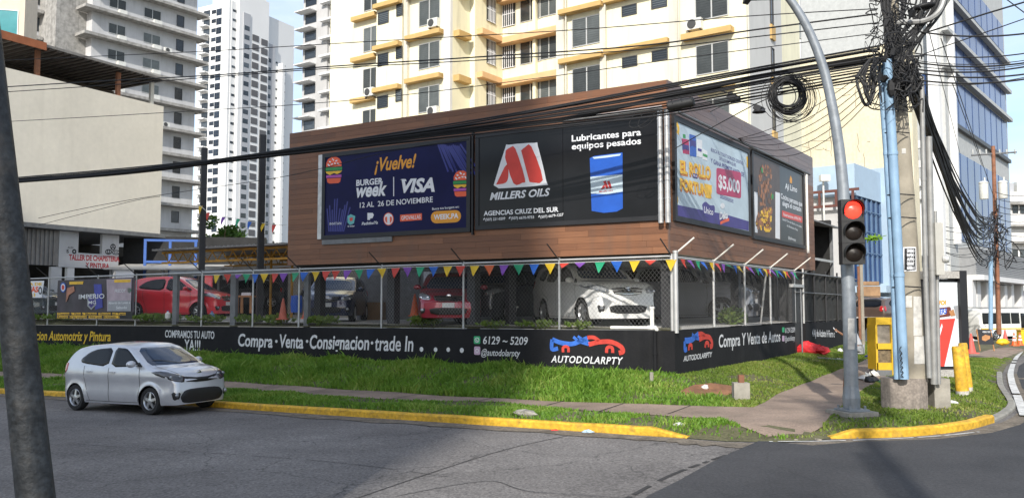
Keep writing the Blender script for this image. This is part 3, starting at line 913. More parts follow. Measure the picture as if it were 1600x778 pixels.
# ---------------------------------------------------------------- bunting
FLAGC = {'red': (.62, .06, .04), 'purple': (.22, .07, .42), 'green': (.02, .35, .17), 'blue': (.02, .13, .55), 'yellow': (.75, .50, .02), 'orange': (.70, .15, .05)}
MF = {k: mat('pennant_'+k, c, .45, var=.08, trans=.3) for k, c in FLAGC.items()}
def pennant(root, F, a0, a1, zt, ztip, atip, b, col, tw=0.0):
    mb = MB(); n = 4; vs, fs = [], []
    tip = F.P(atip, b+.05+tw*.1, ztip)
    l, r = F.P(a0, b, zt), F.P(a1, b+tw*.05, zt-.005)
    for i in range(n+1):
        f = i/n
        L, Rr = l.lerp(tip, f), r.lerp(tip, f)
        bow = F.n*(.03*math.sin(f*3.1+a0*7))
        vs += [L+bow, Rr+bow*(.3+tw)]
    for i in range(n): fs.append((2*i, 2*i+1, 2*i+3, 2*i+2))
    mb.add(vs, fs); return mb.build('pennant', MF[col], root)
bun = thing('pennant_bunting', 'string of coloured triangular pennants along the street fence rail', 'bunting', Lf.P(-10, .02, 3.1))
fl = [(338, 'yellow'), (356, 'red'), (372, 'purple'), (386, 'green'), (398, 'blue'), (414, 'yellow'), (429, 'red'), (444, 'purple'), (461, 'green'), (476, 'blue'), (493, 'yellow'), (510, 'red'), (525, 'red'), (543, 'purple'), (561, 'green'), (579, 'blue'), (597, 'yellow'), (618, 'red'), (637, 'purple'), (656, 'green'), (678, 'blue'), (699, 'yellow'), (720, 'red'), (741, 'yellow'), (765, 'orange'), (787, 'purple'), (811, 'green'), (834, 'blue'), (860, 'yellow'), (881, 'red'), (907, 'purple'), (937, 'green'), (964, 'blue'), (991, 'yellow'), (1017, 'red'), (1048, 'yellow')]
FB = .0
for i, (px, c) in enumerate(fl):
    w = 5.5+ (px-330)/700*3.5; h = 14+(px-330)/700*4
    if c == 'red' and px in (881, 1017): h *= .45
    if px in (907, 372): h *= .5
    yt = np.interp(px, [330, 430, 635, 830, 1050], [429, 427.5, 418, 413, 405.5])
    a0, z0 = Lf.hit(px-w, yt, FB); a1, _ = Lf.hit(px+w, yt, FB); at_, zt = Lf.hit(px+rnd.uniform(-1.5, 2.5), yt+h, FB)
    pennant(bun, Lf, a0, a1, z0, zt, at_, FB, c)
mb = MB(); mb.tube([Lf.P(Lf.hit(x, y, FB)[0], FB-.005, Lf.hit(x, y, FB)[1]+.01) for x, y in ((300, 431), (430, 427.5), (635, 418), (830, 413), (1050, 405.5))], .006, 5); mb.build('string', M_PVC, bun)
bun2 = thing('pennant_bunting', 'string of twisted coloured pennants along the side street fence', 'bunting', Rf.P(5, .02, 3.1))
cs = ['red', 'purple', 'green', 'blue', 'yellow']
fr = [1065, 1077, 1089, 1098, 1110, 1120, 1128, 1137, 1146, 1154, 1164, 1172, 1180, 1187, 1193, 1199, 1205, 1211, 1217, 1223, 1229, 1235, 1241]
for i, px in enumerate(fr):
    yt = np.interp(px, [1060, 1130, 1242], [404, 412.5, 425.5])
    h = 15-(px-1060)/180*3; w = 3.2-(px-1060)/180*1.4
    if i in (7, 10): h *= .5
    a0, z0 = Rf.hit(px-w, yt, FB); a1, _ = Rf.hit(px+w*.6, yt, FB); at_, zt = Rf.hit(px+rnd.uniform(-1, 3), yt+h, FB)
    pennant(bun2, Rf, a0, a1, z0, zt, at_, FB, cs[i % 5], tw=.6)
mb = MB(); mb.tube([Rf.P(Rf.hit(x, y, FB)[0], FB, Rf.hit(x, y, FB)[1]+.01) for x, y in ((1058, 404), (1130, 412.5), (1244, 425.5))], .006, 5); mb.build('string', M_PVC, bun2)

# ---------------------------------------------------------------- wood clad billboard box
B0 = at(1046, 395, 19.25)
BL = Face((B0.x, B0.y), (0.862, -0.507)); BR = Face((B0.x, B0.y), (0.566, 0.825))
BZ0, BZ1 = BL.hit(1046, 395.5)[1], BL.hit(1041.2, 125)[1]
WL = BL.hit(451, 310)[0]; WR = BR.hit(1271.5, 330)[0]
def woodmat(name, base, lo, hi, gloss):
    m = bpy.data.materials.new(name); m.use_nodes = True
    n, l = m.node_tree.nodes, m.node_tree.links; b = n['Principled BSDF']
    b.inputs['Roughness'].default_value = gloss; b.inputs['Specular IOR Level'].default_value = .5
    g = n.new('ShaderNodeNewGeometry'); t = n.new('ShaderNodeTexCoord')
    r = n.new('ShaderNodeValToRGB'); r.color_ramp.elements[0].color = (*lo, 1); r.color_ramp.elements[1].color = (*hi, 1)
    e = r.color_ramp.elements.new(.5); e.color = (*base, 1)
    mp = n.new('ShaderNodeMapping'); mp.inputs['Scale'].default_value = (1, 1, 14)
    nz = n.new('ShaderNodeTexNoise'); nz.inputs['Scale'].default_value = 1.5; nz.inputs['Detail'].default_value = 8; nz.inputs['Roughness'].default_value = .7
    l.new(t.outputs['Object'], mp.inputs['Vector']); l.new(mp.outputs['Vector'], nz.inputs['Vector'])
    ma = n.new('ShaderNodeMath'); ma.operation = 'MULTIPLY_ADD'; ma.inputs[1].default_value = 1.6; ma.inputs[2].default_value = -.8
    l.new(nz.outputs['Fac'], ma.inputs[0])
    mb2 = n.new('ShaderNodeMath'); mb2.operation = 'MULTIPLY_ADD'; mb2.inputs[1].default_value = .55
    l.new(g.outputs['Random Per Island'], mb2.inputs[0]); 
    mc = n.new('ShaderNodeMath'); mc.operation = 'MULTIPLY_ADD'; mc.inputs[1].default_value = .7; mc.inputs[2].default_value = .22
    l.new(ma.outputs[0], mc.inputs[0]); l.new(mc.outputs[0], mb2.inputs[2])
    l.new(mb2.outputs[0], r.inputs['Fac'])
    # weather streaks from the top edge
    mp2 = n.new('ShaderNodeMapping'); mp2.inputs['Scale'].default_value = (2.2, 2.2, .15)
    n2 = n.new('ShaderNodeTexNoise'); n2.inputs['Scale'].default_value = 1.4; n2.inputs['Detail'].default_value = 6
    l.new(t.outputs['Object'], mp2.inputs['Vector']); l.new(mp2.outputs['Vector'], n2.inputs['Vector'])
    c2 = n.new('ShaderNodeMapRange'); c2.inputs['From Min'].default_value = .5; c2.inputs['From Max'].default_value = .72; c2.inputs['To Max'].default_value = .45
    l.new(n2.outputs['Fac'], c2.inputs['Value'])
    mx = n.new('ShaderNodeMix'); mx.data_type = 'RGBA'; l.new(c2.outputs['Result'], mx.inputs['Factor']); l.new(r.outputs['Color'], mx.inputs['A']); mx.inputs['B'].default_value = (.13, .075, .05, 1)
    l.new(mx.outputs['Result'], b.inputs['Base Color'])
    return m
M_WOOD = woodmat('brown_wood_cladding', (.185, .078, .036), (.12, .05, .024), (.265, .118, .055), .5)
M_WOODT = woodmat('weathered_wood_cladding', (.13, .075, .055), (.10, .052, .04), (.17, .10, .072), .36)
box = thing('billboard_box', 'raised brown wood clad box carrying billboards on both street sides', 'building', Vector((B0.x, B0.y, LOTZ)))
def planks(F, a0, a1, z0, z1, name, mlow, mtop, zsplit, seed):
    rs = random.Random(seed)
    for part, za, zb, mm in (('low', z0, zsplit, mlow), ('top', zsplit, z1, mtop)):
        mb = MB(); n = max(1, round((zb-za)/.155)); h = (zb-za)/n
        for i in range(n):
            a = a0; off = rs.uniform(0, 1.2)
            while a < a1-.01:
                L = min(a1-a, rs.uniform(1.6, 2.6) if a > a0 else .8+off)
                if a1-a-L < .4: L = a1-a
                d = rs.uniform(0, .004)
                F.box(mb, a+.002, a+L-.002, za+i*h+.005, za+(i+1)*h, -.03, d)
                a += L
        mb.build(name, mm, box)
    mb = MB(); F.box(mb, a0+.04, a1-.04, z0+.02, z1-.02, -.08, -.028); mb.build('backing_board', M_DARKST, box)
planks(BL, WL, 0, BZ0, BZ1, 'street_cladding', M_WOOD, M_WOOD, BZ1-1.0, 1)
planks(BR, .002, WR, BZ0, BZ1, 'side_cladding', M_WOOD, M_WOODT, BZ1-1.05, 2)
mb = MB(); BL.box(mb, -.035, -.001, BZ0, BZ1, -.03, .006); BR.box(mb, .001, .035, BZ0, BZ1, -.03, .006); mb.build('corner_trim', M_WOODT, box)
# roof, underside, rear walls
p = [BL.P(WL, -.09, 0), BL.P(-.09, -.09, 0), BR.P(WR, -.09, 0)]
q3 = p[0]+p[2]-p[1]
mb = MB(); mb.prism([(v.x, v.y, BZ0+.10) for v in (p[0], p[1], p[2], q3)], (0, 0, -.08)); mb.build('underside', mat('light_bounce_soffit', (.70, .69, .66), .8, var=.1), box, fixn=True)  # unseen underside, made pale to bounce light onto the cars below
mb = MB(); mb.prism([(v.x, v.y, BZ1-.35) for v in (p[0], p[1], p[2], q3)], (0, 0, -.08)); mb.build('roof', M_GREYST, box, fixn=True)
mb = MB()
for u, v in ((p[0], q3), (p[2], q3)):
    d = v-u; nn = Vector((-d.y, d.x, 0)).normalized()*.1
    mb.prism([(u.x, u.y, BZ0+.1), (v.x, v.y, BZ0+.1), (v.x, v.y, BZ1-.05), (u.x, u.y, BZ1-.05)], nn)
mb.build('rear_wall', M_WOODT, box, fixn=True)
mb = MB(); BL.box(mb, WL+.05, -.1, BZ0-.16, BZ0+.02, -.5, -.35); BR.box(mb, .12, WR-.05, BZ0-.16, BZ0+.02, -.5, -.35); mb.build('edge_beam', M_DARKST, box)
for px, b, w in ((615, -.5, .13), (740, -.5, .13), (500, -.5, .12), (1043, -.5, .12)):
    a = BL.hit(px, 460, b)[0]; mb = MB(); BL.box(mb, a-w, a+w, LOTZ-.1, BZ0+.05, b-w, b+w); mb.build('support_post', M_DARKST, box)
for px in (1150, 1225, 1268):
    a = BR.hit(px, 460, -.5)[0]; mb = MB(); BR.box(mb, a-.12, a+.12, LOTZ-.1, BZ0+.05, -.62, -.38); mb.build('support_post', M_DARKST, box)
for k in range(3):
    a = BR.P(WR*.4*k+1.5, -5.5, 0); mb = MB(); mb.box((a.x, a.y, (LOTZ+BZ0)/2), (.24, .24, BZ0-LOTZ+.1), rz=.5); mb.build('support_post', M_DARKST, box)

# ---------------------------------------------------------------- billboards
M_NAVY = mat('navy_vinyl', (.006, .007, .055), .4, var=.2, scale=1.2, spec=.15, bump=.15, bscale=1.3)
M_NAVY2 = mat('navy_vinyl_streak', (.014, .018, .19), .35)
M_BLKV = mat('black_vinyl', (.008, .008, .009), .3, var=.3, scale=1.2, bump=.3, bscale=1.6, spec=.3)
M_FRM = mat('black_frame', (.012, .012, .014), .5, var=.2)
M_SILV = mat('silver_pipe', (.50, .49, .48), .4, .6, var=.2, scale=6)
M_W = mat('print_white', (.72, .73, .75), .45, var=.05)
M_OR = mat('print_orange', (.72, .30, .012), .45, var=.05)
M_PR = mat('print_red', (.62, .05, .035), .45, var=.12)
M_PR2 = mat('print_dark_red', (.42, .03, .03), .4, var=.2)
M_PG = mat('print_green', (.02, .25, .05), .45)
M_PP = mat('print_purple', (.42, .07, .36), .45)
M_PO = mat('print_red_orange', (.75, .10, .03), .45)
M_PB = mat('print_blue', (.012, .085, .42), .4, var=.12)
M_PSKY = mat('print_pale_blue', (.46, .56, .62), .45, var=.12, scale=1.5)
M_PV = mat('print_violet', (.045, .03, .20), .45)
M_PM = mat('print_magenta', (.42, .015, .09), .45)
M_PY = mat('print_yellow', (.80, .47, .02), .45, var=.2, scale=5)
M_PBR = mat('print_brown', (.13, .055, .02), .45, var=.4, scale=5)
M_PTN = mat('print_teal', (.12, .42, .42), .45)
M_PGY = mat('print_grey', (.30, .31, .33), .45)
def rect_on(F, tl, tr, br, bl):
    h = [F.hit(*p) for p in (tl, tr, br, bl)]
    return (h[0][0]+h[3][0])/2, (h[1][0]+h[2][0])/2, (h[2][1]+h[3][1])/2, (h[0][1]+h[1][1])/2
def frame_on(root, F, a0, a1, z0, z1, w, b1, m=M_FRM, name='frame'):
    mb = MB(); F.box(mb, a0-w, a1+w, z0-w, z0, .004, b1); F.box(mb, a0-w, a1+w, z1, z1+w, .004, b1)
    F.box(mb, a0-w, a0, z0, z1, .004, b1); F.box(mb, a1, a1+w, z0, z1, .004, b1); return mb.build(name, m, root)
# 1 burger promotion
a0, a1, z0, z1 = rect_on(BL, (510, 247), (731, 221), (731, 356), (510, 368))
bb = thing('billboard', 'navy billboard with burgers and an orange headline, left end of the street side', 'billboard', BL.P(a0, .02, z0))
mb = MB(); BL.box(mb, a0, a1, z0, z1, .006, .05); mb.build('printed_panel', M_NAVY, bb)
frame_on(bb, BL, a0, a1, z0, z1, .12, .075)
mb = MB(); BL.box(mb, BL.hit(502, 300)[0]-.08, a0-.125, z0-.1, z1+.1, .006, .06); mb.build('old_print_edge', M_SILV, bb)
mb = MB(); BL.box(mb, a0-.1, BL.hit(614, 370)[0], z0-.27, z0-.13, .006, .06); mb.build('ledge', M_GREYST, bb)
mb = MB()
for k in range(13):
    x = 690+k*3.2; rline([(x-4-k*.3, 226+rnd.random()*3), (x+12+k*.8, 262+rnd.random()*14)], .05, BL, .0515, mb)
mb.cut()
for k in range(10):
    rline([(516+k*2.5, 362), (513+k*4, 330-rnd.random()*20)], .045, BL, .0515, mb)
mb.build('palm_print', M_NAVY2, bb)
def burger(cx, cy, s, sk, clip=None):
    P = lambda pts: [(min(max(cx+x*s, clip[0]), clip[1]) if clip else cx+x*s, cy+y*s+sk*x*s) for x, y in pts]
    mb = MB(); BL.poly(mb, P([(-12, -2), (-12, -8), (-9, -14), (-4, -17), (4, -17), (9, -14), (12, -8), (12, -2)]), .051); mb.cut(); BL.poly(mb, P([(-11, 16), (11, 16), (10, 22), (7, 24), (-7, 24), (-10, 22)]), .051); mb.build('bun_print', M_PO, bb)
    mb = MB(); BL.poly(mb, P([(-13, -1), (13, -1), (13, 4), (-13, 4)]), .0515); mb.build('lettuce_print', M_PG, bb)
    mb = MB(); BL.poly(mb, P([(-13, 5), (13, 5), (10, 8), (5, 10), (0, 8), (-6, 11), (-11, 8)]), .052); mb.build('cheese_print', M_PY, bb)
    mb = MB(); BL.poly(mb, P([(-12, 11), (12, 11), (12, 15), (-12, 15)]), .0525); mb.build('filling_print', M_PP, bb)
    mb = MB()
    for x, y, d in ((-6, -10, 1), (-1, -13, 0), (4, -11, 2), (-3, -6, 2), (2, -7, 1), (7, -6, 0), (-8, -5, 0)):
        q = P([(x-1.5, y-1.5+d), (x+1.5, y+1.5-d)]); 
        if q[0][0] != q[1][0]: rline(q, .035, BL, .0545, mb)
    mb.build('seed_print', M_W, bb)
burger(523.5, 263, 1.0, -.06)
burger(722.5, 284, .98, -.05, clip=(704, 730.5))
mb = MB(); write(mb, BL, '¡Vuelve!', (587, 268), (652, 261.5), 20, b=.052, bold=.025, shear=.3, arc=.0); 
mb.build('headline_lettering', M_OR, bb)
mb = MB()
write(mb, BL, 'BURGER', (558.5, 291), (600, 287.5), 9, b=.052, bold=.03)
write(mb, BL, 'week', (558.5, 308.5), (606, 305), 21, b=.052, bold=.03, shear=.25)
BL.poly(mb, [(616.3, 277), (617.6, 277), (617.6, 307), (616.3, 307)], .051)
write(mb, BL, 'VISA', (629, 301), (681, 299), 20, b=.052, bold=.04, shear=.25)
BL.poly(mb, [(627, 281), (636, 280.5), (637, 284)], .0512)
write(mb, BL, '12 AL  26 DE NOVIEMBRE', (564, 325), (678, 316), 8, b=.052, bold=.012)
write(mb, BL, 'INVITAN:', (517, 352), (536, 351), 4, b=.052, bold=.0)
write(mb, BL, 'PedidosYa', (567, 352), (592, 350), 4.5, b=.052, bold=.02, shear=.2)
BL.poly(mb, [(576, 333), (584, 333), (586, 336), (584, 341), (580, 342), (580, 344), (576, 344)], .0512)
write(mb, BL, 'Busca tus burgers en:', (677, 328.5), (719, 325), 3.6, b=.052, bold=.01)
write(mb, BL, 'el taller', (545, 355), (556, 354.5), 2.6, b=.052, bold=.01)
mb.build('white_lettering', M_W, bb)
mb = MB(); BL.poly(mb, circ(609, 342.5, 8, 10, 20), .051); BL.poly(mb, [(627, 336), (661, 333.5), (661, 344), (627, 346.5)], .051); mb.build('red_badge', M_PO, bb)
mb = MB(); rline(circ(609, 342.5, 6.3, 8, 18)+[(615.3, 342.5)], .03, BL, .0555, mb); BL.poly(mb, [(604, 336), (614, 335.5), (614, 338.5), (611, 339), (611, 350), (607, 350.4), (607, 339), (604, 339)], .0545); write(mb, BL, 'GPOVALLAS', (629, 344), (659, 342), 6, b=.0555, bold=.01); mb.build('badge_mark', M_W, bb)
mb = MB(); BL.poly(mb, rrect(675, 329.5, 722, 348.5, 9, -.055), .051); mb.build('web_address_badge', M_OR, bb)
mb = MB(); write(mb, BL, 'WEEK.PA', (679.5, 343.5), (718, 341), 7.5, b=.0555, bold=.03); mb.build('badge_lettering', M_W, bb)
mb = MB(); BL.poly(mb, [(545, 338), (550, 335), (557, 338), (555, 349), (549, 352), (545, 348)], .051); mb.build('teal_badge', M_PTN, bb)
mb = MB(); BL.poly(mb, [(548, 341), (553, 340), (553, 345), (549, 346)], .0545); mb.build('badge_centre', M_PR, bb)
# post between boards
mb = MB(); m0, m1 = BL.hit(733, 300)[0], BL.hit(748, 300)[0]; BL.box(mb, m0+.13, m1-.13 if m1-m0 > .3 else m1, z0-.2, z1+.22, .0, .09)
tag(mb.build('divider_post', M_FRM), 'black post between the navy billboard and the oil billboard', 'post')
# 2 oil company, two sheets
a0, a1, z0, z1 = rect_on(BL, (750, 216), (1031, 183), (1031, 337), (750, 353))
am = BL.hit(881, 280)[0]
bb = thing('billboard', 'black oil company billboard with a red emblem and a blue drum', 'billboard', BL.P(a0, .02, z0))
mb = MB(); BL.box(mb, a0, am-.006, z0, z1, .006, .048); BL.box(mb, am+.006, a1, z0, z1, .006, .052); mb.build('printed_panel', M_BLKV, bb)
frame_on(bb, BL, a0, a1, z0, z1, .11, .07)
mb = MB(); mb.tube([BL.P(am, .1, z1+.17), BL.P(-.1, .1, z1+.2)], .045, 8); mb.build('top_tube', M_SILV, bb, smooth=True)
mb = MB(); BL.poly(mb, sm([(773, 290), (791, 232), (797, 227), (837, 224), (842, 229), (855, 283), (851, 290), (781, 295), (773, 290)][:-1], 3), .052); mb.build('emblem_border', M_W, bb)
mb = MB()
BL.poly(mb, sm([(790, 262), (795, 258), (796, 275), (792, 286), (777, 289)], 3), .0555)
BL.poly(mb, sm([(792, 236), (798, 232), (807, 233), (822, 280), (818, 286), (804, 287), (791, 247)], 3), .0555)
BL.poly(mb, sm([(816, 236), (822, 231), (832, 230), (850, 282), (829, 285)], 3), .0555)
mb.build('emblem', M_PR, bb)
mb = MB()
write(mb, BL, 'MILLERS OILS', (767, 313), (861, 306), 11, b=.053, bold=.03, shear=.25)
write(mb, BL, 'AGENCIAS CRUZ DEL SUR', (757.5, 337.5), (874, 331), 7, b=.053, bold=.025)
write(mb, BL, '(507) 221-0209', (760, 345.5), (791, 343.5), 4, b=.053, bold=.015)
write(mb, BL, '(507) 6670-9733', (800, 343.3), (836, 341.5), 4, b=.053, bold=.015)
write(mb, BL, '(507) 6679-1227', (846, 341.4), (882, 337.5), 4, b=.058, bold=.015)
for x, y in ((757, 344), (797, 342), (843, 339.8)): mb.cut(); rline([(x, y), (x+2, y-3)], .03, BL, .053, mb)
write(mb, BL, 'Lubricantes para', (895, 222), (1003, 212), 9.5, b=.058, bold=.02)
write(mb, BL, 'equipos pesados', (895, 234.5), (1003, 225.5), 9.5, b=.058, bold=.02)
mb.build('white_lettering', M_W, bb)
mb = MB(); BL.poly(mb, [(923, 248), (930, 244.5), (950, 242), (974, 239), (974.5, 326), (965, 331), (945, 333), (926, 330)], .053); mb.build('drum_print', M_PB, bb)
mb = MB(); BL.poly(mb, [(924, 277), (974, 273), (974.5, 300), (950, 304), (925, 303)], .0565); mb.cut(); BL.poly(mb, [(927, 246.5), (950, 243.5), (972, 241), (970, 244), (950, 247), (930, 249)], .0565); mb.build('drum_label', M_PSKY, bb)
mb = MB()
for q in ([(943, 292), (946, 288), (947, 295), (940, 297)], [(944, 284), (948, 283), (953, 295), (949, 296)], [(950, 284), (954, 283), (958, 295), (954, 295.5)]): BL.poly(mb, q, .060)
mb.build('drum_emblem', M_PR2, bb)
mb = MB(); write(mb, BL, 'MILLERS OILS', (938, 301.5), (959, 299.5), 3, b=.061, bold=.02); mb.build('drum_lettering', M_PR2, bb)
# corner pipes
for k, b in enumerate((.16, .16)):
    mb = MB(); a = -.14 if k == 0 else .03
    F = BL
    zt = BL.hit(1040, 175)[1]; zb = BL.hit(1045, 349)[1]
    mb.tube([F.P(a, b, zb), F.P(a, b, zt)], .062, 10)
    for j in range(7): z = zb+(zt-zb)*(j+.5)/7; mb.tube([F.P(a, b, z-.02), F.P(a, b, z+.02)], .068, 10)
    tag(mb.build('corner_pipe', M_SILV, smooth=True), ('silver vertical pipe at the box corner, beside the black oil billboard', 'silver vertical pipe at the box corner, beside the pale blue billboard')[k], 'pipe')
# 3 pale blue prize promotion
a0, a1, z0, z1 = rect_on(BR, (1053, 190), (1166, 240), (1167, 361), (1054, 338))
bb = thing('billboard', 'pale blue and violet prize billboard with golden lettering round the corner', 'billboard', BR.P(a0, .02, z0))
mb = MB(); BR.box(mb, a0, a1, z0, z1, .006, .05); mb.build('printed_panel', M_PSKY, bb)
frame_on(bb, BR, a0, a1, z0, z1, .13, .075)
mb = MB(); mb.tube([BR.P(a0-.1, .12, z1+.2), BR.P(WR-.9, .12, z1+.2)], .04, 8); mb.build('top_tube', M_GREYST, bb)
mb = MB(); BR.poly(mb, [(1054, 320), (1092, 328), (1130, 335), (1167, 346), (1167, 360.5), (1130, 353.5), (1054, 337.5)], .051); mb.build('violet_band', M_PV, bb)
mb = MB(); 
for x, y, w in ((1054, 193, 5), (1053, 303, 3), (1164, 245, 2)): rline(sm([(x, y), (x+w*.6, y+8), (x+w*.3, y+17)]), .12, BR, .052, mb)
write(mb, BR, 'EL ROLLO', (1059, 270), (1107, 279), 19, b=.058, bold=.04)
write(mb, BR, 'FORTUNA', (1059, 295), (1108, 306), 16, b=.058, bold=.045)
BR.poly(mb, [(1097, 287), (1109, 290), (1109, 300), (1107, 311), (1099, 309), (1099, 300)], .054)
mb.build('gold_lettering', M_PY, bb)
mb = MB(); write(mb, BR, 'EL ROLLO', (1060, 272.5), (1108, 281.5), 19.5, b=.053, bold=.07); write(mb, BR, 'FORTUNA', (1060, 298), (1109, 309), 16.5, b=.053, bold=.07); mb.build('lettering_shadow_print', mat('print_deep_orange', (.55, .17, .01), .45), bb)
mb = MB(); BR.poly(mb, [(1079, 271), (1086, 272.5), (1086, 279), (1079, 277.5)], .060); mb.build('small_badge', M_PV, bb)
mb = MB(); write(mb, BR, 'DE LA', (1079.5, 276), (1085.5, 277.3), 3, b=.064, bold=.02); mb.build('badge_lettering', M_W, bb)
mb = MB(); BR.poly(mb, [(1062, 217), (1073, 219), (1074, 242), (1064, 240)], .051); mb.build('pink_pack_print', M_PM, bb)
mb = MB(); BR.poly(mb, [(1074, 210), (1084, 213), (1085, 246), (1075, 244)], .0515); mb.build('blue_pack_print', M_PB, bb)
mb = MB(); BR.poly(mb, [(1086, 218), (1094, 220), (1094, 247), (1086, 245)], .0518); BR.poly(mb, [(1095, 233), (1102, 237), (1102, 252), (1095, 249)], .0518); mb.build('pale_pack_print', M_W, bb)
mb = MB(); BR.poly(mb, [(1062.5, 226), (1073, 228), (1073, 236), (1068, 234), (1063, 235)], .0547); BR.poly(mb, [(1075, 219), (1084, 221), (1084, 231), (1079, 228), (1075, 230)], .0547); BR.poly(mb, [(1087, 232), (1093, 234), (1093, 238), (1087, 236)], .0552); mb.build('pack_mark', M_PV, bb)
mb = MB(); BR.poly(mb, [(1064, 210), (1068, 211), (1068, 217), (1064, 216)], .051); BR.poly(mb, [(1095, 240), (1102, 243), (1102, 247), (1095, 244)], .0554); mb.build('pack_green', M_PG, bb)
mb = MB()
write(mb, BR, 'BUSCA EL TICKET DORADO DENTRO', (1108, 237), (1158.5, 258.5), 5.5, b=.053, bold=.008)
write(mb, BR, 'DE LOS EMPAQUES', (1121, 250), (1147, 261), 5, b=.053, bold=.008)
write(mb, BR, 'Y GANA PREMIOS HASTA DE', (1107.5, 254.5), (1160, 277), 7, b=.053, bold=.022)
for k in range(3): mb.cut(); rline([(1122, 305+k*2), (1143, 313+k*2)], .015, BR, .053, mb)
mb.build('dark_lettering', M_PV, bb)
mb = MB(); BR.poly(mb, rrect(1116.5, 266, 1155, 307, 3, .19), .051); mb.build('price_badge', M_PM, bb)
mb = MB(); write(mb, BR, '$5,000', (1119.5, 293), (1153, 302), 20, b=.0555, bold=.03); mb.build('price_lettering', M_W, bb)
mb = MB(); BR.poly(mb, sm([(1094, 320), (1099, 315.5), (1106, 321), (1113, 322), (1113, 333), (1108, 341), (1101, 340), (1096, 333)], 3), .0545); mb.build('brand_badge', M_PV, bb)
mb = MB(); write(mb, BR, 'Unico', (1096.5, 332.5), (1111, 336.5), 10, b=.059, bold=.015, shear=.2); write(mb, BR, 'Deka', (1121, 343), (1134, 341), 11, b=.059, bold=.04, shear=.1); BR.poly(mb, circ(1126, 322, 3.2, 4.5, 12), .055); mb.build('brand_lettering', M_W, bb)
mb = MB(); rline(sm([(1122, 349), (1128, 346), (1136, 343)]), .08, BR, .060, mb); write(mb, BR, 'Deka', (1121.4, 344), (1134.4, 342), 11.4, b=.056, bold=.08, shear=.1) if False else None; mb.build('red_swash', M_PO, bb)
# 4 restaurant
a0, a1, z0, z1 = rect_on(BR, (1174, 243), (1252, 271), (1254, 385.5), (1175, 364.5))
am = BR.hit(1216.5, 310)[0]
bb = thing('billboard', 'dark restaurant billboard with a photo of skewered meat, far end of side face', 'billboard', BR.P(a0, .02, z0))
mb = MB(); BR.box(mb, a0, am, z0, z1, .006, .05); mb.build('photo_panel', mat('print_dark_brown', (.07, .045, .035), .45, var=.3), bb)
mb = MB(); BR.box(mb, am+.001, a1, z0, z1, .006, .05); mb.build('text_panel', M_BLKV, bb)
frame_on(bb, BR, a0, a1, z0, z1, .12, .075)
mb = MB(); mb.tube([BR.P(a1+.2, .12, z0-.25), BR.P(a1+.2, .12, z1+.05)], .045, 8); mb.build('light_tube', M_PVC, bb)
mb = MB(); BR.poly(mb, [(1176, 300), (1181, 301), (1181, 364), (1176, 363)], .0505); mb.cut(); BR.poly(mb, [(1209, 300), (1216, 302), (1216, 374), (1209, 372)], .0505); mb.build('photo_cloth', M_W, bb)
rs = random.Random(4)
for nm, m, n in (('meat_print', M_PBR, 50), ('sauce_print', mat('print_rust', (.32, .11, .02), .4, var=.4, scale=6), 70), ('noodle_print', M_PY, 36)):
    mb = MB()
    for k in range(n):
        f = rs.random()
        cx = 1190+rs.uniform(-1, 1)*(4+9*f) + (7 if rs.random() < .5 else 0)*(1-f)*1.2 ; cy = 262+f*95+(cx-1190)*.25
        if nm == 'noodle_print': cy = 325+rs.random()*35+(cx-1190)*.25
        cx = min(max(cx, 1178), 1213); cy = min(cy, 362+(cx-1176)*.24)
        w, h = rs.uniform(.8, 2), rs.uniform(3, 9)
        if nm == 'noodle_print': w, h = rs.uniform(1, 3), rs.uniform(2, 5)
        BR.poly(mb, [(cx-w, cy-h*.4), (cx, cy-h), (cx+w, cy-h*.3), (cx+w*.7, cy+h*.6), (cx-w*.6, cy+h*.5)], .051+.0006*(k % 5), .002)
    mb.build(nm, m, bb)
mb = MB(); BR.poly(mb, [(1186, 262), (1189, 264), (1189, 271), (1187, 270)], .057); BR.poly(mb, [(1203, 303), (1206, 305), (1205, 312), (1202, 310)], .057); mb.build('herb_print', M_PG, bb)
mb = MB()
write(mb, BR, 'Aji Limo', (1224, 295), (1243, 301), 9, b=.053, bold=.02, shear=.1)
write(mb, BR, 'Cocina peruana que', (1217.5, 310), (1251, 323), 8, b=.053, bold=.025)
write(mb, BR, 'alegra el corazon', (1220, 321), (1249.5, 331), 8, b=.053, bold=.025)
write(mb, BR, 'Calle 50 Torre de Obarrio, a un costado', (1220, 344), (1250, 356), 3.4, b=.053, bold=.01)
write(mb, BR, 'de Downtown Plaza', (1227, 354), (1244, 361), 3.4, b=.053, bold=.01)
write(mb, BR, '@ajilimopty', (1229, 373), (1241, 377), 4, b=.053, bold=.01)
mb.build('white_lettering', M_W, bb)
mb = MB(); BR.poly(mb, [(1219.5, 329), (1251, 339), (1251, 348.5), (1219.5, 339)], .051); mb.build('phone_badge', M_PR, bb)
mb = MB(); write(mb, BR, 'Reservaciones: 6978-1791', (1221.5, 337), (1249, 345.5), 4.5, b=.055, bold=.015); mb.build('badge_lettering', M_W, bb)
mb = MB(); BR.poly(mb, [(1233, 275), (1235, 280), (1235, 287), (1232, 286), (1231.5, 281)], .051); mb.build('flame_print', M_OR, bb)
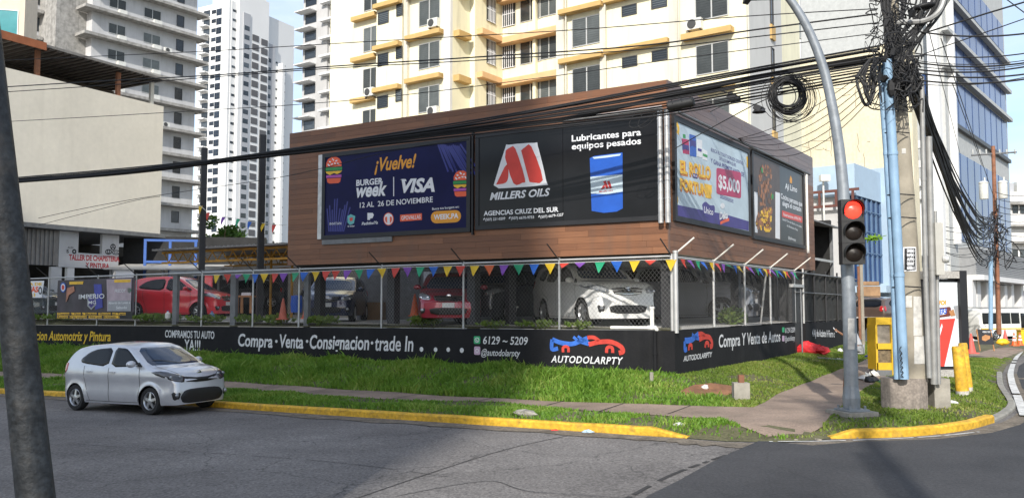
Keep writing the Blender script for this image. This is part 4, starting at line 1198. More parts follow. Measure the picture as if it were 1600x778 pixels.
# lamps reaching out over the billboards
for i, (x, y, px, py) in enumerate(((1146, 152, 1135, 160), (1186, 170, 1150, 177))):
    a, z = BR.hit(x, y, 1.0)
    lp = thing('billboard_lamp', ('small black floodlight on an arm over the side face, nearer the box corner', 'small black floodlight on a thin arm over the side face, right of another')[i], 'floodlight', BR.P(a, .0, BZ1-.2))
    mb = MB(); mb.tube([BR.P(a-.9, -.02, BZ1-.25), BR.P(a-.5, .5, z+.2), BR.P(a, 1.0, z+.08)], .015, 6); mb.build('arm', M_DARKST, lp)
    mb = MB(); mb.box(BR.P(a, 1.0, z), (.34, .2, .14), rz=BR.ang, rx=.5); mb.lathe([(.1, 0), (.19, -.1)], BR.P(a, 1.0, z), n=8); mb.build('lamp_head', M_DARKST, lp)
# ---------------------------------------------------------------- buildings
M_WGL = mat('window_dark_glass', (.025, .030, .034), .12, var=.5, scale=.7, spec=.7, orand=.6)
M_WGL2 = mat('window_louvre_glass', (.070, .078, .076), .35, var=.35, scale=.8, orand=.6)
M_ALU = mat('aluminium_frame', (.50, .50, .48), .45, .3, var=.05)
M_DKFR = mat('dark_window_frame', (.05, .05, .05), .5, var=.1)
M_ACW = mat('aircon_white', (.62, .62, .58), .5, var=.12)
M_ACD = mat('aircon_grille', (.05, .05, .05), .6)
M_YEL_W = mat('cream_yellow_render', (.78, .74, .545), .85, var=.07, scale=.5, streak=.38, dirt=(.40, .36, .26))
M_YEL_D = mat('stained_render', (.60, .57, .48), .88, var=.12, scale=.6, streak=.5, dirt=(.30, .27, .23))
M_HOOD = mat('ochre_hood', (.52, .34, .13), .8, var=.1, scale=1.5, streak=.2, dirt=(.35, .2, .08))
M_PEACH = mat('peach_slab', (.66, .42, .22), .8, var=.08, scale=1.5)
M_WHT_W = mat('white_render', (.66, .655, .64), .85, var=.06, scale=.4, streak=.2, dirt=(.42, .41, .39))
M_WHT_D = mat('grimy_white_render', (.50, .50, .50), .88, var=.10, scale=.5, streak=.35, dirt=(.27, .26, .25))
M_SLABG = mat('grimy_slab_edge', (.30, .29, .27), .9, var=.35, scale=2, streak=.6, dirt=(.08, .075, .07))
M_TOW = mat('tower_white', (.70, .70, .69), .7, var=.03, scale=.1)
M_TOWG = mat('tower_grey', (.38, .39, .41), .7, var=.04, scale=.1)
M_TGL = mat('tower_blue_glass', (.018, .028, .045), .15, var=.5, scale=.12, spec=.4, orand=.5)
M_LOUV = mat('tower_grey_screen', (.10, .10, .105), .7, var=.1)
M_GREYW = mat('grey_render', (.44, .435, .43), .85, var=.08, scale=.5, streak=.25, dirt=(.22, .21, .2))
M_BEIGE = mat('beige_render', (.68, .635, .54), .8, var=.07, scale=.35, bump=.15, bscale=2, streak=.16, dirt=(.42, .38, .31), fine=.03, fscale=5)
M_CREAM = mat('old_cream_render', (.66, .60, .44), .9, var=.12, scale=.35, streak=.45, dirt=(.36, .32, .25), fine=.08, fscale=6)
M_PBL = mat('pale_blue_cladding', (.36, .47, .58), .45, var=.05)
M_GLB = mat('blue_curtain_glass', (.026, .06, .17), .15, var=.3, scale=.16, spec=.4)
M_GLB2 = mat('blue_shop_glass', (.010, .04, .13), .25, var=.4, scale=.4, spec=.25)
M_LEDGE = mat('grey_ledge', (.42, .43, .42), .7, var=.1)
M_RUSTY = mat('rusty_steel', (.23, .10, .055), .8, var=.35, scale=4)
M_TIN = mat('corrugated_tin', (.22, .21, .20), .55, .3, var=.25, scale=1.2, streak=.4, dirt=(.12, .08, .05))
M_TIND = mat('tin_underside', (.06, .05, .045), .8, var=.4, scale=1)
M_DARK = mat('shade_black_interior', (.022, .022, .022), .9, var=.3)  # near-black colour stands in for shade inside sheds and entrances
M_TEALG = mat('teal_window_glass', (.08, .28, .30), .1, var=.2, scale=.5)
WCACHE = {}
def win_mesh(style, w, h):
    k = (style, round(w, 2), round(h, 2))
    if k in WCACHE: return WCACHE[k]
    mb = MB(); t = .05
    B = lambda x0, x1, z0, z1, y0, y1, mi: mb.obox((x0, y1, z0), (x1-x0, 0, 0), (0, y0-y1, 0), (0, 0, z1-z0), mi)
    if style in ('double', 'single', 'dark', 'slit', 'louvre', 'grille', 'tower', 'teal', 'big'):
        gm = {'double': 1, 'louvre': 2}.get(style, 1)
        B(-w/2, w/2, 0, h, -.012, .02, 1)
        if style != 'slit' and style != 'tower':
            fm = 0
            B(-w/2-.0, -w/2+t, 0, h, -.05, -.013, fm); B(w/2-t, w/2, 0, h, -.05, -.013, fm)
            B(-w/2+t, w/2-t, 0, t, -.05, -.013, fm); B(-w/2+t, w/2-t, h-t, h, -.05, -.013, fm)
        if style in ('double', 'big'): B(-.035, .035, t, h-t, -.048, -.013, 0)
        if style == 'double':
            n = int(h/.14)
            for i in range(1, n):
                z = t+(h-2*t)*i/n
                B(-w/2+t, -.036, z-.012, z+.012, -.03, -.013, 2); B(.036, w/2-t, z-.012, z+.012, -.03, -.013, 2)
        if style == 'louvre':
            n = int(h/.13)
            for i in range(1, n):
                z = t+(h-2*t)*i/n; B(-w/2+t, w/2-t, z-.015, z+.015, -.035, -.013, 2)
        if style == 'grille':
            n = int(w/.16)
            for i in range(1, n): x = -w/2+w*i/n; B(x-.02, x+.02, 0, h, -.11, -.08, 3)
            for z in (0.02, h*.5, h-.05): B(-w/2, w/2, z, z+.04, -.08, -.055, 3)
        if style == 'tower':
            for x in (-w/6, w/6): B(x-.05, x+.05, 0, h, -.05, -.013, 0)
            B(-w/2, w/2, h*.4, h*.4+.08, -.05, -.013, 0)
    me = bpy.data.meshes.new('window')
    me.from_pydata([tuple(v) for v in mb.v], [], mb.f)
    frm = {'double': M_ALU, 'single': M_DKFR, 'dark': M_DKFR, 'louvre': M_DKFR, 'grille': M_DKFR, 'tower': M_DKFR, 'slit': M_DKFR, 'teal': M_ALU, 'big': M_ALU}[style]
    gls = {'teal': M_TEALG, 'tower': M_TGL, 'double': M_WGL2}.get(style, M_WGL)
    for m in (frm, gls, M_WGL2, M_W): me.materials.append(m)
    me.polygons.foreach_set('material_index', mb.m)
    WCACHE[k] = me
    return me
def put_win(root, F, a, z, w, h, style, b=0.0, name='window'):
    o = bpy.data.objects.new(name, win_mesh(style, w, h)); COL.objects.link(o); o.parent = root
    p = F.P(a, b, z)
    o.location = p-Vector(root.location); o.rotation_euler = (0, 0, F.ang)
    return o
PCACHE = {}
def put_box(root, F, a0, a1, z0, z1, b0, b1, name, m):
    k = (round(a1-a0, 2), round(z1-z0, 2), round(b1-b0, 3), m.name)
    if k not in PCACHE:
        mb = MB(); mb.obox((0, 0, 0), (a1-a0, 0, 0), (0, -(b1-b0), 0), (0, 0, z1-z0))
        me = bpy.data.meshes.new(name); me.from_pydata([tuple(v) for v in mb.v], [], mb.f); me.materials.append(m); PCACHE[k] = me
    o = bpy.data.objects.new(name, PCACHE[k]); COL.objects.link(o); o.parent = root
    o.location = F.P(a0, b0, z0)-Vector(root.location); o.rotation_euler = (0, 0, F.ang)
    return o
ACM = None
def put_ac(root, F, a, z, b=.0):
    global ACM
    if ACM is None:
        mb = MB(); mb.obox((-.42, -.34, 0), (.84, 0, 0), (0, .3, 0), (0, 0, .58), 0)
        mb.lathe([(.0005, 0), (.23, 0), (.25, .02), (.23, .03), (.0005, .03)], (-.1, -.345, .29), (0, -1, 0), 16, 1)
        mb.obox((-.35, -.3, -.06), (.05, 0, 0), (0, .3, 0), (0, 0, .06), 1); mb.obox((.3, -.3, -.06), (.05, 0, 0), (0, .3, 0), (0, 0, .06), 1)
        ACM = bpy.data.meshes.new('air_conditioner'); ACM.from_pydata([tuple(v) for v in mb.v], [], mb.f)
        ACM.materials.append(M_ACW); ACM.materials.append(M_ACD); ACM.polygons.foreach_set('material_index', mb.m)
    o = bpy.data.objects.new('air_conditioner', ACM); COL.objects.link(o); o.parent = root
    o.location = F.P(a, b, z)-Vector(root.location); o.rotation_euler = (0, 0, F.ang); return o
def wall_box(root, F, a0, a1, z0, z1, b0, b1, m, name='wall'):
    mb = MB(); F.box(mb, a0, a1, z0, z1, b0, b1); return mb.build(name, m, root)
def vpdir(vpx): v = Vector((vpx-CX, FPX, 0)); return v.normalized()

# --- yellow apartment block -------------------------------------------------
yp = at(1172, 120, 42)
ey = vpdir(-1050); YL = Face((yp.x, yp.y), (-ey.x, -ey.y)); YR = Face((yp.x, yp.y), (-ey.y, ey.x) if -ey.y > 0 else (ey.y, -ey.x))
yel = thing('apartment_building', 'cream yellow apartment building with ochre window hoods rising behind the wooden box', 'building', YL.P(0, 0, 1.4))
A = lambda px, py=80, F=YL, b=0: F.hit(px, py, b)[0]
Zt = 32.0; Zb = 1.4; FH = 2.95
zhood = YL.hit(1113, 50)[1]                      # top of a hood over a window on the right wing
aG0, aG1, aH0, aI0 = A(872), A(944), A(947), A(1049)
aw = A(707)                                       # right end of the left wing
# right wing
wall_box(yel, YL, aG0, 0, Zb, Zt, -9, 0, M_YEL_W)
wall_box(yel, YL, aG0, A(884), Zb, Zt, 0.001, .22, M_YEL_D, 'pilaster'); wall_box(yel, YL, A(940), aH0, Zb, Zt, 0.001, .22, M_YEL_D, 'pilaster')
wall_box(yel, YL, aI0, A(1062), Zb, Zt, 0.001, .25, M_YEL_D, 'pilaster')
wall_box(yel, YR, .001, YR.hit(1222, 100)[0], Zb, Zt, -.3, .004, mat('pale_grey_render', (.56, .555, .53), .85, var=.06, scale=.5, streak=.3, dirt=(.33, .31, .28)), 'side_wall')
for k in range(-4, 4):
    zh = zhood-k*FH
    if zh < 4 or zh > Zt-.5: continue
    # I : window with hood
    a0, a1 = A(1070), A(1148)
    put_box(yel, YL, a0, a1, zh-.3, zh, .0, .55, 'window_hood', M_HOOD)
    put_win(yel, YL, A(1113), zh-.62-1.62, A(1139)-A(1087), 1.62, 'double')
    if k in (-1, 1): put_ac(yel, YL, A(1088), zh-3.05+.32, 0.02)
    # H : small louvre windows on the plain bay
    put_box(yel, YL, aH0+.05, aI0-.05, zh-.2, zh+.05, .0, .45, 'window_hood', M_HOOD)
    put_win(yel, YL, A(984), zh-.47-.62, .95, .60, 'louvre'); put_win(yel, YL, A(1031), zh-.42-.62, .95, .60, 'louvre')
    # G : window with hood between pilasters
    zg = zh
    put_box(yel, YL, A(879), A(946), zg-.3, zg-.02, .0, .55, 'window_hood', M_HOOD)
    put_win(yel, YL, A(917), zg-.6-1.7, A(940)-A(894), 1.7, 'double')
    # side wall slot windows
    put_win(yel, YR, YR.hit(1206, 60)[0], zh-1.9, .5, 1.6, 'single', .01); put_box(yel, YR, YR.hit(1203, 60)[0], YR.hit(1209, 60)[0], zh-3.0+.2, zh-2.0, .006, .12, 'ochre_panel', M_HOOD)
mb = MB()
for px in (886, 947, 1062, 1170): a = A(px); mb.tube([YL.P(a+.1, .3, 3), YL.P(a+.1, .3, Zt-1)], .05, 6)
mb.build('drainpipe', M_YEL_D, yel)
# courtyard back wall, facing the street, and left return
def ret_b(px, a, lo=0.0):
    """depth b (negative) on the line a=const where the ray of px passes"""
    best = None
    for i in range(0, 2400):
        b = -i*.01; p = YL.P(a, b, 0)
        if CX+FPX*p.x/p.y >= px: return b
    return -24
bD = ret_b(733, aw)            # notch depth
aP = YL.hit(742, 80, bD)[0]
bE = bD
pE = YL.P(aP, bD, 0)
b = bD
while b > -30:
    p = YL.P(aP, b, 0)
    if CX+FPX*p.x/p.y >= 785: break
    b -= .02
bF = b
wall_box(yel, YL, A(546)-2, aw, Zb, Zt, -9, 0, M_YEL_W)                      # left wing core
wall_box(yel, YL, aw+.001, aP, Zb, Zt, bD-3, bD, M_YEL_W)
wall_box(yel, YL, aP-1.2, aG0-.001, Zb, Zt, bF-4, bF, M_YEL_W, 'courtyard_wall')
wall_box(yel, YL, aw+.002, aP-.001, Zb, Zt, bF-2, bD-.001, M_YEL_W, 'return_wall')
YE = Face(tuple(YL.P(aP, bD, 0)[:2]), tuple(YR.ex[:2])); YD = Face(tuple(YL.P(aw, 0, 0)[:2]), tuple(YR.ex[:2]))
YF = YL.off(0, bF)
hz = lambda F, px, py, b=0: F.hit(px, py, b)
fh = lambda F, px, y0, y1: abs(F.hit(px, y0)[1]-F.hit(px, y1)[1])
zs0 = YF.hit(800, 62)[1]
for k in range(-3, 4):
    z = zs0-k*FH
    if z < 4 or z > Zt: continue
    # slab lip round the courtyard
    put_box(yel, YF, YF.hit(785, 60)[0]-.3, YF.hit(872, 60)[0]+2, z-.42, z, .0, .75, 'balcony_slab', M_PEACH)
    LE = (bD-bF)
    put_box(yel, YE, .2, LE-.76, z-.30, z+.08, 0, .5, 'balcony_slab', M_PEACH)
    put_win(yel, YF, YF.hit(793, 60)[0], z+.95, 1.35, 1.75, 'grille')
    put_win(yel, YF, YF.hit(829, 60)[0], z+1.0, 1.7, 1.6, 'big'); put_win(yel, YF, YF.hit(858, 60)[0], z+1.05, 1.6, 1.65, 'double')
    put_win(yel, YE, YE.hit(767, 60)[0], z+.95, 1.0, 1.7, 'grille')
    # notch hoods
    LD = -bD
    put_box(yel, YD, LD*.05, LD*.75, z-.9, z-.5, 0, .5, 'window_hood', M_HOOD)
wall_box(yel, YF, YF.hit(838, 60)[0]-.12, YF.hit(838, 60)[0]+.12, Zb, Zt, 0.001, .3, M_YEL_W, 'pilaster')
# left wing bays
zl0 = YL.hit(665, 54)[1]
for k in range(-3, 5):
    z = zl0-k*FH
    if z < 4 or z > Zt: continue
    put_box(yel, YL, A(640), A(694), z-.3, z, 0, .55, 'window_hood', M_HOOD)
    put_win(yel, YL, A(671), z-.62-1.75, A(687)-A(654), 1.75, 'double')
    put_ac(yel, YL, A(680), z+.25, .0) if k in (0, 2) else None
    put_box(yel, YL, A(593), A(633), z-.55, z-.25, .32, .75, 'window_hood', M_HOOD)
    put_win(yel, YL, A(604), z-1.62, 1.0, .85, 'louvre', .33); put_win(yel, YL, A(629), z-1.38, .55, .85, 'louvre', .33)
    put_box(yel, YL, A(555), A(592), z-.9, z-.6, 0, .5, 'window_hood', M_HOOD)
    put_win(yel, YL, A(580), z-3.2, A(592)-A(568), 1.75, 'double')
    if k == 1: put_ac(yel, YL, A(587), z-.7, .35)
wall_box(yel, YL, A(593), A(633), Zb, Zt, 0.001, .32, M_YEL_W, 'bay')
wall_box(yel, YL, A(634.5), A(640), Zb, Zt, 0.001, .25, M_YEL_D, 'pilaster'); wall_box(yel, YL, A(697), aw, Zb, Zt, .001, .25, M_WHT_W, 'pilaster')
zr = YL.hit(567, 34)[1]
# --- grey and white apartment block behind it --------------------------------
gp0 = at(510, 150, 120); eg = vpdir(-1050)
GL = Face((gp0.x, gp0.y), (-eg.x, -eg.y))
gry = thing('apartment_building', 'pale grey and white apartment building with thin projecting hoods left of the yellow one', 'building', GL.P(0, 0, 1))
wall_box(gry, GL, A(472, 150, GL), 0, 0, 62, -12, 0, M_GREYW)
wall_box(gry, GL, .001, A(640, 150, GL), 0, 60, -12, -.4, M_WHT_W)
zA = GL.hit(485, 20)[1]; FG = (GL.hit(485, 20)[1]-GL.hit(485, 185)[1])/6.0
for k in range(-3, 12):
    z = zA-k*FG
    put_box(gry, GL, A(469, 150, GL), A(493, 150, GL), z-.05, z+.1, 0, 1.4, 'window_hood', M_WHT_W)
    put_win(gry, GL, A(484, 150, GL), z-1.7, A(493, 150, GL)-A(476, 150, GL), 1.45, 'single')
    z2 = z+.6
    put_box(gry, GL, A(503, 150, GL), A(560, 150, GL), z2-.1, z2+.2, -.4, .8, 'slab_edge', M_WHT_W)
    put_win(gry, GL, A(518, 150, GL), z2-2.2, A(524, 150, GL)-A(511, 150, GL), 1.5, 'dark', -.38)
# --- white tower ---------------------------------------------------------------
tp = at(358, 200, 270); el = vpdir(-1730); er = vpdir(1536)
TL = Face((tp.x, tp.y), (-el.x, -el.y)); TR = Face((tp.x, tp.y), (er.x, er.y))
tow = thing('apartment_tower', 'tall white apartment tower with stacked windows in the distance', 'tower', TL.P(0, 0, 0))
AT = lambda px: TL.hit(px, 200)[0]
AR = lambda px: TR.hit(px, 200)[0]
ztop = TL.hit(340, 6)[1]
wall_box(tow, TL, AT(305), 0, 0, ztop, -30, 0, M_TOW); 
wall_box(tow, TR, AR(367), AR(414), 0, ztop+4, -12, 1.0, M_TOW); wall_box(tow, TR, AR(373), AR(384), 0, ztop-3, 1.001, 1.3, M_TOWG)
wall_box(tow, TR, AR(386), AR(414), 0, ztop+16, -10, -.5, M_TOW, 'roof_block')
wall_box(tow, TR, AR(414), AR(427), 0, ztop-10, -12, .2, M_TOWG); wall_box(tow, TR, AR(427), AR(446), 0, ztop-17, -12, 0, M_TOW)
wall_box(tow, TR, AR(433), AR(437), 0, ztop-16, .001, 2.0, M_TOW, 'fin'); wall_box(tow, TL, AT(346), AT(357.5), 0, ztop, .001, 1.0, M_TOW, 'fin')
FT = (TL.hit(340, 10)[1]-TL.hit(340, 140)[1])/9.0
for k in range(0, 30):
    z = ztop-4.2-k*FT
    if z < 1: break
    put_win(tow, TL, AT(339.5), z, AT(345)-AT(334), FT*.72, 'tower', .02); put_win(tow, TL, AT(330), z+FT*.28, AT(333.4)-AT(326.5), FT*.42, 'tower', .02, 'small_window')
    put_box(tow, TL, AT(312), AT(324), z-.1, z+.25, 0, 1.8, 'balcony', M_TOW); put_win(tow, TL, AT(319), z+.3, AT(324)-AT(314), FT*.7, 'slit', .02, 'balcony_door')
    put_win(tow, TR, AR(362.5), z+.6, AR(365.5)-AR(360), FT*.25, 'slit', .02, 'slit_window')
    if k > 0:
        put_win(tow, TR, AR(378.5), z-1.5, AR(382.5)-AR(374.5), FT*.5, 'slit', 1.32, 'recessed_window')
        put_box(tow, TR, AR(388), AR(398), z-4.0, z-4.0+FT*.66, 1.001, 1.15, 'screen', M_LOUV); put_box(tow, TR, AR(402), AR(412), z-4.4, z-4.4+FT*.66, 1.001, 1.15, 'screen', M_LOUV)
    if k > 2:
        put_win(tow, TR, AR(418.5), z-3, AR(421)-AR(416), FT*.45, 'slit', .22, 'narrow_window')
        put_win(tow, TR, AR(430.5), z-2.5, AR(432)-AR(429), FT*.22, 'slit', .02, 'slit_window'); put_win(tow, TR, AR(441.5), z-2.7, AR(444)-AR(439), FT*.22, 'slit', .02, 'slit_window')
# --- grimy white apartment block on the left ----------------------------------
wp = at(143, 60, 88); ew = vpdir(1760)
WF = Face((wp.x, wp.y), (ew.x, ew.y)); WS = Face((wp.x, wp.y), (ew.y, -ew.x))
whb = thing('apartment_building', 'grimy white apartment building with projecting slabs and boxed air conditioners, upper left', 'building', WF.P(0, 0, 1))
AW = lambda px: WF.hit(px, 100)[0]
wall_box(whb, WF, 0, AW(306), 0, 48, -14, 0, M_WHT_D)
# back part to the left: recess and stair shaft
wall_box(whb, WF, -3.2, -.001, 0, 48, -14, -1.2, M_SLABG, 'stair_shaft')
WB = WF.off(0, -5.0)
wall_box(whb, WF, WB.hit(30, 60)[0], -3.201, 0, 48, -16, -5.0, M_WHT_D)
zs = WF.hit(143, 15)[1]; FW = WF.hit(143, 15)[1]-WF.hit(143, 56.5)[1]
for k in range(-4, 12):
    z = zs-k*FW
    if z < 5: break
    put_box(whb, WF, -1.3, AW(316), z-.20, z+.12, -1.0, 1.15, 'slab', M_SLABG)
    put_box(whb, WB, WB.hit(36, 60)[0], -3.3, z-.6, z-.25, 0, 1.2, 'slab', M_SLABG)
    for px in (181, 236):
        put_win(whb, WF, AW(px), z-2.05, AW(px+13.5)-AW(px-13.5), 1.15, 'double'); 
        put_box(whb, WF, AW(px+1), AW(px+13), z-2.75, z-2.1, .0, .4, 'air_conditioner', M_ACW)
    if k in (0, 3): put_ac(whb, WF, AW(258), z-2.75, .3)
    put_win(whb, WF, AW(280), z-2.0, AW(285.5)-AW(274), 1.35, 'dark')
    put_win(whb, WB, WB.hit(68, 60)[0], z-2.3, 1.5, 1.5, 'dark'); put_box(whb, WB, WB.hit(65, 60)[0], WB.hit(73, 60)[0], z-3.0, z-2.4, 0, .4, 'air_conditioner', M_ACW)
    put_win(whb, WB, WB.hit(102, 60)[0], z-2.1, .9, .9, 'dark')
# --- beige workshop building ---------------------------------------------------
bp0 = at(252, 300, 42.6); eb = vpdir(1500)
BF = Face((bp0.x, bp0.y), (eb.x, eb.y))
AB = lambda px, py=300: BF.hit(px, py)[0]
ztopb = BF.hit(252, 166)[1]; zbot = BF.hit(252, 367)[1]
bei = thing('workshop_building', 'large blank beige wall building with a tin roof canopy and hand lettered workshop front', 'building', BF.P(0, 0, LOTZ))
wall_box(bei, BF, AB(-60), 0, zbot, ztopb, -8, 0, M_BEIGE, 'upper_wall')
zroof = BF.hit(255, 122)[1]
mb = MB(); BF.box(mb, AB(-60), .1, zroof-.12, zroof, -14, .05); mb.build('roof', M_TIN, bei)
mb = MB(); BF.box(mb, AB(-60), AB(62), zroof-.3, zroof+.05, .051, .12); mb.build('rust_fascia', mat('rust_red_fascia', (.30, .10, .04), .7, var=.2), bei)
mb = MB()
for i in range(60):
    if AB(-60)+i*.35 < -.1: BF.box(mb, AB(-60)+i*.35, AB(-60)+i*.35+.12, zroof-.2, zroof-.121, -13.8, 0)
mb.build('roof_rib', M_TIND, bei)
for px, py in ((70, 80), (196, 112), (248, 125)):
    a = AB(px, py); mb = MB(); BF.box(mb, a-.1, a+.1, ztopb-.3, zroof-.2, -.6, -.45); mb.build('roof_post', M_RUSTY if px < 240 else M_ALU, bei)
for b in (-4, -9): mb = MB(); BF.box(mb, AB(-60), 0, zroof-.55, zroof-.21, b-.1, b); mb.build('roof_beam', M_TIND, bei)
# lower storey
mb = MB(); BF.box(mb, AB(-60), 1.2, zbot-.2, zbot-.002, -8, .5); mb.build('eave', M_GREYST, bei)
zsg0 = BF.hit(190, 421)[1]; zsg1 = BF.hit(190, 371)[1]
a0, a1 = AB(95), AB(188)
o0, o1 = AB(125), AB(162); zo = BF.hit(140, 396)[1]
mb = MB(); BF.box(mb, a0, o0, zsg0, zbot-.21, -.15, .02); BF.box(mb, o1, a1, zsg0, zbot-.21, -.15, .02); BF.box(mb, o0, o1, zsg0, zo, -.15, .02); mb.build('sign_wall', M_WHT_D, bei)
mb = MB(); BF.box(mb, AB(-60), a0-.01, zsg0+.05, zbot-.21, -.15, 0)
for i in range(110): a = AB(-60)+i*.2; (BF.box(mb, a, a+.09, zsg0+.05, zbot-.22, .001, .05) if a < a0-.2 else None)
mb.build('corrugated_wall', M_TIN, bei)
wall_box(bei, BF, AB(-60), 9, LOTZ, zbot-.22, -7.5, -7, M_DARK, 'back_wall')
wall_box(bei, BF, a0-.3, a0+.2, LOTZ, zsg0, -.2, -.02, M_WHT_D, 'column'); wall_box(bei, BF, AB(110), AB(121), LOTZ, zsg0, -.2, -.02, M_WHT_W, 'column'); wall_box(bei, BF, AB(183), AB(195), LOTZ, zsg0, -.2, -.02, M_WHT_D, 'column')
mb = MB(); write(mb, BF, 'TALLER DE CHAPISTERIA', (107, 406), (186, 408.5), 8.5, b=.025, bold=.03); write(mb, BF, 'Y PINTURA', (133, 417.5), (170, 419.5), 7.5, b=.025, bold=.03); mb.build('red_lettering', mat('sign_red', (.36, .025, .03), .8), bei)
mb = MB(); rline(circ(176, 386, 3.6, 4.2, 16)+[(179.6, 386)], .05, BF, .026, mb); rline([(176, 382), (176, 386), (173, 388)], .05, BF, .026, mb); rline([(176, 386), (179, 388)], .05, BF, .026, mb)
rline(circ(169, 393.5, 4.6, 3.4, 16)+[(173.6, 393.5)], .05, BF, .026, mb); rline(circ(169, 393, 1.6, 3.2, 12)+[(170.6, 393)], .04, BF, .0265, mb)
rline(circ(181, 394.5, 6, 3.2, 16)+[(187, 394.5)], .04, BF, .026, mb); write(mb, BF, 'KIA', (177.5, 396), (184.5, 396.3), 3, b=.026)
write(mb, BF, 'S', (103, 395), (107, 395), 5, b=.026, bold=.03); rline(circ(115.5, 393, 2.4, 2.8, 12)+[(117.9, 393)], .07, BF, .026, mb); write(mb, BF, 'AUDI', (105, 388), (114, 388.5), 3, b=.026, bold=.01)
mb.build('black_emblems', M_FRM, bei)
# --- cream house edge, top left -------------------------------------------------
cp = at(38, 40, 62); CF = Face((cp.x, cp.y), (1, .25))
crm = thing('house', 'cream building with a teal window at the top left corner', 'building', CF.P(0, 0, 1))
wall_box(crm, CF, -16, 0, 0, 34, -3, 0, mat('pinkish_cream_render', (.60, .52, .42), .85, var=.06, streak=.2, dirt=(.4, .33, .26)))
z = CF.hit(20, 55)[1]
for k in (0, 1): put_win(crm, CF, CF.hit(10, 40)[0]-k*4, z, 1.6, 1.9, 'teal')
# --- right side: cream party wall, office block and blue glass tower -----------
gp1 = at(1478, 200, 80); ev = vpdir(1905); eu = vpdir(-730)
OR_ = Face((gp1.x, gp1.y), (ev.x, ev.y)); OL = Face((gp1.x, gp1.y), (-eu.x, -eu.y))
off = thing('office_building', 'tall office building with blue glass bands on its side and grey louvred base', 'building', OL.P(0, 0, -1))
AO = lambda px, py=200: OR_.hit(px, py)[0]
wr_ = AO(1574)
zo_top = 46
wall_box(off, OR_, 0, wr_, -1, zo_top, -14, 0, M_LEDGE)
# glass bands
def band(y0, y1, name='glass_band'):
    z1 = OR_.hit(1486, y0)[1]; z0 = OR_.hit(1486, y1)[1]
    a0 = AO(1486); wall_box(off, OR_, a0, wr_-.8, z0, z1, .001, .05, M_GLB, name)
    mb = MB()
    for i in range(1, 9): a = a0+(wr_-.8-a0)*i/9; OR_.box(mb, a-.03, a+.03, z0, z1, .051, .09)
    OR_.box(mb, a0, wr_-.8, z0-.06, z0, .051, .09)
    mb.build('mullions', mat('blue_mullion', (.05, .09, .2), .4), off)
band(-60, -10); band(4, 52); band(62, 108); band(120, 186); band(232, 372)
for y in (-5, 50, 104):
    z = OR_.hit(1478, y)[1]; wall_box(off, OR_, -.6, wr_+.3, z-.4, z, .06, .6, M_LEDGE, 'ledge')
zz = OR_.hit(1486, 192)[1]; wall_box(off, OR_, AO(1486), wr_-.6, zz-.35, zz+.05, .06, .4, M_DKFR, 'sill')
wall_box(off, OR_, AO(1486)-.5, AO(1486)-.001, OR_.hit(1486, 380)[1], zo_top, .001, .6, M_TOW, 'white_fin')
# dark boxes imitating frames reflected in the low glazing
for px in (1503, 1519):
    mb = MB(); OR_.box(mb, AO(px), AO(px)+.8, OR_.hit(1486, 372)[1], OR_.hit(1486, 300)[1], .052, .1); mb.build('reflected_frame', M_WGL, off)
# base
z1 = OR_.hit(1490, 385)[1]; z0 = OR_.hit(1500, 430)[1]
wall_box(off, OR_, AO(1492), wr_+.5, z0, z1, .001, 1.4, mat('grey_louvre', (.24, .245, .25), .6), 'louvre_box')
mb = MB()
for i in range(14): z = z0+(z1-z0)*(i+.5)/14; OR_.box(mb, AO(1492)+.1, wr_+.3, z-.05, z+.03, 1.401, 1.47)
mb.build('louvre_slats', mat('grey_louvre_slat', (.32, .325, .33), .6), off)
wall_box(off, OR_, AO(1490), wr_+1.2, z0-.5, z0-.01, .001, 2.2, M_WHT_W, 'canopy')
for px in (1489, 1497, 1512, 1524, 1541, 1552, 1568): 
    wall_box(off, OR_, AO(px), AO(px)+1.6, -3, z0-.5, .001, 1.2, M_WHT_W, 'column')
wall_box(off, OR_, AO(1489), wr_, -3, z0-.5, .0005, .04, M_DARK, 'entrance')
# front-left face with bands
lw = OL.hit(1232, 60)[0]
wall_box(off, OL, lw, -.001, -1, zo_top, -12, -.3, M_WHT_W)
zb0 = OL.hit(1300, 48)[1]
for k in range(-3, 5):
    z = zb0-k*4.6
    if z < 8: break
    wall_box(off, OL, lw+.8, OL.hit(1372, 60)[0], z, z+2.3, -.299, -.22, mat('grey_band_glass', (.26, .28, .27), .25, var=.1), 'window_band')
    mb = MB()
    for i in range(1, 12): a = lw+.8+(OL.hit(1372, 60)[0]-lw-.8)*i/12; OL.box(mb, a-.04, a+.04, z, z+2.3, -.219, -.17)
    OL.box(mb, lw+.8, OL.hit(1372, 60)[0], z-.06, z, -.219, -.17)
    mb.build('band_mullions', M_GREYW, off)
    wall_box(off, OL, OL.hit(1422, 100)[0], OL.hit(1452, 100)[0], z, z+2.4, -.299, -.22, M_GLB, 'corner_window')
wall_box(off, OL, OL.hit(1454, 100)[0], OL.hit(1470, 100)[0], -1, zo_top, -.299, 1.2, M_TOW, 'white_fin')
wall_box(off, OL, OL.hit(1440, 250)[0], OL.hit(1472, 250)[0], OL.hit(1460, 400)[1], OL.hit(1460, 290)[1], .0, 1.6, M_WHT_W, 'bay')
wall_box(off, OL, OL.hit(1442, 250)[0], OL.hit(1452, 250)[0], -1, OL.hit(1445, 118)[1], .0, .4, M_GLB, 'stair_glazing')
for y in (225, 255, 283, 303): 
    z = OL.hit(1450, y)[1]; put_box(off, OL, OL.hit(1441, y)[0], OL.hit(1450, y)[0], z-.7, z, 1.7, 2.3, 'balcony_box', M_WHT_W)
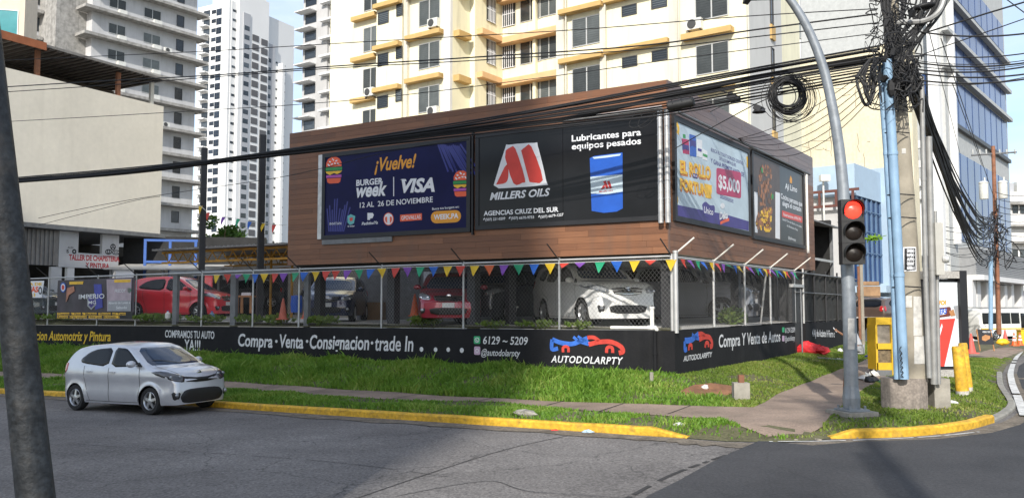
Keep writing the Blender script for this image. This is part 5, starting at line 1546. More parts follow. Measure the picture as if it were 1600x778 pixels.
# party wall
pw = at(1228, 200, 58); PF = Face((pw.x, pw.y), (-eu.x, -eu.y))
pwl = thing('party_wall_building', 'older cream building whose cracked blank wall stands behind the traffic light', 'building', PF.P(0, 0, 1))
zc = PF.hit(1228, 100)[1]
wall_box(pwl, PF, 0, PF.hit(1424, 150)[0], 0, zc, -1.2, 0, M_CREAM, 'blank_wall')
mb = MB(); rs = random.Random(5)
for k in range(16):
    x, y = rs.uniform(1240, 1400), rs.uniform(120, 240); P = [(x, y)]
    for j in range(5): x += rs.uniform(-3, 9) if k % 2 else rs.uniform(-2, 2); y += rs.uniform(-1.5, 1.5) if k % 2 else rs.uniform(2, 8); P.append((x, y))
    mb.cut(); rline(P, .035, PF, .003, mb)
mb.build('plaster_cracks', mat('crack_brown', (.22, .18, .13), .9), pwl)
# pale blue low building
lb = at(1336, 280, 45); LBL = Face((lb.x, lb.y), (-eu.x, -eu.y)); LBR = Face((lb.x, lb.y), (ev.x, ev.y))
low = thing('shop_building', 'low pale blue building with dark blue glazing behind the signal pole', 'building', LBL.P(0, 0, 0))
zt1, zt0 = LBL.hit(1336, 255)[1], LBL.hit(1336, 296)[1]
al, ar = LBL.hit(1262, 280)[0], LBR.hit(1376, 290)[0]
wall_box(low, LBL, al-3, -.001, zt0, zt1, -8, 0, M_PBL, 'fascia'); wall_box(low, LBR, 0, ar+6, zt0-.3, zt1, -8, .001, M_PBL, 'side_fascia')
wall_box(low, LBL, al-3, -.4, 0, zt0-.002, -8, -.25, M_WHT_D)
wall_box(low, LBR, .3, ar, LBR.hit(1350, 440)[1], zt0-.31, -1, -.12, M_GLB2, 'glazing')
mb = MB()
for i in range(6): a = .3+(ar-.3)*i/5; LBR.box(mb, a-.03, a+.03, LBR.hit(1350, 440)[1], zt0-.31, -.119, -.02)
for y in (330, 362, 395): z = LBR.hit(1355, y)[1]; LBR.box(mb, .3, ar, z-.025, z+.025, -.019, .0)
mb.build('glazing_bars', mat('blue_bar', (.10, .17, .28), .5), low)
wall_box(low, LBR, ar+.01, ar+1.4, -1, zt1+.3, -3, .3, M_PBL, 'corner_column'); wall_box(low, LBR, ar+1.5, ar+7, 2.9, zt0-.31, -1, -.3, M_WHT_W, 'white_panel')
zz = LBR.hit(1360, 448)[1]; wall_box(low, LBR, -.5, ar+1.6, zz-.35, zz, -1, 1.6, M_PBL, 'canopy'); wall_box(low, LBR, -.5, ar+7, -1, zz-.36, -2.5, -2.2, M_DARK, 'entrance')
for i in range(3): wall_box(low, LBR, .8+i*1.9, 1.9+i*1.9, .2, 2.3, -2.19, -2.1, M_WGL2, 'door')
mb = MB()
for y in (302, 325): 
    z = LBL.hit(1300, y-2)[1]; LBL.box(mb, al, .3, z-.07, z+.07, .3, .4)
for px in (1272, 1284, 1310, 1336): a = LBL.hit(px, 310)[0]; LBL.box(mb, a-.06, a+.06, LBL.hit(1300, 323)[1], LBL.hit(1300, 300)[1], .301, .399)
mb.build('red_railing', mat('red_brown_steel', (.12, .045, .035), .8), low)
mb = MB(); p = LBL.P(LBL.hit(1292, 310)[0], .5, 0); mb.tube([(p.x, p.y, 2), (p.x, p.y, LBL.hit(1292, 285)[1])], .05, 6); mb.box((p.x, p.y-.2, LBL.hit(1292, 281)[1]), (.5, .35, .35)); mb.build('floodlight', M_ACW, low)
wall_box(low, LBL, al-1, LBL.hit(1330, 330)[0], 3.0, LBL.hit(1290, 326)[1]-.1, -.249, -.05, M_GREYW, 'grey_panel')
# far white building at the right edge
fp = at(1574, 400, 135); FF = Face((fp.x, fp.y), (1, .12))
farb = thing('apartment_building', 'distant white building at the right edge behind the rusty pole', 'building', FF.P(0, 0, -3))
wall_box(farb, FF, -3, 16, -5, FF.hit(1590, 300)[1], -8, 0, M_WHT_W); wall_box(farb, FF, 1, 2.4, FF.hit(1590, 300)[1], FF.hit(1590, 285)[1], -3, -1, M_TOWG, 'water_tank'); wall_box(farb, FF, 3, 4.4, FF.hit(1590, 300)[1], FF.hit(1590, 283)[1], -3, -1, M_ACW, 'water_tank')
for y in (325, 395, 425, 460):
    z = FF.hit(1590, y)[1]
    for px in (1586, 1598): put_win(farb, FF, FF.hit(px, y)[0], z-.9, 1.0, 1.5, 'dark')
for y in (318, 352, 378): wall_box(farb, FF, -.5, 16, FF.hit(1590, y)[1]-.3, FF.hit(1590, y)[1], .001, 1.4, M_SLABG, 'balcony_slab')
# concrete wall far right to close the view, and far dark office at the left of the lot
# --- lot sheds ------------------------------------------------------------------
hutF = Face(tuple(at(560, 450, 31.5)[:2]), (1, -.06))
hut = thing('office_hut', 'lot office coloured dark for shade, with a grey door and posters, behind parked cars', 'building', hutF.P(3, 0, LOTZ))
hx = lambda px, py=450: hutF.hit(px, py)[0]
wall_box(hut, hutF, hx(558), hx(1010), LOTZ, 4.6, -4, 0, mat('shade_grey_wall', (.22, .222, .23), .8, var=.25))  # dark grey wall colour stands in for the shade behind the cars
wall_box(hut, hutF, hx(562), hx(612), LOTZ, 3.2, .001, .06, M_GREYST, 'shutter')
wall_box(hut, hutF, hx(624), hx(655), LOTZ, 3.35, .001, .08, M_GREYST, 'door')
mb = MB()
rs = random.Random(2)
for k in range(26): x, y = rs.uniform(627, 652), rs.uniform(420, 475); hutF.poly(mb, [(x-.4, y), (x, y-.5), (x+.4, y), (x, y+.5)], .082)
mb.build('door_flecks', M_W, hut)
wall_box(hut, hutF, hx(662), hx(690), 2.6, 3.35, .001, .05, M_W, 'poster_board'); wall_box(hut, hutF, hx(694), hx(716), 2.75, 3.3, .001, .05, M_W, 'poster_board')
mb = MB(); write(mb, hutF, 'VENTA', (667, 412), (676, 412), 3, b=.055); write(mb, hutF, 'TRAMITES', (700, 411), (713, 411), 3, b=.055); mb.build('poster_lettering', M_FRM, hut)
wall_box(hut, hutF, hx(575), hx(606), LOTZ, LOTZ+.65, .3, 1.0, mat('cardboard', (.30, .19, .10), .85, var=.2), 'crate_shelf')
# yellow truss canopy on the left
cF = Face(tuple(at(300, 400, 36)[:2]), (.862, -.507))
can = thing('workshop_canopy', 'low tin canopy on yellow steel trusses over the workshop yard', 'canopy', cF.P(2, -3, LOTZ))
ca0, ca1 = cF.hit(262, 395)[0], cF.hit(470, 385)[0]
zc0 = cF.hit(300, 392)[1]
mb = MB(); mb.obox(cF.P(ca0, .8, zc0), cF.ex*(ca1-ca0), -cF.n*9, Vector((0, 0, .05))+Vector((0, 0, 0)))
for i in range(int((ca1-ca0)/.25)): cF.box(mb, ca0+i*.25, ca0+i*.25+.1, zc0+.051, zc0+.085, -8.1, .8)
mb.build('roof', M_TIN, can)
M_YST = mat('yellow_steel', (.42, .21, .02), .65, var=.3, dirt=(.10, .05, .025), dsc=2)
mb = MB()
for b in (.4, -3, -6.5):
    cF.box(mb, ca0+.2, ca1-.2, zc0-.12, zc0-.02, b-.05, b+.05); cF.box(mb, ca0+.2, ca1-.2, zc0-.55, zc0-.47, b-.05, b+.05)
    n = 12
    for i in range(n):
        a = ca0+.3+(ca1-ca0-.6)*i/n; a2 = ca0+.3+(ca1-ca0-.6)*(i+1)/n
        mb.tube([cF.P(a, b, zc0-.12), cF.P((a+a2)/2, b, zc0-.5), cF.P(a2, b, zc0-.12)], .025, 5)
mb.build('truss', M_YST, can)
for px, d in ((423, 36), (456, 35.5)):
    p = at(px, 450, d); mb = MB(); mb.tube([(p.x, p.y, LOTZ), (p.x, p.y, zc0)], .055, 8); mb.build('post', M_YST, can)
for k in range(3):
    p = cF.P(ca0+1+k*3, -2-k, zc0-.62); mb = MB(); mb.box(p, (1.2, .14, .08), rz=.2); mb.build('tube_light', M_W, can)
# back wall of the yard, shade put into its near-black colour
yb = thing('yard_back_wall', 'rear wall of the workshop yard, coloured dark for shade, beneath the yellow trusses', 'wall', at(350, 470, 47))
yF = Face(tuple(at(300, 450, 47)[:2]), (.96, -.28))
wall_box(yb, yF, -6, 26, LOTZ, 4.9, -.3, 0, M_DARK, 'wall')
for k in range(6): wall_box(yb, yF, -3+k*3.3, -1.8+k*3.3, LOTZ, LOTZ+1.0+.4*(k % 3), .05, .6, (M_TIN, M_RUSTY, M_GREYST)[k % 3], 'shelf')
# blue steel frame shed and pale shed roof
bf = thing('open_shed', 'open bay of bright blue square steel tubes beside the lettered workshop front', 'shed', at(262, 440, 41))
bF_ = Face(tuple(at(225, 400, 40)[:2]), (.98, .2)); M_BST = mat('blue_steel', (.03, .10, .34), .5, var=.1)
for a0, a1, z0, z1 in ((0, 2.75, 374, 377.5), (0, 2.75, 407.5, 411)):
    mb = MB(); bF_.box(mb, bF_.hit(225, 390)[0], bF_.hit(309, 390)[0], bF_.hit(260, z1)[1], bF_.hit(260, z0)[1], -.06, .06); mb.build('rail', M_BST, bf)
for px in (227, 266, 306): a = bF_.hit(px, 390)[0]; mb = MB(); bF_.box(mb, a-.06, a+.06, LOTZ, bF_.hit(260, 374)[1], -.055, .055); mb.build('post', M_BST, bf)
sh = thing('shed', 'low shed with a pale tin roof behind the red hatchback', 'shed', at(250, 440, 39.5))
sF = Face(tuple(at(190, 420, 39)[:2]), (.99, .12))
zs_ = sF.hit(240, 411)[1]
mb = MB(); mb.obox(sF.P(-.5, .9, zs_-.35), sF.ex*5.2, -sF.n*3.0+Vector((0, 0, .35)), Vector((0, 0, .05))); mb.build('roof', mat('pale_tin', (.42, .41, .38), .6, .2, var=.25, scale=1.5), sh)
for a in (-.3, 2, 4.5): wall_box(sh, sF, a, a+.1, LOTZ, zs_-.36, .6, .7, M_GREYST, 'post')
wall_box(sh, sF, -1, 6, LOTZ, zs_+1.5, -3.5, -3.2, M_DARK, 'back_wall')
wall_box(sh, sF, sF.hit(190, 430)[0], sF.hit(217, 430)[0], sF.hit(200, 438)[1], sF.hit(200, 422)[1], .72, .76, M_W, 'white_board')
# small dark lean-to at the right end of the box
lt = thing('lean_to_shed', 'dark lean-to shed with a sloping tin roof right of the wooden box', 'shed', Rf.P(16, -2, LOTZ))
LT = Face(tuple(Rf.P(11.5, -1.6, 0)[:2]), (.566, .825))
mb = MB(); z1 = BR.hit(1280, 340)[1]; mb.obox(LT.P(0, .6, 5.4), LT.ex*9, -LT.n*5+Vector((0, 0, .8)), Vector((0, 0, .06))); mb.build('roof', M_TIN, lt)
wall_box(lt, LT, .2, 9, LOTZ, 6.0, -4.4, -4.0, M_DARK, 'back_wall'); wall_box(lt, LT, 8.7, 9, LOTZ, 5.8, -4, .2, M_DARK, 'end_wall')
for a in (.5, 4.5, 8.6): wall_box(lt, LT, a, a+.12, LOTZ, 5.5, .2, .32, M_GREYST, 'post')
wall_box(lt, LT, .3, 8.6, 3.9, 4.0, .33, .36, M_ALU, 'rail')

# --- tall block behind the viewer that shades the left of the street ------------
sb = thing('apartment_tower', 'tall plain apartment block behind the viewer, out of frame, shading the street', 'tower', (-40, -46, 0))
SF = Face((-14.6, -38), (-1, 0))
wall_box(sb, SF, 0, 46, 0, 53.5, -8, 0, M_WHT_D)
for k in range(14):
    for j in range(7): put_win(sb, SF, 4+j*6, 3+k*3.3, 2.2, 1.6, 'dark')
# ---------------------------------------------------------------- vehicles
M_TYRE = mat('tyre_rubber', (.018, .018, .018), .85, var=.2)
M_RIM = mat('alloy_rim', (.52, .53, .54), .3, .85, var=.05)
M_RIMD = mat('dark_rim', (.10, .10, .105), .35, .8, var=.05)
M_GLS = mat('car_window_glass', (.005, .006, .008), .08, var=.2, scale=.6, spec=.3)
M_GLSB = glass('car_windscreen_glass', (.03, .045, .075))
M_BLKP = mat('black_car_plastic', (.016, .016, .017), .5, var=.15)
M_SEAM = mat('panel_gap', (.02, .02, .02), .8, var=0)
M_LAMP = mat('headlamp_lens', (.30, .32, .34), .08, .35, var=.35, scale=9, coat=1.0)
M_LAMPD = mat('headlamp_inner', (.05, .05, .055), .1, .3, var=.2, coat=1.0)
M_TAIL = mat('tail_lamp_red', (.40, .015, .015), .15, coat=1.0, var=.1)
M_AMB = mat('amber_lamp', (.70, .20, .02), .2, coat=.8)
M_CHR = mat('chrome_trim', (.62, .62, .63), .15, 1.0, var=0)
M_PLATE = mat('licence_plate', (.62, .62, .60), .5, var=.1)
def paint(name, col, metal=.35, rough=.32): return mat(name, col, rough, metal, var=.05, scale=3, coat=1.0)
P_SILV = paint('silver_paint', (.58, .59, .62), .5, .34)
P_RED = paint('red_paint', (.66, .022, .035), .0)
P_NAVY = paint('navy_paint', (.014, .022, .065), .2)
P_WINE = paint('wine_red_paint', (.26, .012, .028), .2)
P_BLK = paint('black_paint', (.03, .032, .036), .1)
P_WHT = paint('white_paint', (.78, .78, .76), .0)
P_GRY = paint('slate_grey_paint', (.20, .21, .24), .3)
P_TEAL = paint('dark_teal_paint', (.04, .055, .06), .3)
P_BRN = paint('brown_paint', (.11, .075, .06), .4)
PROF = {
 'hatch': [(0, .58), (.012, .70), (.075, .87), (.12, .93), (.22, .973), (.40, 1.0), (.52, .985), (.60, .935), (.70, .80), (.775, .69), (.80, .668), (.88, .635), (.95, .585), (.985, .53), (1, .46)],
 'sedan': [(0, .58), (.03, .69), (.14, .72), (.19, .75), (.31, .94), (.40, .995), (.48, 1.0), (.55, .98), (.61, .92), (.745, .67), (.77, .645), (.88, .595), (.95, .535), (.985, .475), (1, .42)],
 'suv': [(0, .60), (.012, .74), (.06, .92), (.12, .965), (.33, 1.0), (.48, .992), (.56, .955), (.64, .86), (.72, .73), (.745, .70), (.88, .675), (.955, .635), (.985, .59), (1, .52)],
 'bus': [(0, .35), (.005, .9), (.02, .97), (.1, 1.0), (.8, 1.0), (.90, .97), (.95, .88), (.985, .55), (.995, .45), (1, .35)],
}
WIN = {
 'hatch': [[(.725, .668), (.60, .875), (.565, .915), (.472, .928), (.462, .645)], [(.440, .650), (.452, .925), (.31, .905), (.235, .855), (.165, .745), (.19, .695)]],
 'sedan': [[(.70, .665), (.60, .885), (.55, .925), (.475, .935), (.465, .66)], [(.445, .66), (.455, .935), (.38, .93), (.31, .88), (.215, .74), (.22, .68)]],
 'suv': [[(.695, .685), (.60, .875), (.54, .915), (.46, .925), (.452, .68)], [(.43, .68), (.44, .925), (.29, .915), (.255, .70)], [(.235, .705), (.265, .91), (.16, .89), (.12, .80), (.13, .735)]],
 'bus': [[(.92, .52), (.90, .86), (.77, .86), (.77, .52)], [(.66, .52), (.66, .86), (.52, .86), (.52, .52)], [(.51, .52), (.51, .86), (.36, .86), (.36, .52)], [(.35, .52), (.35, .86), (.2, .86), (.2, .52)], [(.19, .52), (.19, .86), (.05, .86), (.05, .52)]],
}
SCREEN = {'hatch': (.605, .78), 'sedan': (.615, .74), 'suv': (.57, .72), 'bus': (.93, .98)}
def chaikin(p, n=2):
    for _ in range(n):
        q = []
        for i in range(len(p)):
            a, b = p[i], p[(i+1) % len(p)]
            q += [(a[0]*.82+b[0]*.18, a[1]*.82+b[1]*.18), (a[0]*.18+b[0]*.82, a[1]*.18+b[1]*.82)]
        p = q
    return p
def resample(p, step):
    out = []
    for i in range(len(p)):
        a, b = p[i], p[(i+1) % len(p)]
        n = max(1, int(math.hypot(b[0]-a[0], b[1]-a[1])/step))
        out += [(a[0]+(b[0]-a[0])*k/n, a[1]+(b[1]-a[1])*k/n) for k in range(n)]
    return out
def car(name, label, cat, loc, heading, kind, L, W, H, pm, wb=None, front=.82, wr=.29, rim=M_RIM, group=None, lamp='wide', scale=1.0, spokes=5, rack=False, glassm=None, chrome=False, hood_open=False, small=False, clear=.19, white_nose=None):
    rz = math.atan2(heading[1], heading[0])
    root = thing(name, label, cat, loc, group, rz)
    if scale != 1: root.scale = (scale,)*3; 
    prof = PROF[kind]; px = [p[0] for p in prof]; pz = [p[1] for p in prof]
    X = lambda u: -L/2+u*L
    wb = wb or L*.645
    xf = L/2-front; xr = xf-wb
    zw = wr; Ra = wr*1.14
    gnd = clear
    def zt(x): 
        u = (x+L/2)/L; u = min(1, max(0, u)); e = .012
        return H*(np.interp(u-e, px, pz)+2*np.interp(u, px, pz)+np.interp(u+e, px, pz))/4
    hw = W/2
    def wz(z):
        f = z/H
        if kind == 'bus': return np.interp(f, [.1, .2, .5, .9, 1], [.96, 1, 1, .95, .9])
        return np.interp(f, [.10, .16, .25, .40, .52, .60, .66, .95, 1.0], [.90, .95, .975, .985, 1.0, .985, .955, .80, .78])
    def pl(x):
        u = (x+L/2)/L
        if kind == 'bus': return 1.0
        return np.interp(u, [0, .04, .18, .4, .62, .85, .95, 1], [.88, .93, .98, 1, 1, .98, .93, .85])
    def zl(x):
        z = gnd+.02*abs((x)/(L/2))**4
        for xw in (xf, xr):
            d = abs(x-xw)
            if d < Ra: z = max(z, zw+math.sqrt(Ra*Ra-d*d)-.0)
        return z
    us = set(np.linspace(0, 1, 56))
    for xw in (xf, xr):
        for t in np.linspace(-1, 1, 15): us.add((xw+Ra*math.sin(t*math.pi/2)+L/2)/L)
        us.add((xw+Ra*1.03+L/2)/L); us.add((xw-Ra*1.03+L/2)/L)
    us = sorted(u for u in us if .0 <= u <= 1)
    NS, NC, NT = 12, 6, 4
    vs, fs = [], []
    rows = []
    def section(x, q, zlo_add=0.0, ztop=None):
        top = ztop or zt(x); lo = min(zl(x)+zlo_add, top-.05); rc = .10 if kind != 'bus' else .2
        zs = max(top-rc, lo+.02); pts = []
        for j in range(NS+1):
            z = lo+(zs-lo)*j/NS; y = hw*wz(z)*pl(x)*q
            arch = min(abs(x-xf), abs(x-xr)) < Ra*1.28 and z < zw+Ra*1.28
            if arch:
                dd = min(math.hypot(x-xf, z-zw), math.hypot(x-xr, z-zw))
                if dd < Ra*1.25: y += .022*min(1, (Ra*1.25-dd)/(Ra*.14))
            if kind != 'bus' and .30*H < z < .52*H: y -= .012*math.sin((z/H-.30)/.22*math.pi)
            pts.append((y, z))
        y0 = pts[-1][0]; kk = .13 if kind != 'bus' else .15
        for j in range(1, NC+1):
            ph = j/NC*math.pi/2
            pts.append((y0*(1-kk*(1-math.cos(ph))), zs+rc*.72*math.sin(ph)))
        y1 = pts[-1][0]
        for j in range(1, NT+1):
            y = y1*(1-j/NT); pts.append((y, zs+rc*.72+rc*.28*(1-(y/y1)**2)))
        return pts
    secs = []
    D = .16
    for k, t in enumerate((1.0, .93, .8, .6, .35)):          # rear rounding
        q = (1-t**3)**(1/3) if t < 1 else .0
        q = .80+.20*q
        secs.append((-L/2+D*.6*(1-t)*1.0, q))
    for u in us:
        x = X(u)
        if -L/2+D*.6 < x < L/2-D*.8: secs.append((x, 1))
    for k, t in enumerate((.0, .35, .6, .8, .93, 1.0)):
        q = .84+.16*((1-t**3)**(1/3) if t < 1 else 0)
        secs.append((L/2-D*.8*(1-t), q))
    M = NS+NC+NT+1
    for x, q in secs:
        P = section(x, q)
        bow = lambda y, z: 0
        for sgn in (1, -1):
            for (y, z) in P:
                xx = x
                if x > L/2-.5:   # bumper stands proud, corners swept back
                    f = (x-(L/2-.5))/.5
                    xx += f*(.035*math.exp(-((z/H-.30)/.12)**2) - .10*(y/hw)**2*.8)
                vs.append((xx, y*sgn, z))
    for i in range(len(secs)-1):
        for j in range(M-1):
            a, b = i*2*M+j, (i+1)*2*M+j
            fs.append((a, b, b+1, a+1)); a += M; b += M; fs.append((a, a+1, b+1, b))
    for i in (0, len(secs)-1):
        for j in range(M-1):
            a = i*2*M+j; f = (a, a+1, a+1+M, a+M)
            fs.append(f if i == 0 else f[::-1])
    mb = MB(); mb.add(vs, fs)
    bm = bmesh.new(); 
    body = mb.build('body', pm, root, smooth=False, world=False)
    bm.from_mesh(body.data); bmesh.ops.remove_doubles(bm, verts=bm.verts, dist=.0006); bmesh.ops.recalc_face_normals(bm, faces=bm.faces); bm.to_mesh(body.data); bm.free()
    body.data.polygons.foreach_set('use_smooth', [True]*len(body.data.polygons))
    try: body.data.set_sharp_from_angle(angle=R(50))
    except Exception: pass
    tree = BVHTree.FromPolygons([v.co.copy() for v in body.data.vertices], [tuple(p.vertices) for p in body.data.polygons])
    def proj(axis, p, q, off):
        if axis == 'L': o, d = Vector((p, 3, q)), Vector((0, -1, 0))
        elif axis == 'R': o, d = Vector((p, -3, q)), Vector((0, 1, 0))
        elif axis == 'F': o, d = Vector((6, p, q)), Vector((-1, 0, 0))
        elif axis == 'B': o, d = Vector((-6, p, q)), Vector((1, 0, 0))
        else: o, d = Vector((p, q, 5)), Vector((0, 0, -1))
        h = tree.ray_cast(o, d)
        if h[0] is None: return None
        n = h[1] if h[1].dot(d) < 0 else -h[1]
        return h[0]+n*off
    def patch(nm, axis, poly, m, off=.006, round_=2, step=.06, parent=None, add=None, mi=0):
        poly = chaikin(poly, round_) if round_ else poly
        poly = resample(poly, step)
        cx = sum(p[0] for p in poly)/len(poly); cy = sum(p[1] for p in poly)/len(poly)
        rings = [1.0, .98, .75, .5, .25]
        vv, ff = [], []; n = len(poly)
        for ri, r in enumerate(rings):
            for (x, y) in poly:
                h = proj(axis, cx+(x-cx)*r, cy+(y-cy)*r, off if ri else .0005)
                if h is None: h = vv[-1] if vv else Vector((0, 0, .5))
                vv.append(h)
        h = proj(axis, cx, cy, off); vv.append(h if h is not None else vv[-1])
        for ri in range(len(rings)-1):
            for i in range(n):
                ff.append((ri*n+i, ri*n+(i+1) % n, (ri+1)*n+(i+1) % n, (ri+1)*n+i))
        k = (len(rings)-1)*n
        for i in range(n): ff.append((k+i, k+(i+1) % n, len(vv)-1))
        b = add or MB(); b.add(vv, ff, mi)
        if add is None: return b.build(nm, m, parent or root, smooth='all', world=False, fixn=True)
    def ribbon(nm, axis, pts, w, m, off=.0035, add=None, parent=None):
        P = [(p.x, p.y) for p in spline([(a, b, 0) for a, b in pts], 8)]
        vv, ff = [], []
        for i, (x, y) in enumerate(P):
            x2, y2 = P[min(i+1, len(P)-1)]; x1, y1 = P[max(i-1, 0)]
            dx, dy = x2-x1, y2-y1; ll = math.hypot(dx, dy) or 1
            for s in (1, -1):
                h = proj(axis, x-dy/ll*w/2*s, y+dx/ll*w/2*s, off)
                vv.append(h if h is not None else (vv[-1] if vv else Vector((0, 0, .4))))
        for i in range(len(P)-1): ff.append((2*i, 2*i+1, 2*i+3, 2*i+2))
        b = add or MB(); b.add(vv, ff)
        if add is None: return b.build(nm, m, parent or root, world=False)
    g = glassm or M_GLSB
    # glass
    s0, s1 = SCREEN[kind]
    if kind != 'bus':
        xs0, xs1 = X(s0), X(s1); y0 = proj('T', xs0, 0, 0); 
        wt, wbm = hw*.64, hw*(.84 if kind == 'hatch' else .82)
        patch('windscreen', 'T', [(xs0, -wt), (xs0+.02, 0), (xs0, wt), (xs1-.03, wbm), (xs1+.03, wbm*.5), (xs1+.05, 0), (xs1+.03, -wbm*.5), (xs1-.03, -wbm)], g, .006, 1)
        mbw = MB()
        ribbon('', 'T', [(xs1+.03, wbm*.1), (xs1-.1, -wbm*.35), (xs1-.16, -wbm*.75)], .025, M_BLKP, .02, add=mbw)
        mbw.build('wiper', M_BLKP, root, world=False)
        zr = H*.80
        patch('rear_window', 'B', [(-hw*.62, H*.93), (hw*.62, H*.93), (hw*.72, H*.70), (-hw*.72, H*.70)], M_GLS, .006, 1)
    else:
        patch('windscreen', 'F', [(-hw*.85, H*.86), (hw*.85, H*.86), (hw*.88, H*.5), (-hw*.88, H*.5)], g, .01, 1)
    for side in 'RL':
        for poly in WIN[kind]:
            patch('side_window', side, [(X(u), v*H) for u, v in poly], M_GLS, .005 if kind != 'bus' else .012, 1 if kind != 'bus' else 0)
        if kind == 'bus': continue
        mbs = MB()
        ub = .452 if kind != 'suv' else .441
        for pts in ([(X(ub), .64*H), (X(ub), .40*H), (X(ub), gnd+.04)], [(X(.72), .655*H), (X(.725), .45*H), (min(X(.715), xf-Ra*1.06), gnd+.05)], [(X(.22), .66*H), (X(.225), .52*H), (max(X(.235), xr+Ra*.9), .40*H), (max(X(.27), xr+Ra*1.12), gnd+.06)],
                    [(X(.225), gnd+.05), (X(.5), gnd+.045), (X(.71), gnd+.05)][:0] or [(xr+Ra*1.15, gnd+.05), (X(.5), gnd+.045), (xf-Ra*1.1, gnd+.05)]):
            ribbon('', side, pts, .011, M_SEAM, .003, add=mbs)
        mbs.build('door_seam', M_SEAM, root, world=False)
        sy = 1 if side == 'L' else -1
        for u in (.49, .28 if kind != 'suv' else .29):
            h = proj(side, X(u), .575*H, .018)
            if h is not None: mbh = MB(); mbh.box(h, (.16, .03, .032)); mbh.build('door_handle', pm if not chrome else M_CHR, root, world=False)
        h = proj(side, X(.685), .68*H, .0)
        if h is not None:
            mbh = MB(); mbh.ell(h+Vector((.0, sy*.13, .03)), (.07, .115, .075), 12); mbh.box(h+Vector((.02, sy*.03, -.0)), (.05, .1, .03)); mbh.build('side_mirror', pm, root, smooth='all', world=False)
        patch('mirror_triangle', side, [(X(.745), .655*H), (X(.70), .735*H), (X(.695), .66*H)], M_BLKP, .007, 1)
    # black box added inside the open body to block light
    mb = MB(); mb.box((0, 0, .30*H), (L*.93, W*.60, .26*H)); mb.box((0, 0, gnd+.02), (wb-2*Ra, W*.86, .04)); 
    for xw in (xf, xr): mb.box((xw, 0, zw+.12), (Ra*1.9, W*.80-.36, wr*1.4))
    mb.build('light_block_floor', M_BLKP, root, world=False)
    # wheels
    tw = .19*wr/.29
    def wheel_mesh(sy):
        y = sy*(hw*.965)
        t = MB(); t.lathe([(wr*.62, -tw), (wr*.93, -tw), (wr, -tw*.8), (wr, -tw*.2), (wr*.95, -.005), (wr*.70, .0), (wr*.66, -.02), (wr*.62, -.05)], (0, y, 0), (0, sy, 0), 28)
        r = MB(); r.lathe([(wr*.66, -.05), (wr*.68, -.012), (wr*.64, -.004), (wr*.60, -.02), (wr*.57, -.07)], (0, y, 0), (0, sy, 0), 28)
        r.lathe([(wr*.20, -.10), (wr*.20, -.012), (wr*.12, -.006), (.0005, -.006)], (0, y, 0), (0, sy, 0), 14)
        r.lathe([(wr*.62, -.085), (.0005, -.085)], (0, y, 0), (0, sy, 0), 20, 1)
        for k in range(spokes):
            a = 2*math.pi*k/spokes+.3; c, s = math.cos(a), math.sin(a)
            w0, w1 = wr*(.12 if spokes < 7 else .07), wr*(.085 if spokes < 7 else .05)
            P = []
            for rr, w, yy in ((wr*.14, w0, -.012), (wr*.60, w1, -.025)):
                for ww in (w, -w): P.append(Vector((c*rr-s*ww, y+sy*yy, s*rr+c*ww)))
            off = Vector((0, -sy*.03, 0))
            q = [P[0], P[1], P[3], P[2]]
            r.prism(q, off)
        return t, r
    for xw in (xf, xr):
        for sy in (-1, 1):
            t, r = wheel_mesh(sy)
            o = t.build('wheel', M_TYRE, root, smooth=True, world=False, fixn=True); o.location = (xw, 0, zw)
            r.build('rim', [rim, M_BLKP], o, smooth=True, world=False, fixn=True)
    # front and rear details
    zo_ = .035 if kind == 'suv' else 0
    z = lambda f: (f+(zo_ if f > .38 else 0))*H
    if kind != 'bus' and not small:
        for s in (1, -1):
            if lamp == 'hatch':
                hl = [(s*hw*.97, z(.60)), (s*hw*.90, z(.60)), (s*hw*.64, z(.555)), (s*hw*.50, z(.515)), (s*hw*.60, z(.44)), (s*hw*.86, z(.47)), (s*hw*.97, z(.54))]
            else:
                hl = [(s*hw*.97, z(.595)), (s*hw*.80, z(.575)), (s*hw*.55, z(.52)), (s*hw*.56, z(.455)), (s*hw*.78, z(.455)), (s*hw*.97, z(.52))]
            o = patch('headlight', 'F', hl, M_LAMPD if lamp == 'hatch' else M_LAMP, .012, 1)
            cx, cz = s*hw*.74, z(.515 if lamp == 'hatch' else .485)
            mbl = MB()
            for dx in (-.09, .09):
                mbl.cut()
                h = proj('F', cx+dx, cz, .02)
                if h is not None: mbl.ell(h-Vector((.012, 0, 0)), (.02, .045, .038), 10)
            mbl.build('lens', M_LAMP if lamp == 'hatch' else M_CHR, o, smooth='all', world=False)
            fl = patch('fog_lamp_recess', 'F', [(s*hw*.88, z(.32)), (s*hw*.70, z(.31)), (s*hw*.72, z(.225)), (s*hw*.84, z(.20))], M_BLKP, .006, 1)
            h = proj('F', s*hw*.79, z(.275), .015)
            if h is not None: q = MB(); q.ell(h, (.025, .05, .045), 10); q.build('fog_lamp', M_LAMP, fl, smooth='all', world=False)
        if lamp == 'hatch':
            patch('grille', 'F', [(-hw*.58, z(.525)), (-hw*.2, z(.50)), (hw*.2, z(.50)), (hw*.58, z(.525)), (hw*.52, z(.455)), (hw*.2, z(.435)), (-hw*.2, z(.435)), (-hw*.52, z(.455))], M_BLKP, .010, 0)
            patch('air_intake', 'F', [(-hw*.56, z(.35)), (hw*.56, z(.35)), (hw*.72, z(.25)), (hw*.60, z(.15)), (-hw*.60, z(.15)), (-hw*.72, z(.25))], M_BLKP, .010, 2)
        else:
            gr = patch('grille', 'F', [(-hw*.50, z(.535)), (hw*.50, z(.535)), (hw*.40, z(.425)), (-hw*.40, z(.425))], M_BLKP, .008, 1)
            q = MB()
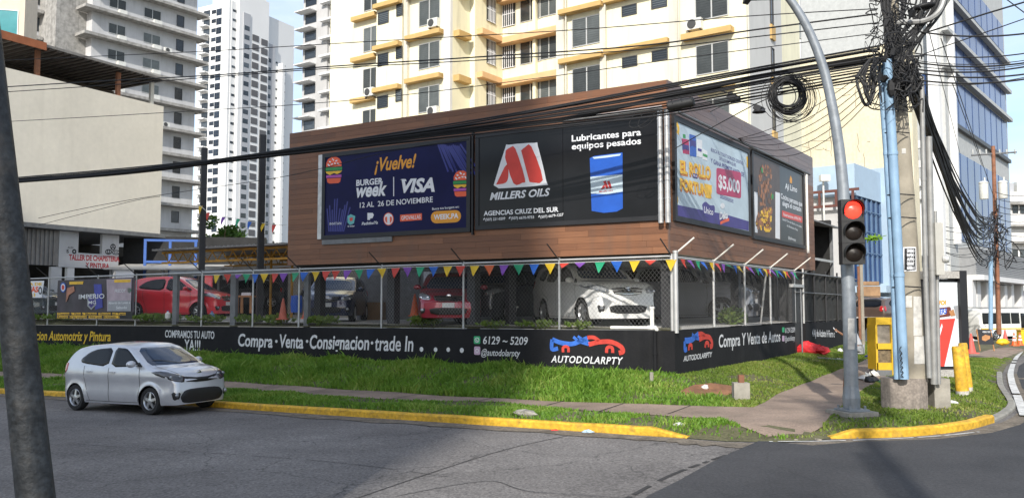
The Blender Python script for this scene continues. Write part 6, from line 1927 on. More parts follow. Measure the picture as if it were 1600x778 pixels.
            for zz in (.515, .485, .455): ribbon('', 'F', [(-hw*(.46-(.515-zz)), z(zz)), (0, z(zz-.012)), (hw*(.46-(.515-zz)), z(zz))], .022, M_CHR, .016, add=q)
            q.build('grille_bar', M_CHR, gr, world=False)
            patch('air_intake', 'F', [(-hw*.60, z(.315)), (hw*.60, z(.315)), (hw*.52, z(.19)), (-hw*.52, z(.19))], M_BLKP, .008, 1)
            h = proj('F', 0, z(.36), .012)
            if h is not None: q = MB(); q.box(h, (.012, .33, .13)); q.build('number_plate', M_PLATE, root, world=False)
        h = proj('F', 0, z(.525 if lamp != 'hatch' else .56), .006)
        if h is not None: q = MB(); q.ell(h, (.012, .075, .045), 12); q.build('badge', M_CHR, root, smooth='all', world=False)
        q = MB(); ribbon('', 'T', [(X(.775), hw*.70), (X(.86), hw*.72), (X(.955), hw*.62)], .010, M_SEAM, .003, add=q); ribbon('', 'T', [(X(.775), -hw*.70), (X(.86), -hw*.72), (X(.955), -hw*.62)], .010, M_SEAM, .003, add=q)
        q.build('bonnet_seam', M_SEAM, root, world=False)
    for s in (1, -1):
        if kind == 'bus': continue
        patch('tail_light', 'B', [(s*hw*.80, z(.70)), (s*hw*.64, z(.69)), (s*hw*.66, z(.55)), (s*hw*.80, z(.54))], M_TAIL, .012, 1)
        patch('tail_light', 'L' if s > 0 else 'R', [(X(.022), z(.69)), (X(.05), z(.70)), (X(.046), z(.58)), (X(.022), z(.54))], M_TAIL, .008, 1)
    if rack:
        for s in (1, -1):
            q = MB(); P = [proj('T', X(u), s*hw*.62, .05) for u in (.14, .25, .4, .52)]
            q.tube([p for p in P if p], .018, 6); q.build('roof_rail', M_CHR, root, world=False)
    return dict(root=root, proj=proj, patch=patch, ribbon=ribbon, X=X, H=H, hw=hw, body=body)

def lotp_(px, d): p = at(px, 480, d); return Vector((p.x, p.y, LOTZ))
# silver hatchback on the street
f0 = rpick(232, 648); r0 = rpick(121, 641)
hd = (f0-r0); hd.z = 0; hd.normalize()
side = Vector((-hd.y, hd.x, 0))
mid = (f0+r0)/2
# centre: wheels are at +-; nearside contact plane is W/2 out
Wc, Lc, Hc = 1.62, 3.62, 1.50
xfm = (Lc/2-.70 + Lc/2-.70-2.42)/2
cpos = mid+side*(Wc*.46)-hd*xfm
cpos.z = base(cpos.x, cpos.y)+.005
tilt = (base(f0.x, f0.y)-base(r0.x, r0.y))/max(.1, (f0-r0).length)
sc_car = car('hatchback_car', 'silver five door hatchback parked on the road by the yellow kerb', 'car', cpos, (hd.x, hd.y), 'hatch', Lc, Wc, Hc, P_SILV, wb=2.42, front=.70, wr=.285, lamp='hatch', spokes=5)
sc_car['root'].rotation_euler[1] = -math.atan(tilt)
car('hatchback_car', 'bright red hatchback in the lot, seen from the side behind the printed banner', 'car', lotp_(283, 30.6)+Vector((0, 0, .03)), (.98, -.18), 'hatch', 3.75, 1.62, 1.58, P_RED, wb=2.5, front=.72, wr=.30, spokes=8)
car('hatchback_car', 'dark navy hatchback facing the street beneath the left part of the box', 'car', lotp_(527, 28.9), (.02, -1), 'hatch', 3.8, 1.70, 1.54, P_NAVY, wb=2.46, front=.74, wr=.30)
car('sedan_car', 'wine red sedan facing the street with its bonnet in dappled light', 'car', lotp_(706, 24.7), (.03, -1), 'sedan', 4.5, 1.76, 1.52, P_WINE, wb=2.6, front=.88, wr=.31)
car('suv_car', 'black car between the wine red sedan and the white SUV', 'car', lotp_(782, 26.8), (-.42, -.91), 'suv', 4.4, 1.80, 1.70, P_BLK, wb=2.62, front=.9, wr=.34)
wx = car('suv_car', 'white SUV with a sunlit front bumper behind the fence, nearest the corner', 'car', lotp_(921, 23.7), (.34, -.94), 'suv', 4.7, 1.88, 1.76, P_WHT, wb=2.7, front=.92, wr=.36, rack=True)
car('suv_car', 'slate grey SUV parked behind the white one, facing the side street', 'car', lotp_(1062, 27.2), (.90, -.43), 'suv', 4.9, 1.88, 1.86, P_GRY, wb=2.85, front=.92, wr=.38)
car('suv_car', 'dark teal car behind the small sign at the far left of the fence', 'car', lotp_(28, 36.0), (.95, -.3), 'suv', 4.4, 1.8, 1.66, P_TEAL, wb=2.6, front=.85, wr=.36, spokes=9)
car('hatchback_car', 'black small car deep inside the workshop, behind the wooden table', 'car', lotp_(378, 41.5)+Vector((0, 0, .35)), (-.9, -.43), 'hatch', 3.8, 1.66, 1.5, P_BLK, wb=2.46, front=.74, wr=.32, small=True)
def gp(px, d): p = at(px, 480, d); return Vector((p.x, p.y, base(p.x, p.y)))
q = gp(1392, 39.5); q.z = 2.1-(517-475.5)*39.5/1300
car('suv_car', 'brown SUV parked in the side street behind the yellow bin', 'car', q, (.78, .62), 'suv', 4.4, 1.82, 1.62, P_BRN, wb=2.65, front=.9, wr=.35, spokes=5)
q = gp(1392, 50); q.z = 2.1-(510-475.5)*50/1300
car('suv_car', 'white roofed car standing beyond the brown SUV', 'car', q, (1, .15), 'suv', 4.6, 1.82, 1.72, P_WHT, wb=2.65, front=.9, wr=.35, small=True)
# minibus
bp_ = at(1562, 531, 70)
bus = car('minibus', 'white minibus with yellow stripes parked at the far end of the side street', 'minibus', bp_, (.93, .37), 'bus', 7.0, 2.05, 2.65, mat('bus_white', (.70, .70, .66), .4, var=.08), wb=3.9, front=1.2, wr=.42, small=True, clear=.35)
M_BYEL = mat('bus_yellow', (.72, .45, .03), .4)
for sd in 'RL':
    X = bus['X']
    for nm, z0, z1 in (('stripe', .92, 1.02), ('skirt', .42, .66)):
        bus['patch'](nm, sd, [(X(.02), z0), (X(.33 if nm == 'skirt' else .96), z0), (X(.33 if nm == 'skirt' else .96), z1), (X(.02), z1)], M_BYEL, .012, 0, step=.3)
    bus['patch']('door', sd, [(X(.68), .5), (X(.755), .5), (X(.755), 2.25), (X(.68), 2.25)], M_GLS, .012, 0, step=.3)
q = MB(); q.box((-.4, 0, 2.68), (5, 1.5, .05))
for k in range(6): q.box((-2.6+k*.9, 0, 2.73), (.04, 1.5, .05))
q.build('roof_rack', M_RAIL, bus['root'], world=False)
q = gp(1601, 60); q.z = bp_.z
car('hatchback_car', 'dark car at the right edge of the picture beyond the minibus', 'car', at(1622, 527, 78), (.9, .4), 'sedan', 4.4, 1.8, 1.5, P_BLK, small=True)
# ---------------------------------------------------------------- poles, signal and wires
M_CPOLE = mat('concrete_pole', (.30, .27, .215), .9, var=.22, scale=2, streak=.5, dirt=(.15, .12, .09), bump=.3, bscale=12)
M_BPIPE = mat('blue_conduit', (.23, .36, .50), .55, var=.14, scale=4, streak=.25, dirt=(.16, .22, .28))
M_GPIPE = mat('grey_conduit', (.30, .30, .29), .55, .3, var=.2, scale=4)
M_CABLE = mat('cable_black', (.012, .012, .013), .6, var=.1)
M_SIG = mat('signal_housing', (.014, .0145, .015), .55, var=.3, scale=5)
M_SPOLE = mat('signal_pole_galvanised', (.26, .285, .31), .5, .4, var=.22, scale=6, streak=.35, dirt=(.14, .16, .18))
M_PAPER = mat('pasted_paper', (.52, .51, .48), .9, var=.25, scale=9)
M_OLDPOLE = mat('old_dark_pole', (.020, .023, .026), .6, .2, var=.5, scale=5, dirt=(.085, .075, .062), bump=.5, bscale=18, fine=.5, fscale=30, dsc=1.6)
D_S = 14.6
# leaning pole in the foreground
b = at(84, 1040, 4.8); t = at(-40, -120, 4.9)
fp_ = thing('street_pole', 'dark weathered steel pole leaning across the left edge, closest to the viewer', 'pole', b)
mb = MB(); n = 10
mb.tube([b.lerp(t, i/n) for i in range(n+1)], [.108-.0035*i for i in range(n+1)], 20); mb.build('shaft', M_OLDPOLE, fp_, smooth=True)
# traffic signal
sb_ = gpick(1331, 648)
D_S = sb_.y
sig = thing('traffic_light', 'galvanised traffic light pole with a curved mast and its red lamp lit', 'traffic light', sb_)
pathpx = [(1331, 646), (1329, 560), (1326, 460), (1323, 410), (1320, 340), (1316, 280), (1310, 225), (1301, 170), (1288, 112), (1270, 62), (1247, 18), (1215, -22), (1172, -52), (1120, -72)]
P = spline([at(x, y, D_S) for x, y in pathpx], 4)
mb = MB(); mb.tube(P, [.125-.055*min(1, i/(len(P)-1)*1.2) for i in range(len(P))], 18); mb.build('mast', M_SPOLE, sig, smooth=True)
mb = MB(); mb.box(sb_+Vector((0, 0, .03)), (.62, .62, .09), rz=.3); mb.build('footing', M_CONC, sig)
mb = MB(); mb.box(sb_+Vector((0, 0, .095)), (.42, .42, .03), rz=.3)
mb.lathe([(.14, .1), (.15, .3), (.125, .5)], sb_, n=16)
for k in range(4): a = .3+math.pi/4+k*math.pi/2; mb.tube([sb_+Vector((.22*math.cos(a), .22*math.sin(a), .1)), sb_+Vector((.22*math.cos(a), .22*math.sin(a), .17))], .022, 6)
mb.build('base_plate', M_SPOLE, sig)
def head(root, px0, px1, py0, py1, d, lit, yaw=.0, front=True):
    c0 = at((px0+px1)/2, py1, d); c1 = at((px0+px1)/2, py0, d); w = (px1-px0)/FPX*d; H = c1.z-c0.z; s = H/3
    m = Matrix.Rotation(yaw, 3, 'Z'); ex, fw = m @ Vector((1, 0, 0)), m @ Vector((0, -1, 0))
    hd = MB(); hd.obox(c0-ex*w*.5+fw*(-.1), ex*w, fw*.24, Vector((0, 0, H)))
    for k in range(1, 3): hd.obox(c0-ex*w*.51+fw*(-.11)+Vector((0, 0, k*s-.008)), ex*w*1.02, fw*.26, Vector((0, 0, .016)))
    o = hd.build('signal_head', M_SIG, root)
    for k, nm in enumerate(('green_lamp', 'amber_lamp', 'red_lamp')):
        c = c0+Vector((0, 0, s*(k+.5)))+fw*.145
        l = MB(); l.lathe([(w*.40, 0), (w*.36, .02), (w*.2, .045), (.0005, .055)], c, fw, 24)
        mm = {'red_lamp': mat('red_lamp_lit', (1, .035, .02), .3, emit=2.2, var=0)}.get(nm) if (nm == 'red_lamp' and lit) else mat('unlit_lamp', (.016, .012, .010), .4, var=.3, spec=.3)
        l.build(nm, mm, o, smooth=True)
        v = MB(); vs, fs = [], []
        n = 18
        for i in range(n+1):
            a = R(-25+230*i/n); dep = .20*(.45+.55*max(0, math.sin(R(-5+190*i/n))))
            r_ = w*.435; q = c+ex*r_*math.cos(a)+Vector((0, 0, r_*math.sin(a)))
            vs += [q-fw*.01, q+fw*dep, q+fw*dep+(q-c)*.03, q-fw*.01+(q-c)*.03]
        for i in range(n):
            for j in range(3): fs.append((4*i+j, 4*i+j+1, 4*i+j+5, 4*i+j+4))
        v.add(vs, fs); v.build('visor', M_SIG, o, smooth='all')
    return o
head(sig, 1314, 1348, 313, 413, D_S-.28, True, yaw=-.12)
mb = MB(); mb.tube([at(1322, 320, D_S), at(1326, 322, D_S-.3)], .03, 8); mb.tube([at(1324, 408, D_S), at(1328, 408, D_S-.3)], .03, 8); mb.build('bracket', M_SIG, sig)
c = at(1198, -12, D_S-.1)
mb = MB(); mb.box(c+Vector((.02, 0, .05)), (.62, .30, .30), ry=-.03); mb.box(c+Vector((-.33, -.05, -.02)), (.10, .34, .34), ry=.2); mb.build('overhead_signal', M_SIG, sig)
mb = MB()
F_S = Face((sb_.x, sb_.y-.118), (1, 0))
for x0, x1, y0, y1 in ((1321, 1331, 497, 545), (1326, 1334, 520, 535)):
    vs = []; fs = []
    for i in range(7):
        px = x0+(x1-x0)*i/6
        for y in (y0, y1):
            q = at(px, y, D_S); cx = at(np.interp(y, [410, 646], [1323.5, 1331]), y, D_S).x; rr = .127; lat = max(-.118, min(.118, q.x-cx)); vs.append(Vector((q.x, D_S-math.sqrt(rr*rr-lat*lat), q.z)))
    for i in range(6): fs.append((2*i, 2*i+2, 2*i+3, 2*i+1))
    mb.add(vs, fs)
mb.build('pasted_notice', M_PAPER, sig)
mb = MB(); q = gpick(1319, 640); mb.tube([q+Vector((0, 0, 0)), at(1318, 605, q.y), at(1320, 575, q.y)], .012, 6)
tag(mb.build('rusty_rod', M_RUSTY), 'thin rusty rod standing against the foot of the traffic light pole', 'rod')

# concrete utility pole and its base
pb = gpick(1425, 640); D_P = pb.y
base_ = thing('utility_pole', 'concrete utility pole with blue conduits, standing on a stained concrete block', 'pole', pb)
mb = MB(); r0 = 36/FPX*D_P
h = at(1425, 592, D_P).z-pb.z
prof = []
for k in range(10): a = 2*math.pi*k/10; prof.append((pb.x+r0*math.cos(a)*1.0, pb.y+.3+r0*.8*math.sin(a), pb.z-.1))
mb.prism(prof, (0, 0, h+.1)); mb.build('concrete_block', mat('stained_concrete', (.25, .215, .185), .9, var=.35, scale=2.2, bump=.4, bscale=16, streak=.95, dirt=(.045, .042, .038), fine=.25, fscale=24), base_, fixn=True)
mb = MB(); q = at(1470, 632, D_P+.3); mb.box(q+Vector((0, .1, .18)), (.30, .35, .62)); mb.build('small_block', M_CONC, base_)
P = [at(1428, 596, D_P+.3), at(1422, 500, D_P+.3), at(1416, 380, D_P+.3), at(1407, 220, D_P+.3), at(1396, 80, D_P+.3), at(1386, -80, D_P+.3), at(1375, -300, D_P+.3)]
mb = MB(); mb.tube(P, [.25, .235, .21, .18, .16, .145, .13], 14); mb.build('shaft', M_CPOLE, base_, smooth=True)
def onpole(px0, px1, y0, y1, n=6, push=.0):
    vs, fs = [], []
    for i in range(n+1):
        for y in (y0, y1):
            cx = np.interp(y, [80, 220, 380, 500, 596], [1396, 1407, 1416, 1422, 1428]); rr = np.interp(y, [80, 220, 380, 500, 596], [.16, .18, .21, .235, .25])+.004+push
            q = at(px0+(px1-px0)*i/n, y, D_P+.1); c_ = at(cx, y, D_P+.3); lat = max(-rr*.97, min(rr*.97, q.x-c_.x)); vs.append(Vector((c_.x+lat, c_.y-math.sqrt(rr*rr-lat*lat), q.z)))
    for i in range(n): fs.append((2*i, 2*i+2, 2*i+3, 2*i+1))
    return vs, fs
for k, (x0, x1, y0, y1) in enumerate(((1426, 1440, 463, 524), (1427, 1445, 525, 568), (1416, 1424, 462, 480), (1410, 1416, 232, 240))):
    mb = MB(); mb.add(*onpole(x0, x1, y0, y1)); mb.build('pasted_notice', M_PAPER, base_)
mb = MB(); mb.add(*onpole(1412.5, 1431.5, 386, 424)); mb.build('notice_board', M_W, base_)
mb = MB(); mb.add(*onpole(1414, 1430, 388, 422, push=.002)); mb.build('notice_print', M_FRM, base_)
FP = Face(tuple((at(1422, 400, D_P+.3)+Vector((0, -.246, 0)))[:2]), (1, .02))
mb = MB()
for i, s in enumerate(('DINERO', 'RAPIDO', 'AUTO', 'GARANT', '6350-1')): write(mb, FP, s, (1417, 394+i*6.6), (1428.5, 394.3+i*6.6), 4.5, b=.006, bold=.06)
mb.build('notice_lettering', M_W, base_)
def conduit(pts, r, name, m, d=None):
    mb = MB(); mb.tube([at(x, y, (d or D_P)-.02) for x, y in pts], r, 10)
    for (x, y) in pts[1:-1]: q = at(x, y, (d or D_P)-.02); mb.tube([q-Vector((0, 0, .03)), q+Vector((0, 0, .03))], r*1.12, 10)
    return mb.build(name, m, base_, smooth=True)
conduit([(1401.5, 592), (1396, 430), (1385, 240), (1375, 103)], .055, 'blue_conduit', M_BPIPE)
conduit([(1412.5, 592), (1405, 430), (1395, 240), (1386, 94)], .085, 'blue_conduit', M_BPIPE, d=D_P-.12)
conduit([(1452, 590), (1446, 430), (1443, 280), (1440, 120)], .045, 'grey_conduit', M_GPIPE)
conduit([(1459.5, 600), (1456, 420), (1451, 214)], .062, 'grey_conduit', M_GPIPE, d=D_P+.1)
conduit([(1467, 600), (1464, 430), (1461, 330)], .035, 'grey_conduit', M_GPIPE, d=D_P+.15)
q = at(1465, 389, D_P+.05)
mb = MB(); mb.box(q, (.15, .16, .98)); mb.build('meter_box', mat('meter_grey', (.42, .41, .37), .6, var=.1), base_)
mb = MB(); c = at(1474, 405, D_P+.0); mb.lathe([(.0005, .1), (.06, .1), (.075, .05), (.075, 0)], c, (.8, -.6, 0), 14); mb.build('meter_dial', M_ALU, base_)
FB2 = Face(tuple((at(1408, 550, D_P-.22))[:2]), (1, 0))
mb = MB()
rr = [(1409, 545), (1406, 552), (1406, 560), (1409, 564), (1407, 570), (1410, 576), (1407, 583), (1411, 590)]
write(mb, FB2, 'Carcarcel', (1404.5, 541), (1409.5, 590), 6, b=.0)
# rotated writing down the pipe
mb = MB(); rline(sm([(1408, 541), (1405.5, 545), (1407, 549), (1409, 552), (1406, 555), (1409, 560), (1406.5, 563), (1410, 566), (1407, 570), (1410.5, 574), (1407.5, 577), (1411, 582), (1408, 585), (1411.5, 589)], 4), .016, FB2, .01, mb); mb.build('scrawl', M_CABLE, base_)
for y in (448, 304, 340, 207):
    mb = MB(); mb.tube([at(np.interp(y, [200, 450], [1381, 1394]), y+1, D_P-.05), at(np.interp(y, [200, 450], [1396, 1408]), y-1, D_P-.2), at(np.interp(y, [200, 450], [1420, 1441]), y+1, D_P+.05)], .012, 5); mb.build('strap', M_CABLE, base_)
# lamp arm near the top
mb = MB(); mb.tube(spline([at(1400, 36, D_P), at(1440, 34, D_P-.1), at(1462, 24, D_P-.2), at(1474, 2, D_P-.2), at(1478, -30, D_P-.2)], 5), .055, 8); mb.build('curved_pipe', M_GPIPE, base_, smooth=True)
mb = MB(); mb.ell(at(1440, 13, D_P+.1), (.26, .24, .07), 14, rot=Matrix.Rotation(-.2, 3, 'Y')); mb.build('lamp_dome', M_CABLE, base_, smooth='all')

# ---- wires
def sagline(p, q, sag, n=14): return [p.lerp(q, i/n)-Vector((0, 0, sag*4*(i/n)*(1-i/n))) for i in range(n+1)]
def wire(name, label, pts, r, group=None, cat='cable', m=None):
    mb = MB(); mb.tube(pts, r, 6); return tag(mb.build(name, m or M_CABLE, smooth=True), label, cat, group)
D_L = 27.0
def dl(px): return float(np.interp(px, [-40, 1380], [D_L, D_P]))
# depth follows the line from the far left pole to the concrete pole
pL = at(-40, 285, D_L); pR = at(1378, 100, D_P)
def lined(px):
    x = (px-CX)/FPX
    t_ = (x*pL.y-pL.x)/((pR.x-pL.x)-x*(pR.y-pL.y)); return pL.y+(pR.y-pL.y)*t_
def pxwire(pts, r, off=0.0, name='overhead_cable', label='', group=None):
    P = spline([at(x, y, lined(x)+off) for x, y in pts], 6)
    return wire(name, label, P, r, group)
rs = random.Random(11)
G1 = 'cables of the thick black bundle crossing in front of the box'
LB1 = 'black cable in the thick bundle sagging across the front of the wooden box'
ends = [(72, 136), (78, 142), (84, 147), (90, 151), (95, 156), (100, 160), (104, 165), (108, 169), (113, 174), (118, 179), (122, 183), (86, 149), (97, 158), (76, 139)]
for i, (ye, ym) in enumerate(ends):
    j = rs.uniform(-2, 2)
    y0 = 281+rs.uniform(-4, 4)
    pxwire([(-40, y0+7), (20, y0+1), (200, y0-14+j*.4), (400, 243+(ym-155)*.12+j), (700, 203+(ym-155)*.42+j), (880, 177+(ym-155)*.7), (1040, ym-3), (1200, (ym*.55+ye*.45)-4), (1375, ye)], rs.uniform(.013, .021), rs.uniform(-.12, .12), label=LB1, group=G1)
wire('overhead_cable', 'thickest black cable of the bundle, running in front of the beige wall', spline([at(x, y, lined(x)) for x, y in ((-40, 290), (20, 283), (200, 267.5), (400, 246), (560, 226), (740, 204), (880, 186), (1040, 152), (1200, 118), (1375, 92))], 6), .045)
L2 = [([(-20, 96), (160, 88), (330, 80), (600, 64), (900, 47), (1150, 27), (1372, 14)], .010, 'thin overhead wire, topmost of those crossing the yellow building'),
      ([(-20, 138), (160, 127), (330, 118), (520, 104), (740, 90), (1000, 72), (1180, 47), (1372, 22)], .016, 'thin overhead wire passing the tin canopy and the middle of the yellow building'),
      ([(-20, 146), (160, 134), (330, 121), (520, 107), (740, 95), (1000, 78), (1180, 58), (1372, 36)], .012, 'thin overhead wire paired just below another across the yellow building'),
      ([(-20, 192), (160, 182), (330, 172), (460, 164), (620, 150), (860, 120), (1060, 92), (1372, 52)], .009, 'thin overhead wire crossing the beige wall and ending over the yellow courtyard'),
      ([(60, 341), (150, 322), (250, 305), (420, 280), (500, 264), (640, 231), (900, 196), (1180, 150)], .008, 'thin low wire sagging from the beige wall up to the wooden box'),
      ([(60, 352), (200, 316), (250, 307)], .007, 'short slack wire clamped to the right edge of the beige wall'),
      ([(1050, 235), (1130, 190), (1210, 150), (1290, 130), (1372, 108)], .010, 'thin wire rising from the box corner to the concrete pole')]
for p, r, lb in L2: pxwire(p, r, .0, label=lb)
G2 = 'service wires fanning from the side face of the box to the concrete pole'
bx = BR.P(BR.hit(1150, 217)[0], .05, BR.hit(1150, 217)[1])
for i in range(6):
    q = at(1372, 96+i*9, D_P); wire('service_wire', 'thin black service wire from the top tube of the side billboards to the pole', [bx]+sagline(bx, q, .25+.12*i)[1:], .008, G2)
# splice box on the bundle
sp = thing('splice_box', 'black cable splice box hanging on the bundle at the box corner', 'splice box', at(1064, 163, lined(1064)-.1))
mb = MB(); p0, p1 = at(1043, 167, lined(1043)-.1), at(1085, 159, lined(1085)-.1); mb.tube([p0, p0.lerp(p1, .04), p0.lerp(p1, .96), p1], [.06, .105, .105, .06], 12); mb.build('case', M_SIG, sp, smooth=True)
mb = MB()
for f in (.15, .5, .85): c = p0.lerp(p1, f); mb.tube([c+Vector((0, 0, -.11)), c+Vector((0, -.11, .03)), c+Vector((0, 0, .12))], .012, 6)
mb.build('clamp', M_CABLE, sp)
# hanging loops near the splice box
for i, (x, w) in enumerate(((992, 9), (1004, 7))):
    pxwire([(x, 178), (x-w*.6, 186), (x-w, 196), (x, 200), (x+w*2, 190), (x+w*4, 172)], .009, -.1, 'cable_loop', ('slack black cable loop hanging under the bundle, left of another by the splice box', 'slack black cable loop hanging under the bundle, right of another by the splice box')[i])
# coil
mb = MB(); cc = at(1231, 149, lined(1231)-.15)
rs = random.Random(3)
for k in range(46):
    r_ = rs.uniform(.22, .37) if k < 34 else rs.uniform(.34, .52)
    ox, oz, oy = rs.uniform(-.03, .03), rs.uniform(-.03, .03)-(.06 if k >= 34 else 0), rs.uniform(-.06, .06)
    e1, ph = rs.uniform(.9, 1.08), rs.random()*6
    if k >= 34: ox += rs.uniform(.0, .22)
    mb.tube([cc+Vector((ox+r_*e1*math.cos(2*math.pi*i/26+ph), oy+.03*math.sin(4*math.pi*i/26), oz+r_*math.sin(2*math.pi*i/26+ph))) for i in range(27)], .010 if k < 34 else .006, 5)
tag(mb.build('cable_coil', M_CABLE), 'round coil of spare black cable hanging left of the curved signal mast', 'cable coil')
# hanging thick loops left of the pole
G3 = 'thick cable loops hanging left of the concrete pole'
for i, (x0, x1, yb_, r) in enumerate(((1340, 1368, 165, .028), (1345, 1362, 150, .022), (1338, 1374, 140, .018), (1350, 1366, 158, .03))):
    P = spline([at(1376, 88+i*3, D_P), at(x1, 105, D_P-.1), at(x1-3, yb_-18, D_P-.15), at((x0+x1)/2, yb_, D_P-.15), at(x0+4, yb_-18, D_P-.15), at(x0, 120, D_P-.1), at(1360, 92, D_P)], 6)
    wire('cable_loop', 'thick black cable loop drooping from the pole beside the blue conduits', P, r, G3)
# tangle on the pole
mb = MB()
for k in range(105):
    cx = rs.gauss(1392, 16); cy = rs.uniform(-20, 150); P = []
    x, y, d = cx, cy, D_P+rs.uniform(-.4, .25)
    for j in range(rs.randint(3, 6)):
        P.append(at(x, y, d)); x += rs.gauss(0, 14); y += rs.gauss(3, 16); d += rs.uniform(-.12, .12)
        x = min(max(x, 1352), 1440); y = min(max(y, -40), 172)
    mb.tube(spline(P, 5), rs.choice((.005, .007, .010, .014)), 5)
for k in range(45):
    cx = 1418+rs.gauss(0, 8); cy = rs.uniform(95, 168); P = []
    x, y, d = cx, cy, D_P+rs.uniform(-.45, -.1)
    for j in range(5): P.append(at(x, y, d)); x += rs.gauss(0, 9); y += rs.gauss(0, 12); x = min(max(x, 1398), 1442); y = min(max(y, 88), 175); d += rs.uniform(-.06, .06)
    mb.tube(spline(P, 5), rs.choice((.008, .012, .018)), 5)
for k in range(26):
    x = rs.uniform(1374, 1480); mb.tube(spline([at(x, -60, D_P+.1), at(x-6+rs.uniform(-6, 4), 10, D_P), at(1405+rs.gauss(0, 12), 85, D_P-.1), at(1412+rs.gauss(0, 12), 140, D_P-.2)], 6), rs.choice((.012, .02, .028)), 5)
mb.ell(at(1393, 138, D_P-.25), (.08, .08, .17), 10)
for k in range(9): mb.box(at(1380+rs.gauss(8, 15), rs.uniform(20, 130), D_P-.3), (.07, .08, .12), rz=rs.random(), rx=rs.random())
tag(mb.build('cable_tangle', M_CABLE), 'dense tangle of black cables wrapped round the top of the concrete pole', 'cables', kind='stuff')
# rusty utility pole far right
rb = at(1561, 522, 60); rt = at(1552, 237, 60)
rp_ = thing('utility_pole', 'rusty brown utility pole with two pale transformers and a cross arm, far right', 'pole', rb)
mb = MB(); mb.tube([rb, rb.lerp(rt, .5), rt+Vector((0, 0, .4))], [.17, .15, .13], 10); mb.build('shaft', M_RUSTY, rp_, smooth=True)
mb = MB(); mb.tube([at(1518, 243, 60), at(1588, 238, 60)], .07, 6); mb.build('cross_arm', M_GREYST, rp_)
mb = MB()
for px in (1520, 1531, 1541, 1562, 1573, 1586): mb.cut(); p = at(px, 241, 60); mb.tube([p, p+Vector((0, 0, .35))], .06, 6)
mb.build('insulators', M_LEDGE, rp_)
for px, py in ((1537, 298), (1567, 297)):
    p = at(px, py, 59.8); mb = MB(); mb.lathe([(.0005, -.62), (.28, -.62), (.30, -.58), (.30, .5), (.33, .52), (.33, .58), (.2, .68), (.0005, .68)], p, n=14); mb.tube([p+Vector((.1, 0, .65)), p+Vector((.1, 0, .95))], .05, 6); mb.build('transformer', M_ACW, rp_, smooth=True)
mb = MB()
for k in range(34):
    x, y = 1555+rs.gauss(0, 7), rs.uniform(330, 400); P = []
    for j in range(4): P.append(at(x, y, 59.7+rs.uniform(-.3, .3))); x += rs.gauss(0, 10); y += rs.gauss(0, 12)
    mb.tube(spline(P, 4), .035, 5)
mb.build('wire_tangle', M_CABLE, rp_)
q0, q1 = at(1548, 530, 58), at(1548, 400, 58)
pp_ = thing('pipe_pole', 'pale blue upright conduit beside the rusty brown pole', 'pipe', q0); mb = MB(); mb.tube([q0, q1], .14, 8); mb.build('pipe', M_BPIPE, pp_, smooth=True)
G4 = 'black cables dropping from the concrete pole to the far rusty pole'
for k in range(20):
    x0, y0 = 1424+rs.gauss(0, 6), 110+rs.uniform(-10, 55); x1, y1 = 1553+rs.uniform(-4, 5), 350+rs.uniform(-25, 50)
    p, q = at(x0, y0, D_P), at(x1, y1, 59.6)
    wire('overhead_cable', 'black cable of the dense bunch falling from the concrete pole to the rusty pole', sagline(p, q, rs.uniform(1.0, 2.6)), rs.uniform(.016, .034), G4)
G5 = 'wires leaving the concrete pole to the right'
for k, (y0, y1) in enumerate(((83, 77), (94, 88), (97, 92), (103, 94), (108, 97), (113, 110), (124, 117), (131, 112), (48, 47))):
    p, q = at(1425, y0, D_P), at(1640, y1, D_P-1); wire('overhead_cable', 'black wire running level from the concrete pole past the blue glass to the right', sagline(p, q, .12), rs.choice((.008, .012, .016)), G5)
wire('overhead_cable', 'black wire climbing from the pole across the glass ledges to the upper right', [at(1430, 82, D_P), at(1445, 52, D_P), at(1540, 22, D_P-.5), at(1640, -8, D_P-1)], .016)
wire('overhead_cable', 'lower black wire climbing across the blue glass to the upper right', [at(1430, 90, D_P), at(1470, 75, D_P), at(1560, 44, D_P-.5), at(1640, 16, D_P-1)], .010)
wire('overhead_cable', 'black wire slanting down over the sky at the top right', [at(1560, -10, 30), at(1640, 50, 30)], .02)
G6 = 'wires around the rusty pole'
for k in range(12):
    p = at(1555, 300+k*10, 59.7); q = at(1640, 290+k*11+rs.uniform(-8, 8), 50); wire('overhead_cable', 'black wire leaving the rusty pole towards the right edge', sagline(p, q, .4), .022, G6)
for k in range(8):
    p = at(1552, 330+k*9, 59.7); q = at(1478, 352+k*8+rs.uniform(-6, 6), 45); wire('overhead_cable', 'black wire strung from the rusty pole in front of the louvred base', sagline(p, q, .5), .018, 'wires in front of the louvred base')
# thin slanting wires over the office side
for k, (x0, y0, x1, y1) in enumerate(((1444, 20, 1500, 240), (1470, 60, 1560, 330), (1488, 130, 1535, 260))):
    wire('guy_wire', ('thin wire slanting down past the white fin of the office', 'thin wire slanting over the blue glass to the transformers', 'short thin wire slanting over the lowest glass band')[k], [at(x0, y0, 20), at(x1, y1, 45)], .012)
